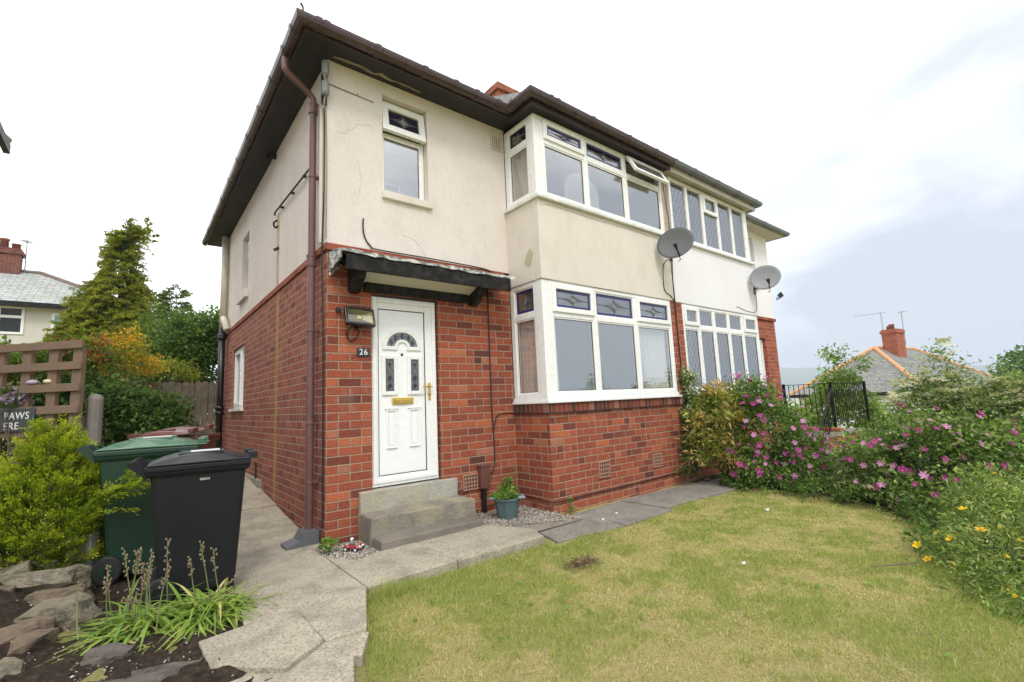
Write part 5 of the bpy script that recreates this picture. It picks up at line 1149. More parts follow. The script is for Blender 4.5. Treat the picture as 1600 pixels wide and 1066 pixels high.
lab(MB().box(-.5, .0, -.03, .0, -.2, .10).build('gravel_board', m_greyconc, None, None, bevel=.004, loc=(-1.80, .46, .05)), 'grey concrete board behind the rockery under the conifer', 'board').rotation_euler = (0, 0, rad(-38))
# shells on the trellis rail
for k, (x_, mt, lb_) in enumerate(((-.50, simple('violet shell', (.42, .38, .48), .5), 'pale violet shell sitting on the third trellis rail'), (-.335, simple('cream shell', (.62, .55, .38), .5), 'cream yellow shell sitting on the third trellis rail'))):
    p = P1+tdir*x_; lab(MB().lathe([(.005, -.028), (.03, -.018), (.038, 0), (.025, .02), (.005, .028)], n=12).build('sea_shell', mt, None, None, smooth=True, loc=(p.x+.012, p.y+.01, 1.528)), lb_, 'shell').scale = (1.2, 1, .8)
# back fence
fx0, fx1, fy = -1.6, .30, 7.1
fn = thing('board_fence', 'old dark wooden board fence at the end of the side passage', 'fence', (-.6, fy, .6))
m_ = MB(); r_ = random.Random(4); x_ = fx0
while x_ < fx1:
    w_ = r_.uniform(.085, .11); h_ = 1.88+r_.uniform(-.02, .02); m_.prism([(x_, fy, .5), (x_+w_, fy, .5), (x_+w_, fy, h_-.03), (x_+w_*.5, fy, h_), (x_, fy, h_-.03)], (0, .018, 0)); x_ += w_+r_.uniform(.004, .014)
m_.build('fence_boards', m_fencewood, fn, (-.6, fy, .6))
for z_ in (.85, 1.6): MB().box(fx0, fx1, fy+.019, fy+.06, z_-.035, z_+.035).build('fence_rail', m_fencewood, fn, (-.6, fy, .6))

# ================================================================ neighbouring houses
def hip_house(name, label, corner, ang_, L_, Wd, ze, zr, z0, wall, roof, ridge, ridge_r=.11, over=.35):
    """rectangular hipped house; corner = front-left eaves corner, L along ang, W to the left of it"""
    t_ = thing(name, label, 'house', (corner[0], corner[1], z0), ang_); zE = ze-z0; zR = zr-z0; hx = Wd/2
    m_ = MB(); a, b, c, d = over, L_-over, over, Wd-over
    for p, q_ in (((a, c), (b, c)), ((b, c), (b, d)), ((b, d), (a, d)), ((a, d), (a, c))): m_.face([(*p, 0), (*q_, 0), (*q_, zE), (*p, zE)])
    m_.build('wall', wall, t_)
    R0, R1 = (hx, Wd/2, zR), (L_-hx, Wd/2, zR); A, B, C_, D_ = (0, 0, zE), (L_, 0, zE), (L_, Wd, zE), (0, Wd, zE)
    rf = roof_obj('roof', roof, t_, [[A, B, R1, R0], [B, C_, R1], [C_, D_, R0, R1], [D_, A, R0]])
    for p, q_ in ((A, R0), (B, R1), (C_, R1), (D_, R0), (R0, R1)):
        p, q_ = Vector(p), Vector(q_); n = max(2, int((q_-p).length/.42)); m_ = MB()
        for i in range(n): m_.tube([p.lerp(q_, i/n)+Vector((0, 0, .03)), p.lerp(q_, (i+.96)/n)+Vector((0, 0, .05))], [ridge_r, ridge_r*.92], 8)
        m_.build('ridge_tiles', ridge, rf)
    m_ = MB(); m_.box(-.04, L_+.04, -.06, .02, zE-.16, zE+.0); m_.box(-.06, .02, .02, Wd, zE-.16, zE); m_.box(L_-.02, L_+.06, .02, Wd, zE-.16, zE); m_.box(.02, L_-.02, .02, Wd-.02, zE-.04, zE-.02); m_.build('gutter', m_black, t_)
    return t_, rf
def stack(rf, loc, w_, d_, h_, mat, pots, base=1.2):
    x_, y_, z_ = loc; m_ = MB(); m_.box(x_-w_/2, x_+w_/2, y_-d_/2, y_+d_/2, z_-base, z_+h_); m_.box(x_-w_/2-.06, x_+w_/2+.06, y_-d_/2-.06, y_+d_/2+.06, z_+h_+.003, z_+h_+.18); m_.box(x_-w_/2, x_+w_/2, y_-d_/2, y_+d_/2, z_+h_+.181, z_+h_+.26)
    c_ = m_.build('chimney', mat, rf)
    for px_, py_, ph in pots: MB().lathe([(.15, z_+h_+.2), (.13, z_+h_+.26+ph*.8), (.16, z_+h_+.26+ph*.82), (.16, z_+h_+.26+ph), (.1, z_+h_+.26+ph)], (x_+px_, y_+py_, 0), 12).build('chimney_pot', m_terracotta, c_, smooth=True)
    return c_
def aerial(par, base, h_, n, mat, span=.5, dirx=(1, 0)):
    m_ = MB(); b_ = Vector(base); m_.tube([b_, b_+Vector((0, 0, h_))], .022, 6); d_ = Vector((dirx[0], dirx[1], 0)).normalized(); o_ = Vector((-d_.y, d_.x, 0))
    m_.tube([b_+Vector((0, 0, h_-.05))-d_*.25, b_+Vector((0, 0, h_-.05))+d_*span*2], .016, 5)
    for i in range(n): p = b_+Vector((0, 0, h_-.05))+d_*(-.2+i*(span*2+.15)/n); m_.tube([p-o_*.22, p+o_*.22], .010, 4)
    return m_.build('tv_aerial', mat, par)
# ================================================================ houses around
eh, erf = hip_house('house', 'neighbouring house whose dark roof eaves just reach the left edge of the view', (-12.0, -.6), 0, 8.72, 7.1, 5.86, 8.2, -.1, m_whiterender, m_slate, m_ridge_dull, over=.6)
lh, lrf = hip_house('house', 'pale rendered house with lichened slate roof and brick chimney beyond the cypress', (-15.3, 19.9), 0, 14.1, 7, 5.6, 7.5, .9, render_mat('pale grey render', (.62, .60, .53), (.5, .48, .42), .3), m_slate_pale, m_ridge_dull)
lo_ = (-15.3, 19.9, .9)
stack(lrf, (9.62, 3.4, 6.5), .72, .6, .78, m_brick_dull, ((-.18, 0, .42), (.17, .05, .25)))
aerial(lrf, (10.1, 3.4, 6.45), 1.55, 5, m_aerial, .12, (.6, 1))
def plain_window(par, x0, x1, z0, z1, y, split=None):
    w_ = MB().frame(x0, x1, z0, z1, y-.04, y+.03, .08)
    if split: w_.box(x0+.08, x1-.08, y-.03, y+.02, split-.05, split+.05)
    o_ = w_.build('window', m_upvc, par); MB().box(x0+.05, x1-.05, y-.012, y-.004, z0+.05, z1-.05).build('pane', m_darkpane, o_); return o_
def darkpane():
    t = NT('dark far window'); return t.set((.03, .035, .04), .08, 0, .6)
m_darkpane = darkpane()
plain_window(lh, 9.92, 10.62, 3.55, 4.58, .35, 4.2)
wv = plain_window(lh, 11.35, 13.0, 3.4, 4.42, .35)
MB().prism([(11.43, .325, 4.36), (11.75, .325, 4.36), (11.58, .325, 3.5), (11.43, .325, 3.5)], (0, .01, 0)).build('curtain', simple('blue curtain', (.25, .42, .48), .8), wv)
fh, frf = hip_house('house', 'distant slate roofed house with orange hip tiles and red brick chimney', (29.92, 1.02), -.1655, 12.29, 7.0, .78, 3.43, -2.6, m_whiterender, m_slate, m_ridge, .12)
stack(frf, (4.8, 3.0, 5.85), 1.05, .75, 1.05, m_brick_r, ((-.3, 0, .2), (.28, .1, .36)), 1.0)
aerial(frf, (4.9, 3.5, 6.9), 1.45, 6, m_aerial, .7, (-.3, 1)); aerial(frf, (5.6, 2.7, 6.2), 2.1, 2, m_aerial, .12, (.5, 1))
plain_window(fh, 2.0, 3.2, 1.2, 2.4, .35)

# ================================================================ terrace and railings of the neighbour
te = thing('raised_terrace', 'raised concrete terrace with brick edge before the neighbour door', 'terrace', (10, 0, -.4))
MB().box(8.3, 12.4, -.78, 1.3, .10, .165).build('terrace_floor', m_terrace, te, (10, 0, -.4), bevel=.01)
MB().box(8.34, 12.36, -.75, 1.28, -1.2, .098).build('brick_base', m_brick_r, te, (10, 0, -.4))
MB().box(11.05, 11.28, -.74, 1.28, .168, .25).build('brick_kerb', m_brick_r, te, (10, 0, -.4), bevel=.01)
MB().box(7.5, 8.29, -.75, -.05, -.9, -.02).box(6.9, 7.49, -.75, -.05, -.9, -.14) .build('step', m_terrace, te, (10, 0, -.4), bevel=.012)
def railing(label, a, b, zt0, zt1, h, n, posts=(1, 1), rot=0):
    a, b = Vector((*a, 0)), Vector((*b, 0)); t_ = thing('iron_railing', label, 'railing', (a.x, a.y, 0), 0, 'black railings around the terrace'); o_ = Vector((a.x, a.y, 0))
    A, B = Vector((0, 0, zt0)), (b-o_)+Vector((0, 0, zt1))
    MB().bar(A, B, .045, .014).build('top_rail', m_blackmetal, t_); MB().bar(A-Vector((0, 0, h-.08)), B-Vector((0, 0, h-.08)), .03, .012).build('bottom_rail', m_blackmetal, t_)
    first = None
    for i in range(1, n):
        p = A.lerp(B, i/n); bal = MB().tube([(0, 0, -h+.04), (0, 0, 0)], .0085, 6) if first is None else None
        if first is None: first = bal.build('baluster', m_blackmetal, t_, loc=p)
        else: c_ = first.copy(); C.objects.link(c_); c_.parent = t_; c_.location = p
    for k, P_ in zip(posts, (A, B)):
        if k: MB().box(P_.x-.028, P_.x+.028, P_.y-.028, P_.y+.028, P_.z-h-.02, P_.z+.03).build('post', m_blackmetal, t_)
railing('black iron railing standing straight across the far side of the terrace', (11.3, .44), (11.3, -.58), 1.27, 1.27, 1.02, 9)
railing('black iron railing running away into the distance with closely set bars', (11.34, -.60), (13.65, -.62), 1.27, 1.27, .98, 19, (0, 1))
railing('black iron handrail sloping down with the terrace steps', (11.26, -.62), (9.0, -.92), 1.18, .06, .62, 13, (0, 1))

# ================================================================ foliage tools
def leaves(name, pos, dirs, L_, Wd, col, mat=m_leaf, parent=None, org=(0, 0, 0), droop=.15, seed=0, fold=.25):
    """a cloud of separate leaf-sized faces"""
    r_ = np.random.default_rng(seed); n = len(pos); d = dirs/np.maximum(np.linalg.norm(dirs, axis=1, keepdims=True), 1e-6)
    up = r_.normal(size=(n, 3))*.55+np.array([0, 0, 1.]); s = np.cross(d, up); s /= np.maximum(np.linalg.norm(s, axis=1, keepdims=True), 1e-6); nn = np.cross(s, d)
    L_ = np.broadcast_to(np.asarray(L_, float).reshape(-1, 1), (n, 1)); Wd = np.broadcast_to(np.asarray(Wd, float).reshape(-1, 1), (n, 1))
    p = pos-np.asarray(org); V = np.stack([p, p+d*L_*.42+s*Wd*.5+nn*Wd*fold, p+d*L_-np.array([0, 0, 1.])*L_*droop, p+d*L_*.42-s*Wd*.5+nn*Wd*fold], 1).reshape(-1, 3)
    return raw_mesh(name, V, np.arange(n*4).reshape(-1, 4), np.clip(col, 0, 1), mat, parent)
def pick(r_, n, pal, jit=.22): pal = np.array(pal); c = pal[r_.integers(0, len(pal), n)]*(1+r_.normal(size=(n, 1))*jit).clip(.4, 1.7); return c
def crown(seed, blobs, nclump, per, csize, pal, L_, Wd, flat=.75, hollow=.55, out=.6, pal2=None):
    """clumps of leaves spread through and over a set of ellipsoids; returns pos, dirs, L, W, colour, clump centres"""
    r_ = np.random.default_rng(seed); vol = np.array([b[1][0]*b[1][1]*b[1][2] for b in blobs])**.67; P_, D_, Cc, CL = [], [], [], []
    for b, v in zip(blobs, vol/vol.sum()):
        k = max(2, int(nclump*v)); u = r_.normal(size=(k, 3)); u /= np.linalg.norm(u, axis=1, keepdims=True); u[:, 2] = np.where(u[:, 2] < -.35, -u[:, 2]*.6, u[:, 2])
        lump = .82+.36*vnoise(np.arctan2(u[:, 1], u[:, 0])*1.9+b[0][0], u[:, 2]*2.1+b[0][1], 1.0, seed)
        rr = (hollow+(1-hollow)*r_.random(k)**.5)*lump; c = np.array(b[0])+u*rr[:, None]*np.array(b[1]); base = pick(r_, k, pal, .16)
        if pal2 is not None: m_ = r_.random(k) < pal2[1]*np.clip(.5+u[:, 2], .1, 1.5); base[m_] = pick(r_, int(m_.sum()), pal2[0], .14)
        for i in range(k):
            n = max(3, int(per*r_.uniform(.55, 1.4))); q = r_.normal(size=(n, 3))*csize*np.array([1, 1, flat])*r_.uniform(.7, 1.3); P_.append(c[i]+q); D_.append(u[i]*out+r_.normal(size=(n, 3))*.7+np.array([0, 0, .1])); Cc.append(base[i]*(1+r_.normal(size=(n, 1))*.2).clip(.5, 1.6)); CL.append(c[i])
    P_ = np.concatenate(P_); n = len(P_); return P_, np.concatenate(D_), L_*r_.uniform(.4, 1.55, n), Wd*r_.uniform(.55, 1.4, n), np.concatenate(Cc), np.array(CL)
def twigs(mb, base, ends, r0, seed, n=10):
    r_ = random.Random(seed); base = Vector(base)
    for e_ in ends:
        e_ = Vector(e_); mid = base.lerp(e_, .5)+Vector((r_.uniform(-.1, .1), r_.uniform(-.1, .1), r_.uniform(.0, .15)))*(e_-base).length*.5
        mb.tube(catmull([base+Vector((r_.uniform(-.04, .04), r_.uniform(-.04, .04), 0)), mid, e_], 4), [r0*(1-.75*i/8) for i in range(9)], 5)
    return mb
def bush(name, label, cat, base, blobs, seed, nclump, per, csize, pal, L_, Wd, group=None, ntw=14, r0=.012, part='foliage', **k):
    t_ = thing(name, label, cat, base, 0, group); P_, D_, l_, w_, c_, cl = crown(seed, blobs, nclump, per, csize, pal, L_, Wd, **k)
    leaves(part, P_, D_, l_, w_, c_, m_leaf, t_, base, seed=seed)
    r_ = random.Random(seed); m_ = MB(); twigs(m_, base, [cl[r_.randrange(len(cl))] for _ in range(ntw)], r0, seed); m_.build('stems', m_twig, t_, base)
    return t_, cl, P_
def tree(name, label, base, hgt, r0, blobs, seed, nclump, per, csize, pal, L_, Wd, group=None, limbs=10, **k):
    t_ = thing(name, label, 'tree', base, 0, group); P_, D_, l_, w_, c_, cl = crown(seed, blobs, nclump, per, csize, pal, L_, Wd, **k)
    leaves('crown', P_, D_, l_, w_, c_, m_leaf, t_, base, seed=seed); r_ = random.Random(seed); b_ = Vector(base); m_ = MB()
    top = b_+Vector((0, 0, hgt)); m_.tube(catmull([b_-Vector((0, 0, .3)), b_+Vector((.05*hgt*r_.uniform(-1, 1), .05*hgt*r_.uniform(-1, 1), hgt*.5)), top], 5), [r0*(1-.75*i/10) for i in range(11)], 8)
    for _ in range(limbs):
        s_ = b_+Vector((0, 0, hgt*r_.uniform(.3, .9))); e_ = Vector(cl[r_.randrange(len(cl))]); m_.tube([s_, s_.lerp(e_, .5)+Vector((0, 0, .1*hgt*.2)), e_], [r0*.4, r0*.25, r0*.1], 5)
    m_.build('trunk', m_bark, t_, base); return t_
def flower_mesh(name, petals, R_, cup, col, cen, n_in=0, seed=0):
    """a bloom: cupped petals and a pale centre; colours per face"""
    V, F, Cc = [], [], []
    r_ = random.Random(seed)
    for ring in range(1+n_in):
        for i in range(petals):
            a = 2*math.pi*(i+.5*ring)/petals; s_ = R_*(1-.34*ring); t_ = cup*(1+.6*ring); k = len(V); w_ = 1.35*math.pi/petals
            P_ = lambda rr, aa, z_: (rr*math.cos(aa), rr*math.sin(aa), z_)
            V += [P_(s_*.12, a, 0), P_(s_*.62, a-w_*.62, t_*s_*.45), P_(s_, a-w_*.30, t_*s_*.78), P_(s_*.98, a+w_*.30, t_*s_*.84), P_(s_*.62, a+w_*.62, t_*s_*.45)]; F.append((k, k+1, k+2, k+3, k+4)); v_ = r_.uniform(.8, 1.2); Cc.append([c*v_ for c in col])
    k = len(V); 
    for i in range(8): V.append((R_*.2*math.cos(i*math.pi/4), R_*.2*math.sin(i*math.pi/4), R_*.18))
    V.append((0, 0, R_*.3))
    for i in range(8): F.append((k+i, k+(i+1) % 8, k+8)); Cc.append(cen)
    m_ = bpy.data.meshes.new(name); m_.from_pydata(V, [], F); at = m_.attributes.new('Col', 'FLOAT_COLOR', 'FACE')
    for i, c in enumerate(Cc): at.data[i].color = (*c, 1)
    m_.materials.append(m_petal); return m_
def put_flowers(par, base, me_list, pts, cen, seed, s_=(.5, 1.05), name='flower'):
    r_ = random.Random(seed); cen = Vector(cen)
    for p in pts:
        o_ = bpy.data.objects.new(name, r_.choice(me_list)); C.objects.link(o_); o_.parent = par; p = Vector(p); o_.location = p-Vector(base)
        d_ = ((p-cen).normalized()+Vector((r_.uniform(-.5, .3), r_.uniform(-.7, .1), r_.uniform(.0, .7)))).normalized(); o_.rotation_euler = d_.to_track_quat('Z', 'Y').to_euler(); k = r_.uniform(*s_); o_.scale = (k, k, k)
def outer_pts(P_, blobs, n, seed, facing=(-.62, -.72, .30), clear=.085):
    """points near the surface of each blob, on the side that faces the garden, kept apart and not inside another blob"""
    r_ = np.random.default_rng(seed); f = np.array(facing); f /= np.linalg.norm(f); inv = [(np.array(b[0]), np.array(b[1])) for b in blobs]
    D = np.stack([np.linalg.norm((P_-c)/q, axis=1) for c, q in inv], 1); k = D.argmin(1); C_ = np.array([c for c, q in inv])[k]; Q_ = np.array([q for c, q in inv])[k]
    u = (P_-C_)/Q_; u /= np.maximum(np.linalg.norm(u, axis=1, keepdims=True), 1e-6); ok = np.where((D.min(1) > .86) & (u@f > .15))[0]; r_.shuffle(ok); out = []
    for i in ok:
        p = P_[i]+(u[i]*.5+f*.6)*.045
        if all(np.linalg.norm(p-o_) > clear*r_.uniform(.35, 1.3) for o_ in out): out.append(p)
        if len(out) == n: break
    return out

GREEN = [(.07, .125, .03), (.09, .155, .035), (.12, .185, .045), (.055, .10, .025)]
DARK = [(.030, .066, .018), (.045, .09, .024), (.062, .115, .03)]
LIGHT = [(.10, .165, .03), (.13, .20, .04), (.08, .14, .03), (.16, .22, .06)]
# --- plants at the bay end: ivy on the wall, variegated shrub, pink roses
bush('climbing_ivy', 'pale variegated ivy climbing the brick between the two bays', 'ivy', (5.02, -.70, -.1), [((5.06, -.68, 1.25), (.10, .06, .45)), ((5.03, -.70, .75), (.14, .07, .5)), ((4.98, -.72, .25), (.17, .09, .4))], 21, 95, 24, .055, [(.13, .20, .07), (.20, .27, .13), (.09, .15, .05), (.30, .34, .22)], .048, .038, ntw=8, r0=.006)
vs, cl, P_ = bush('variegated_shrub', 'yellowish green shrub with bronze tipped leaf whorls next to the bay corner', 'shrub', (5.15, -1.15, -.1), [((5.02, -1.12, .70), (.36, .33, .46)), ((5.30, -1.12, .98), (.40, .32, .34)), ((4.90, -1.02, .40), (.30, .26, .35)), ((5.15, -1.28, .28), (.40, .25, .35))], 22, 250, 24, .062, [(.17, .22, .045), (.24, .27, .06), (.13, .18, .04), (.09, .14, .03)], .085, .026, pal2=([(.36, .26, .10), (.30, .29, .08), (.40, .27, .12)], .36))
rA, cl, P_ = bush('pink_rose_bush', 'rose bush full of pink blooms between the bays and the terrace', 'rose bush', (5.6, -1.65, -.1), [((5.50, -1.58, .62), (.50, .44, .54)), ((5.45, -1.45, 1.10), (.32, .28, .30)), ((5.62, -1.90, .30), (.36, .32, .34)), ((5.30, -1.50, .12), (.58, .34, .34)), ((5.35, -2.05, .05), (.34, .26, .24)), ((5.72, -2.05, .05), (.32, .26, .24))], 23, 520, 26, .065, [(.08, .145, .035), (.11, .185, .045), (.06, .115, .03), (.15, .23, .06)], .046, .027)
PK = [flower_mesh('pink_bloom', 6, .046, .75, (.52, .09, .34), (.60, .32, .38), 1, 1), flower_mesh('pink_bloom', 5, .040, .9, (.40, .055, .27), (.6, .35, .42), 1, 2), flower_mesh('pink_bloom', 6, .046, .6, (.66, .30, .54), (.75, .6, .6), 1, 3)]
put_flowers(rA, (5.6, -1.65, -.1), PK, outer_pts(P_, [((5.50, -1.58, .62), (.50, .44, .54)), ((5.45, -1.45, 1.10), (.32, .28, .30)), ((5.62, -1.90, .30), (.36, .32, .34)), ((5.30, -1.50, .12), (.58, .34, .34)), ((5.35, -2.05, .05), (.34, .26, .24)), ((5.72, -2.05, .05), (.32, .26, .24))], 98, 5), (5.6, -1.6, .4), 5)
rB, cl, P_ = bush('pink_rose_bush', 'broad rose bush with scattered pink blooms bordering the right of the lawn', 'rose bush', (5.3, -3.2, -.1), [((5.22, -2.80, .26), (.40, .36, .42)), ((5.35, -3.25, .38), (.48, .46, .46)), ((5.42, -3.75, .36), (.46, .46, .44)), ((5.25, -4.1, .15), (.42, .40, .40)), ((5.0, -3.2, .0), (.42, .72, .26))], 24, 640, 26, .072, [(.085, .15, .04), (.12, .195, .05), (.06, .115, .03), (.17, .235, .07)], .050, .028, r0=.010, ntw=40)
put_flowers(rB, (5.3, -3.2, -.1), PK, outer_pts(P_, [((5.22, -2.80, .22), (.40, .36, .40)), ((5.35, -3.25, .32), (.48, .46, .44)), ((5.42, -3.75, .28), (.46, .46, .42)), ((5.25, -4.1, .15), (.42, .40, .40)), ((5.0, -3.2, .0), (.42, .72, .26))], 98, 6), (5.3, -3.2, .2), 6)
# cream spirea on arching stems, behind
sp = (6.3, -3.5, -.2); spT = thing('spirea_bush', 'tall arching shrub with flat cream flower heads behind the pink roses', 'shrub', sp)
r_ = random.Random(31); m_ = MB(); hp = []; lp = []; ld_ = []
TIPS = [(6.29, -3.34, 1.46), (6.22, -3.1, 1.10), (6.15, -3.0, 1.02), (6.3, -3.45, 1.12), (6.35, -3.62, 1.02), (6.35, -3.8, 1.02), (6.2, -3.95, 1.02), (6.2, -4.15, 1.05), (6.1, -3.5, .9), (6.0, -4.0, .85), (6.25, -4.3, 1.0), (5.95, -3.3, .92), (6.0, -3.75, .82), (6.3, -2.95, .92), (5.95, -4.2, .68), (6.4, -3.2, 1.05), (6.45, -4.0, 1.08), (6.3, -4.45, 1.06), (5.9, -2.95, .85), (6.15, -3.22, 1.17), (6.3, -4.05, .98), (5.9, -3.95, .62), (5.85, -4.35, .78)]
for i, tp in enumerate(TIPS):
    tp = Vector(tp)+Vector((0, 0, .11)); b_ = Vector(sp)+Vector((r_.uniform(-.25, .25), r_.uniform(-.45, .45), 0)); c_ = catmull([b_, b_.lerp(tp, .55)+Vector((0, 0, .18)), tp], 10); m_.tube(c_, [.009*(1-.8*k/(len(c_)-1)) for k in range(len(c_))], 5)
    for k, p in enumerate(c_[5:]):
        for _ in range(40): lp.append(p+Vector((r_.gauss(0, .085), r_.gauss(0, .095), r_.gauss(0, .065)))); ld_.append((r_.gauss(0, 1), r_.gauss(0, 1), r_.gauss(.2, .6)))
        if k > 5: hp += [p+Vector((r_.uniform(-.15, -.04), r_.uniform(-.13, .06), r_.uniform(.03, .10))) for _ in range(3 if i != 0 else 5)]
m_.build('stems', m_twig, spT, sp)
rr = np.random.default_rng(8); leaves('foliage', np.array([list(p) for p in lp]), np.array(ld_), rr.uniform(.04, .075, len(lp)), rr.uniform(.014, .026, len(lp)), pick(rr, len(lp), [(.13, .20, .07), (.17, .245, .085), (.10, .16, .05), (.23, .27, .12)]), m_leaf, spT, sp)
def umbel(n, R_, seed, cols):
    q = np.random.default_rng(seed); a = q.uniform(0, 6.28, n); s_ = R_*np.sqrt(q.random(n)); P_ = np.stack([s_*np.cos(a), s_*np.sin(a)*.7, q.uniform(-.003, .012, n)+.012*(1-(s_/R_)**2)], 1); V, F, Cc = [], [], []
    for i in range(n):
        k = len(V); w_ = q.uniform(.0035, .006)
        for dx, dy in ((-1, -1), (1, -1), (1, 1), (-1, 1)): V.append((P_[i, 0]+dx*w_, P_[i, 1]+dy*w_, P_[i, 2]+q.uniform(-.002, .002)))
        F.append((k, k+1, k+2, k+3)); Cc.append(cols[q.integers(0, len(cols))])
    m2 = bpy.data.meshes.new('flower_head'); m2.from_pydata(V, [], F); at = m2.attributes.new('Col', 'FLOAT_COLOR', 'FACE')
    for i, c in enumerate(Cc): at.data[i].color = (*c, 1)
    m2.materials.append(m_petal); return m2
UM = [umbel(80, .062, k, [(.68, .66, .47), (.60, .56, .38), (.76, .74, .58), (.45, .42, .24)]) for k in range(3)]
r_.shuffle(hp)
for p in hp[:98]:
    o_ = bpy.data.objects.new('flower_head', r_.choice(UM)); C.objects.link(o_); o_.parent = spT; o_.location = p-Vector(sp); o_.rotation_euler = (r_.uniform(-.5, .5), r_.uniform(-.5, .3), r_.uniform(0, 6)); k = r_.uniform(1.1, 2.0); o_.scale = (k, k, k)
# hypericum with yellow flowers in the right foreground
hy, cl, P_ = bush('yellow_flowered_shrub', 'leafy shrub with open yellow flowers in the right foreground', 'shrub', (3.0, -4.0, -.4), [((3.32, -3.95, .02), (.36, .30, .26)), ((2.92, -4.05, -.12), (.36, .26, .28)), ((2.65, -3.93, -.20), (.30, .18, .22)), ((2.42, -4.14, -.22), (.26, .20, .24)), ((3.75, -4.05, .14), (.40, .36, .34)), ((3.15, -3.72, -.08), (.20, .16, .18)), ((4.1, -3.9, .1), (.38, .34, .34))], 41, 560, 24, .055, [(.12, .185, .045), (.16, .24, .06), (.09, .145, .035), (.23, .28, .10)], .046, .0145, r0=.007, ntw=44)
YL = [flower_mesh('yellow_flower', 5, .034, .15, (.78, .46, .008), (.62, .34, .02), 0, 4), flower_mesh('yellow_flower', 5, .030, .7, (.80, .50, .01), (.6, .35, .02), 0, 5)]
put_flowers(hy, (3.0, -4.0, -.4), YL, [(2.80, -3.64, .075), (2.95, -3.79, .115), (2.99, -3.94, .195), (3.30, -3.82, .25), (2.79, -3.68, -.0)], (3.2, -4.2, -.2), 9, (.85, 1.05))
put_flowers(hy, (3.0, -4.0, -.4), YL, outer_pts(P_, [((3.32, -3.95, .02), (.36, .30, .26)), ((2.92, -4.05, -.12), (.36, .26, .28)), ((2.65, -3.93, -.20), (.30, .18, .22)), ((2.42, -4.14, -.22), (.26, .20, .24)), ((3.75, -4.05, .14), (.40, .36, .34)), ((3.15, -3.72, -.08), (.20, .16, .18)), ((4.1, -3.9, .1), (.38, .34, .34))], 26, 8, clear=.12), (3.2, -4.2, -.2), 10, (.22, .5), 'yellow_bud')
# fine bronze weeds along the foot of the border
bush('border_weeds', 'low dark green weeds along the foot of the right border', 'weeds', (4.95, -2.2, -.1), [((4.95, -1.75, -.04), (.30, .36, .12)), ((4.85, -2.35, -.03), (.22, .30, .14)), ((4.72, -2.95, -.03), (.2, .36, .14)), ((4.3, -3.45, -.04), (.35, .25, .13)), ((3.7, -3.62, -.08), (.4, .2, .12)), ((5.05, -1.35, -.04), (.35, .2, .16))], 25, 190, 22, .05, [(.08, .14, .03), (.11, .185, .045), (.06, .11, .03)], .05, .022, ntw=6, r0=.004)

# --- little plants
bush('pot_plant', 'bright green leafy plant growing in the grey green pot', 'plant', (1.78, -.40, .12), [((1.77, -.40, .17), (.12, .10, .075)), ((1.83, -.36, .24), (.05, .05, .10))], 51, 30, 20, .022, [(.11, .20, .035), (.15, .25, .05), (.08, .15, .03)], .05, .018, ntw=10, r0=.003)
bush('small_weed', 'tiny light green weed at the foot of the front brick corner', 'weed', (-.03, -.19, -.06), [((-.03, -.19, .0), (.065, .06, .05))], 52, 12, 16, .014, [(.12, .22, .04), (.16, .27, .06)], .03, .024, ntw=5, r0=.003)
bush('small_weed', 'thin weed growing against the brick base of the bay', 'weed', (2.46, -.68, -.08), [((2.46, -.665, .0), (.03, .02, .09)), ((2.50, -.68, -.06), (.14, .03, .03))], 53, 14, 12, .014, [(.13, .20, .05), (.17, .22, .08)], .03, .012, ntw=4, r0=.003)
bush('small_weed', 'wispy weed sprouting behind the plant pot at the bay', 'weed', (2.16, -.09, -.06), [((2.16, -.09, .22), (.03, .03, .20))], 54, 10, 9, .014, [(.13, .19, .06), (.2, .22, .1)], .03, .008, ntw=8, r0=.003)
bush('climbing_weed', 'small creeper at the foot of the wall by the dark flags', 'weed', (4.75, -.72, -.08), [((4.72, -.70, .06), (.16, .04, .14)), ((4.9, -.74, .05), (.14, .06, .2))], 55, 26, 14, .03, [(.10, .15, .04), (.15, .19, .07)], .035, .02, ntw=8, r0=.003)
# golden conifer: sprays of scale leaves
def sprays(name, parent, org, seed, pts, dirs, per, sl_, leaf, pal, tip_pal, wid=.45, droop=0.0):
    r_ = np.random.default_rng(seed); P_, D_, Cc = [], [], []
    for p, d in zip(pts, dirs):
        d = d/np.linalg.norm(d); s_ = np.cross(d, [0, 0, 1.])+r_.normal(size=3)*.25; s_ /= np.linalg.norm(s_); n = int(per*r_.uniform(.7, 1.3)); t_ = r_.random(n)**.8; L2 = sl_*r_.uniform(.6, 1.3); side = r_.uniform(-1, 1, n)*(1-t_*.75)*wid
        P_.append(p+d*(t_*L2)[:, None]+s_*(side*L2)[:, None]+np.array([0, 0, -1.])*(t_**2*L2*droop)[:, None]+r_.normal(size=(n, 3))*L2*.05); D_.append(d+s_*side[:, None]*1.6+r_.normal(size=(n, 3))*.35); base = np.array(pal[r_.integers(0, len(pal))]); tip = np.array(tip_pal[r_.integers(0, len(tip_pal))]); f = (t_*.8+np.abs(side)*.5).clip(0, 1)[:, None]; Cc.append((base*(1-f)+tip*f)*(1+r_.normal(size=(n, 1))*.16).clip(.5, 1.5))
    P_ = np.concatenate(P_); n = len(P_); return leaves(name, P_, np.concatenate(D_), leaf*r_.uniform(.7, 1.4, n), leaf*.42*r_.uniform(.7, 1.3, n), np.concatenate(Cc), m_leaf, parent, org, droop=.05, seed=seed)
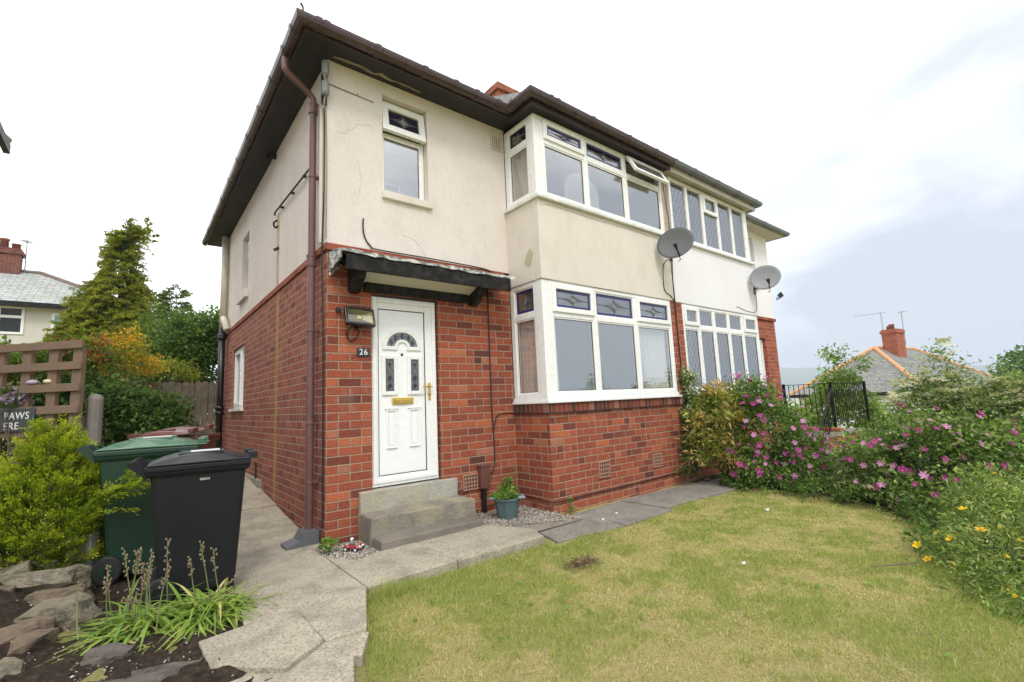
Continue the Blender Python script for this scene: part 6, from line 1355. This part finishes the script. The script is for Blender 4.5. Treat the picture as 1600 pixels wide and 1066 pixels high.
def cone_pts(seed, n, prof, cen, z0, z1, lumps=.3):
    r_ = np.random.default_rng(seed); t_ = r_.random(n*3); w_ = np.interp(t_, [p[0] for p in prof], [p[1] for p in prof]); keep = r_.random(n*3) < w_/w_.max()+.06; t_ = t_[keep][:n]; w_ = w_[keep][:n]; n = len(t_); a = r_.uniform(0, 6.283, n)
    lump = 1-lumps+2*lumps*vnoise(a*1.6, t_*7, 1.0, seed); rr = w_*(.55+.45*r_.random(n)**.4)*lump; pts = np.stack([cen[0]+rr*np.cos(a), cen[1]+rr*np.sin(a), z0+(z1-z0)*t_], 1); return pts, a, t_, r_
gc = (-1.93, .58, -.02); gt = thing('golden_conifer', 'bushy golden green conifer shrub at the left in front of the trellis', 'conifer', gc)
pts, a, t_, r_ = cone_pts(61, 1500, [(0, .30), (.15, .36), (.38, .36), (.58, .25), (.76, .13), (.9, .05), (1, .02)], (-1.88, .52), .06, 1.10, .30)
side = pts[:, 0] > -1.75
dirs = np.stack([np.cos(a)*.9, np.sin(a)*.9, .55+.7*t_+r_.normal(size=len(a))*.25], 1)
ex = np.array([[-1.62+.045*i, .10-.04*i, .55+.035*i] for i in range(5)]).repeat(9, 0)+r_.normal(size=(45, 3))*.035
pts = np.concatenate([pts, ex]); dirs = np.concatenate([dirs, np.tile([.8, -.4, .45], (45, 1))+r_.normal(size=(45, 3))*.25])
sprays('foliage', gt, gc, 62, pts, dirs, 64, .15, .020, [(.055, .105, .014), (.075, .13, .016), (.04, .08, .012)], [(.36, .43, .028), (.27, .37, .026), (.42, .46, .04)], wid=.38)
MB().tube([(gc[0]+.05, gc[1]-.05, -.15), (-1.88, .52, .5), (-1.88, .52, 1.0)], [.03, .02, .006], 8).build('trunk', m_bark, gt, gc)
# tall cypress at the back
cc = (-1.80, 13.3, 1.0); ct = thing('cypress_tree', 'tall yellow green cypress with a crooked forked top behind the hedge', 'tree', cc)
pts, a, t_, r_ = cone_pts(63, 3000, [(0, 1.1), (.28, 1.12), (.43, .92), (.58, .62), (.68, .40), (.76, .22), (.84, .13), (.92, .10), (1, .08)], (-1.98, 13.3), 1.4, 6.75, .46)
dirs = np.stack([np.cos(a), np.sin(a), .25+r_.normal(size=len(a))*.35], 1)
tt = np.concatenate([np.array([[-2.12, 13.3, 6.35]])+r_.normal(size=(26, 3))*[.08, .08, .10], np.array([[-1.74, 13.2, 6.75]])+r_.normal(size=(40, 3))*[.15, .10, .12]]); pts = np.concatenate([pts, tt]); dirs = np.concatenate([dirs, r_.normal(size=(66, 3))*.6+[0, 0, .2]])
pts[:, 0] += np.interp(pts[:, 2], [1, 4, 5.5, 7], [0, 0, .12, .22])
sprays('foliage', ct, cc, 64, pts, dirs, 60, .34, .080, [(.08, .12, .025), (.11, .15, .028), (.06, .09, .02)], [(.22, .235, .04), (.17, .205, .034), (.27, .27, .05)], droop=.35)
MB().tube([(-1.8, 13.3, .7), (-1.83, 13.3, 4), (-1.78, 13.3, 6.6)], [.16, .09, .02], 9).build('trunk', m_bark, ct, cc)
# background greenery on the left
tree('dark_tree', 'dense dark green tree at the back beside the house wall', (-.2, 9.4, .9), 2.4, .09, [((-.15, 8.9, 2.3), (.75, .7, 1.25)), ((.45, 9.0, 2.5), (.7, .7, 1.25)), ((-.75, 9.3, 1.9), (.7, .6, 1.0)), ((.2, 8.7, 3.3), (.45, .45, .5)), ((-.3, 8.6, 1.3), (1.0, .6, .7)), ((.35, 8.8, 1.3), (.8, .6, .8)), ((-.45, 8.8, 3.0), (.6, .5, .6))], 71, 520, 34, .13, DARK+[(.10, .17, .04), (.085, .145, .035)], .10, .055)
for i, (x_, y_, z_, h_, lb_) in enumerate(((-1.0, 19.5, 1.6, 4.6, 'slim distant conifer, left one of two beyond the dark tree'), (-.15, 19.2, 1.6, 4.9, 'slim distant conifer, right one of two beyond the dark tree'))):
    b_ = (x_, y_, z_); ft = thing('distant_conifer', lb_, 'conifer', b_); pts, a, t_, r_ = cone_pts(73+i, 520, [(0, .9), (.3, .75), (.6, .42), (.85, .16), (1, .03)], (x_, y_), z_, z_+h_, .3); sprays('foliage', ft, b_, 75+i, pts, np.stack([np.cos(a), np.sin(a), .3+0*a], 1), 44, .42, .15, [(.05, .085, .03), (.07, .11, .035)], [(.13, .17, .05), (.11, .15, .05)], droop=.2)
    MB().tube([(x_, y_, z_-.5), (x_, y_, z_+h_*.97)], [.1, .01], 7).build('trunk', m_bark, ft, b_)
bush('mixed_shrub', 'mid green shrub filling the gap between cypress and dark tree', 'shrub', (-.9, 10.6, 1.1), [((-.8, 10.4, 2.2), (.85, .6, 1.2)), ((-1.2, 10.2, 2.5), (.5, .5, 1.1)), ((-.45, 10.6, 3.0), (.5, .4, 1.0)), ((-.9, 10.5, 3.2), (.4, .4, .8))], 77, 260, 30, .13, [(.06, .10, .025), (.085, .13, .03), (.11, .16, .04)], .10, .05)
bush('golden_shrub', 'shrub with orange yellow young foliage rising above the hedge', 'shrub', (-1.66, 6.6, .7), [((-1.62, 6.5, 2.42), (.36, .34, .36)), ((-1.45, 6.4, 2.1), (.38, .3, .4)), ((-1.8, 6.3, 2.1), (.36, .3, .38))], 78, 150, 30, .075, [(.40, .24, .025), (.46, .29, .03), (.33, .24, .03), (.20, .21, .03)], .06, .028, pal2=([(.14, .20, .035), (.20, .22, .04)], .25))
bush('red_tipped_shrub', 'green shrub with red young leaf tips beside the trellis', 'shrub', (-2.1, 5.7, .6), [((-2.12, 5.7, 2.22), (.36, .3, .34)), ((-1.85, 5.5, 1.95), (.34, .3, .34)), ((-2.3, 5.6, 1.9), (.4, .3, .4))], 79, 120, 26, .08, [(.11, .17, .03), (.15, .21, .04), (.08, .12, .025)], .075, .032, pal2=([(.26, .05, .035), (.20, .08, .05)], .22))
bush('light_green_shrub', 'light green bush behind the trellis on the far left', 'shrub', (-2.9, 5.8, .6), [((-3.1, 6.1, 1.9), (.6, .4, .52)), ((-2.55, 5.7, 1.95), (.5, .4, .42)), ((-2.7, 5.6, 1.4), (.8, .4, .6))], 80, 190, 28, .10, LIGHT, .085, .042)
hd_b = (-1.6, 4.5, .4)
bush('ivy_hedge', 'thick dark ivy hedge between trellis and back fence', 'hedge', hd_b, [((-1.15, 4.35, 1.05), (.42, .35, .52)), ((-.95, 4.25, .75), (.28, .3, .5)), ((-1.6, 4.55, 1.2), (.45, .35, .55)), ((-2.05, 4.9, 1.25), (.5, .35, .75)), ((-1.5, 4.5, .7), (.7, .35, .5)), ((-2.5, 4.8, 1.0), (.5, .35, .7))], 81, 520, 30, .085, DARK+[(.07, .13, .035), (.10, .175, .05)], .062, .05, r0=.014)
bush('yellow_ground_plant', 'patch of yellow leaved plant below the dark tree at the fence', 'plant', (-.8, 7.6, .9), [((-.75, 7.5, 2.1), (.45, .25, .22)), ((-.5, 7.5, 1.95), (.3, .2, .2))], 82, 60, 24, .07, [(.16, .19, .03), (.22, .23, .04), (.11, .15, .03)], .06, .03)
bush('purple_flower_plant', 'lilac flowered climber at the far left on the trellis', 'plant', (-2.22, 1.4, .9), [((-2.30, 1.44, 1.42), (.10, .06, .06)), ((-2.22, 1.38, 1.37), (.07, .04, .04))], 83, 22, 16, .03, [(.07, .12, .03), (.10, .15, .04), (.25, .20, .33), (.33, .28, .42)], .04, .025, ntw=5, r0=.004)
# right hand background trees
tree('young_tree', 'light green young tree rising behind the terrace railings', (17.2, .95, -1.2), 3.0, .06, [((17.2, 1.0, 1.0), (.6, .6, .7)), ((17.0, 1.35, .4), (.65, .65, .7)), ((17.4, .75, .3), (.65, .65, .7)), ((17.2, 1.25, 1.9), (.16, .16, .55)), ((17.25, .85, 2.05), (.15, .15, .55)), ((17.3, .35, 1.8), (.14, .14, .5)), ((16.6, 1.9, -.1), (.8, .8, .6)), ((17.5, .1, -.3), (.8, .8, .7))], 91, 330, 30, .13, [(.11, .18, .03), (.14, .22, .04), (.08, .14, .025), (.17, .24, .06)], .13, .06)
tree('hillside_tree', 'rounded green tree at the right edge beyond the slate roof', (57, -1.6, -6), 6, .25, [((57, -1.8, 1.6), (2.8, 2.6, 2.3)), ((55.5, -.2, .2), (2.2, 1.8, 1.6)), ((57, -4, 2.2), (3, 2.5, 2.6))], 92, 240, 34, .5, [(.06, .12, .03), (.08, .15, .04), (.05, .10, .03)], .42, .26)
for i, (x_, y_, z_, s_, lb_) in enumerate(((24, 6.5, -2.2, 1.7, 'green garden bush below the distant roof, nearest the railings'), (22, -1.5, -2.2, 1.5, 'green garden bush in front of the distant house, behind the roses'), (20, -3.8, -2.2, 1.5, 'green garden bush at the right behind the cream flowers'), (27, 10, -2.2, 1.8, 'green garden bush left of the distant house'))):
    bush('garden_bush', lb_, 'bush', (x_, y_, z_), [((x_, y_, z_+s_*.8), (s_, s_, s_*.95)), ((x_+.6, y_-1.2, z_+s_*.6), (s_*.9, s_, s_*.8))], 93+i, 130, 26, .22, LIGHT+GREEN, .2, .1, 'bushes on the slope below')

# ================================================================ bluebell clumps: strap leaves and seed heads
def ribbons(name, specs, mat, parent, org):
    V, F, Cc = [], [], []
    for (p0, d, L_, w_, droop, col, n) in specs:
        p = np.array(p0, float); d = np.array(d, float); d /= np.linalg.norm(d); s_ = np.cross(d, [0, 0, 1.]); s_ /= max(np.linalg.norm(s_), 1e-6); k = len(V)
        for i in range(n+1):
            u = i/n; ww = w_*(1-u**2.2)*.5+.0004; V += [p-s_*ww-np.array(org), p+s_*ww-np.array(org)]
            d = d+np.array([0, 0, -droop/n]); d /= np.linalg.norm(d); p = p+d*L_/n; fl_ = H(p[0], p[1])+.02
            if p[2] < fl_: p[2] = fl_; d[2] = max(d[2], 0)
        for i in range(n): F.append((k+2*i, k+2*i+1, k+2*i+3, k+2*i+2)); Cc.append([c*(1+.10*math.sin(i*2.1)) for c in col])
    return raw_mesh(name, np.array(V), np.array(F), np.array(Cc), mat, parent)
def bluebells(cen, n, nst, seed, label, spread, stalk_h):
    t_ = thing('bluebell_clump', label, 'plant', cen, 0, 'bluebell clumps gone to seed'); r_ = random.Random(seed); sp_ = []
    cols = [(.17, .28, .05), (.22, .33, .07), (.30, .37, .09), (.13, .22, .05), (.42, .40, .15), (.50, .44, .22)]
    for i in range(n):
        a = r_.uniform(0, 6.283); e_ = r_.uniform(.25, 1.5); b_ = (cen[0]+spread*.55*r_.gauss(0, .5), cen[1]+spread*.55*r_.gauss(0, .5), cen[2]); sp_.append((b_, (math.cos(a), math.sin(a), e_), r_.uniform(.22, .44), r_.uniform(.013, .023), r_.uniform(.9, 2.8), r_.choice(cols[:4] if r_.random() < .72 else cols), 7))
    ribbons('strap_leaves', sp_, m_leaf, t_, cen)
    for i in range(nst):
        a = r_.uniform(0, 6.283); b_ = Vector((cen[0]+spread*r_.gauss(0, .42), cen[1]+spread*r_.gauss(0, .42), cen[2])); ln = Vector((.18*math.cos(a), .18*math.sin(a), 1))*stalk_h*r_.uniform(.75, 1.15)
        if r_.random() < .18: ln = Vector((math.cos(a)*.8, math.sin(a)*.8, .55))*stalk_h
        c_ = catmull([b_, b_+ln*.5+Vector((r_.uniform(-.015, .015), r_.uniform(-.015, .015), 0)), b_+ln], 6); o_ = MB().tube(c_, [.0042*(1-.5*k/len(c_)) for k in range(len(c_))], 5).build('seed_stalk', m_stalk, t_, cen)
        m2 = MB().tube(c_[-5:], .0022, 5)
        for k in range(15):
            q_ = c_[-1].lerp(c_[-5], k/14)+Vector((r_.uniform(-.016, .016), r_.uniform(-.016, .016), r_.uniform(-.004, .01))); m2.tube([c_[-1].lerp(c_[-5], k/14), q_], .0012, 4); m2.lathe([(.001, -.006), (.0052, -.002), (.0048, .004), (.001, .009)], tuple(q_), 6)
        m2.build('seed_head', m_seed, o_, cen)
m_stalk = simple('green brown stalk', (.15, .18, .06), .7, var=.25); m_seed = simple('dry seed capsule', (.20, .145, .09), .85, var=.35, scale=60, dirt=(.32, .27, .19), dscale=90)
bluebells((-1.30, -.86, -.05), 260, 13, 3, 'left bluebell clump with many dry seed stalks in front of the green bin', .25, .43)
bluebells((-1.00, -.92, -.05), 330, 4, 4, 'right bluebell clump of yellowing leaves in front of the black bin', .27, .38)

# ================================================================ lawn
def in_lawn(x, y):
    left = np.where(y > -1.87, -.12+(y+1.27)*.40, -.36+(y+1.87)*.42)
    top = np.where(x < 1.55, -1.275, np.where(x < 2.6, -1.40-.05*np.sin(x*9), -1.40+.07*np.sin(x*4)))
    return (x > left+.004) & (y < top) & ~shrub_bed(x, y) & (x < 5.5)
r_ = np.random.default_rng(77); n = 1500000
x = r_.uniform(-.85, 5.5, n); y = r_.uniform(-4.6, -1.2, n); dep_ = .624*(x+1.4248)+.771*(y+4.566)
ok = in_lawn(x, y) & (dep_ > 1.5) & (r_.random(n) < np.clip(3.2/dep_, .2, 1.25)**1.4); x, y, dep_ = x[ok], y[ok], dep_[ok]
if len(x) > 330000: x, y, dep_ = x[:330000], y[:330000], dep_[:330000]
n = len(x); z = H(x, y)
gm = .36*vnoise(x, y, 1.7, 4)+.34*vnoise(x, y, 5.5, 6)+.30*vnoise(x, y, 15, 9)
edge = np.exp(-np.clip(-1.27-y, 0, 9)/.22)*(x < 4.5)+np.exp(-np.clip(x-(-.12+(y+1.27)*.40), 0, 9)/.14)*(y > -2.3); edge = np.clip(edge, 0, 1)
far_ = sst(3.6, 5.0, x)
green = np.clip(sst(.33, .67, gm)+edge*.75-far_*.12+.05, 0, 1)
tuft = np.exp(-(((x+.02)/.10)**2+((y+1.40)/.12)**2))+.7*np.exp(-(((x-.12)/.16)**2+((y+1.36)/.06)**2))
hgt = (.014+.014*green+.030*edge*r_.random(n)+.085*tuft+.03*(r_.random(n) < .012))*r_.uniform(.5, 1.4, n)
isg = r_.random(n) < green*.64+.08
lean = np.where(isg, .75, 1.7)[:, None]*r_.normal(size=(n, 2)); d = np.concatenate([lean, np.ones((n, 1))], 1); d /= np.linalg.norm(d, axis=1, keepdims=True)
w_ = np.clip(.0011*dep_, .0025, .0065)*r_.uniform(.7, 1.3, n); a = r_.uniform(0, 6.283, n); s_ = np.stack([np.cos(a), np.sin(a), 0*a], 1)*w_[:, None]*.5
b_ = np.stack([x, y, z+.002], 1); V = np.stack([b_-s_, b_+s_, b_+d*hgt[:, None]], 1).reshape(-1, 3)
gp_ = np.array([(.27, .345, .07), (.35, .405, .09), (.20, .285, .055), (.42, .44, .12)]); sp_ = np.array([(.62, .52, .27), (.55, .455, .22), (.70, .60, .35), (.50, .435, .175), (.52, .50, .19)])
col = np.where(isg[:, None], gp_[r_.integers(0, 4, n)], sp_[r_.integers(0, 5, n)])*r_.uniform(.78, 1.2, (n, 1))
loc_ = green[:, None]*gp_.mean(0)+(1-green[:, None])*sp_.mean(0)*[1, .98, .9]; col = col*.76+loc_*.24*r_.uniform(.9, 1.1, (n, 1))
lab(raw_mesh('grass', V, np.arange(n*3).reshape(-1, 3), col, m_grass), kind='stuff')
q_ = r_.uniform([-.3, -4.2], [4.8, -1.35], (150, 2)); q_ = q_[in_lawn(q_[:, 0], q_[:, 1])][:42]; wp, wd, wc = [], [], []
for a_, b_ in q_:
    k = r_.integers(5, 10); th = r_.uniform(0, 6.28, k); wp += [[a_, b_, float(H(a_, b_))+.022]]*k; wd += [[math.cos(t_), math.sin(t_), .22] for t_ in th]; wc += [list(np.array([.17, .28, .06])*r_.uniform(.8, 1.25))]*k
lab(leaves('lawn_weeds', np.array(wp), np.array(wd), r_.uniform(.018, .045, len(wp)), r_.uniform(.008, .016, len(wp)), np.array(wc)), kind='stuff')
# bare brown patch and bits on the lawn
bp = (1.33, -1.90, -.10); rr_ = np.random.default_rng(4); n = 520; q = rr_.normal(size=(n, 2)).clip(-2, 2)*[.075, .04]; P_ = np.stack([bp[0]+q[:, 0], bp[1]+q[:, 1], H(bp[0]+q[:, 0], bp[1]+q[:, 1])+.018+rr_.random(n)*.02], 1)
lab(leaves('dead_grass_clump', P_, rr_.normal(size=(n, 3))*[1, 1, .25], .055, .006, pick(rr_, n, [(.22, .16, .09), (.32, .24, .13), (.15, .11, .065)]), m_grass), 'clump of dead brown grass torn up in the middle of the lawn', 'grass clump')
for (x_, y_, s_, lb_) in ((3.86, -2.18, .022, 'white scrap of paper on the lawn near the rose bush'), (2.72, -1.10, .014, 'white chip on the dark flags, further of the pair by the bay'), (2.42, -1.17, .015, 'white chip on the dark flags, nearer of the pair by the bay'), (2.13, -2.75, .016, 'pale fleck of litter in the middle of the dry lawn')):
    o_ = MB().hexa([(-s_, -s_*.6, 0), (s_, -s_*.8, 0), (s_*.8, s_*.7, 0), (-s_*.7, s_*.6, 0)], [(-s_*.8, -s_*.5, s_*.8), (s_*.7, -s_*.6, s_*1.1), (s_*.6, s_*.6, s_*.5), (-s_*.6, s_*.4, s_*.9)]).build('litter_scrap', m_litter, None, None, loc=(x_, y_, (-.077 if 'flags' in lb_ else float(H(x_, y_))+.02))); lab(o_, lb_, 'litter')
tw = MB().tube([(2.55, -3.42, -.05), (2.72, -3.55, -.045), (2.86, -3.62, -.05)], [.004, .006, .004], 5).build('fallen_twig', m_twig); lab(tw, 'thin brown twig on the lawn by the yellow flowered shrub', 'twig')
tw = MB().tube(catmull([(-1.63, -.95, -.03), (-1.56, -.82, -.03), (-1.50, -.72, -.02), (-1.45, -.60, -.03), (-1.50, -.50, -.02)], 6), .0035, 5).build('dry_stem', m_stalk); lab(tw, 'curved pale dry stem lying on the soil in front of the rocks', 'stem')

# ================================================================ far hills and the wood across the road
def ridge(name, pts, z0, mat, thick, seed):
    m_ = MB(); n = len(pts)
    for (x_, y_, z_) in pts:
        d_ = Vector((x_, y_, 0)).normalized(); m_.v += [(x_-d_.x*thick, y_-d_.y*thick, z0), (x_, y_, z_), (x_+d_.x*thick, y_+d_.y*thick, z0)]
    for i in range(n-1): k = 3*i; m_.f += [(k, k+3, k+4, k+1), (k+1, k+4, k+5, k+2)]; m_.mi += [0, 0]
    return lab(m_.build(name, mat, smooth=True), kind='structure')
r_ = random.Random(9)
azs = [rad(40+i*1.5) for i in range(58)]
ridge('hills', [(2300*math.sin(a), 2300*math.cos(a), 58+36*math.cos((a-rad(67))*5.5)+6*math.sin(a*23+1)+r_.uniform(-3, 3)) for a in azs], -60, m_farhill, 500, 1)

azs = [rad(150+i*3) for i in range(50)]
ridge('hills', [(-1.4+95*math.sin(a), -4.5+95*math.cos(a), 7.2+2.2*math.sin(a*13)+1.6*math.sin(a*37+1)+r_.uniform(-1.2, 1.2)) for a in azs], -14, m_farhill, 40, 1)

# ---------------------------------------------------------------- the air between here and the far hills
hz = NT('hazy air'); hz.t.nodes.remove(hz.p); pv = hz.n('ShaderNodeVolumePrincipled'); pv.inputs['Color'].default_value = (.80, .90, 1, 1); pv.inputs['Density'].default_value = .0006; pv.inputs['Anisotropy'].default_value = .2
hz.L(pv.outputs[0], hz.out.inputs['Volume'])
lab(MB().box(-2700, 2900, -2700, 2900, -90, 135).build('haze', hz.m), kind='stuff')
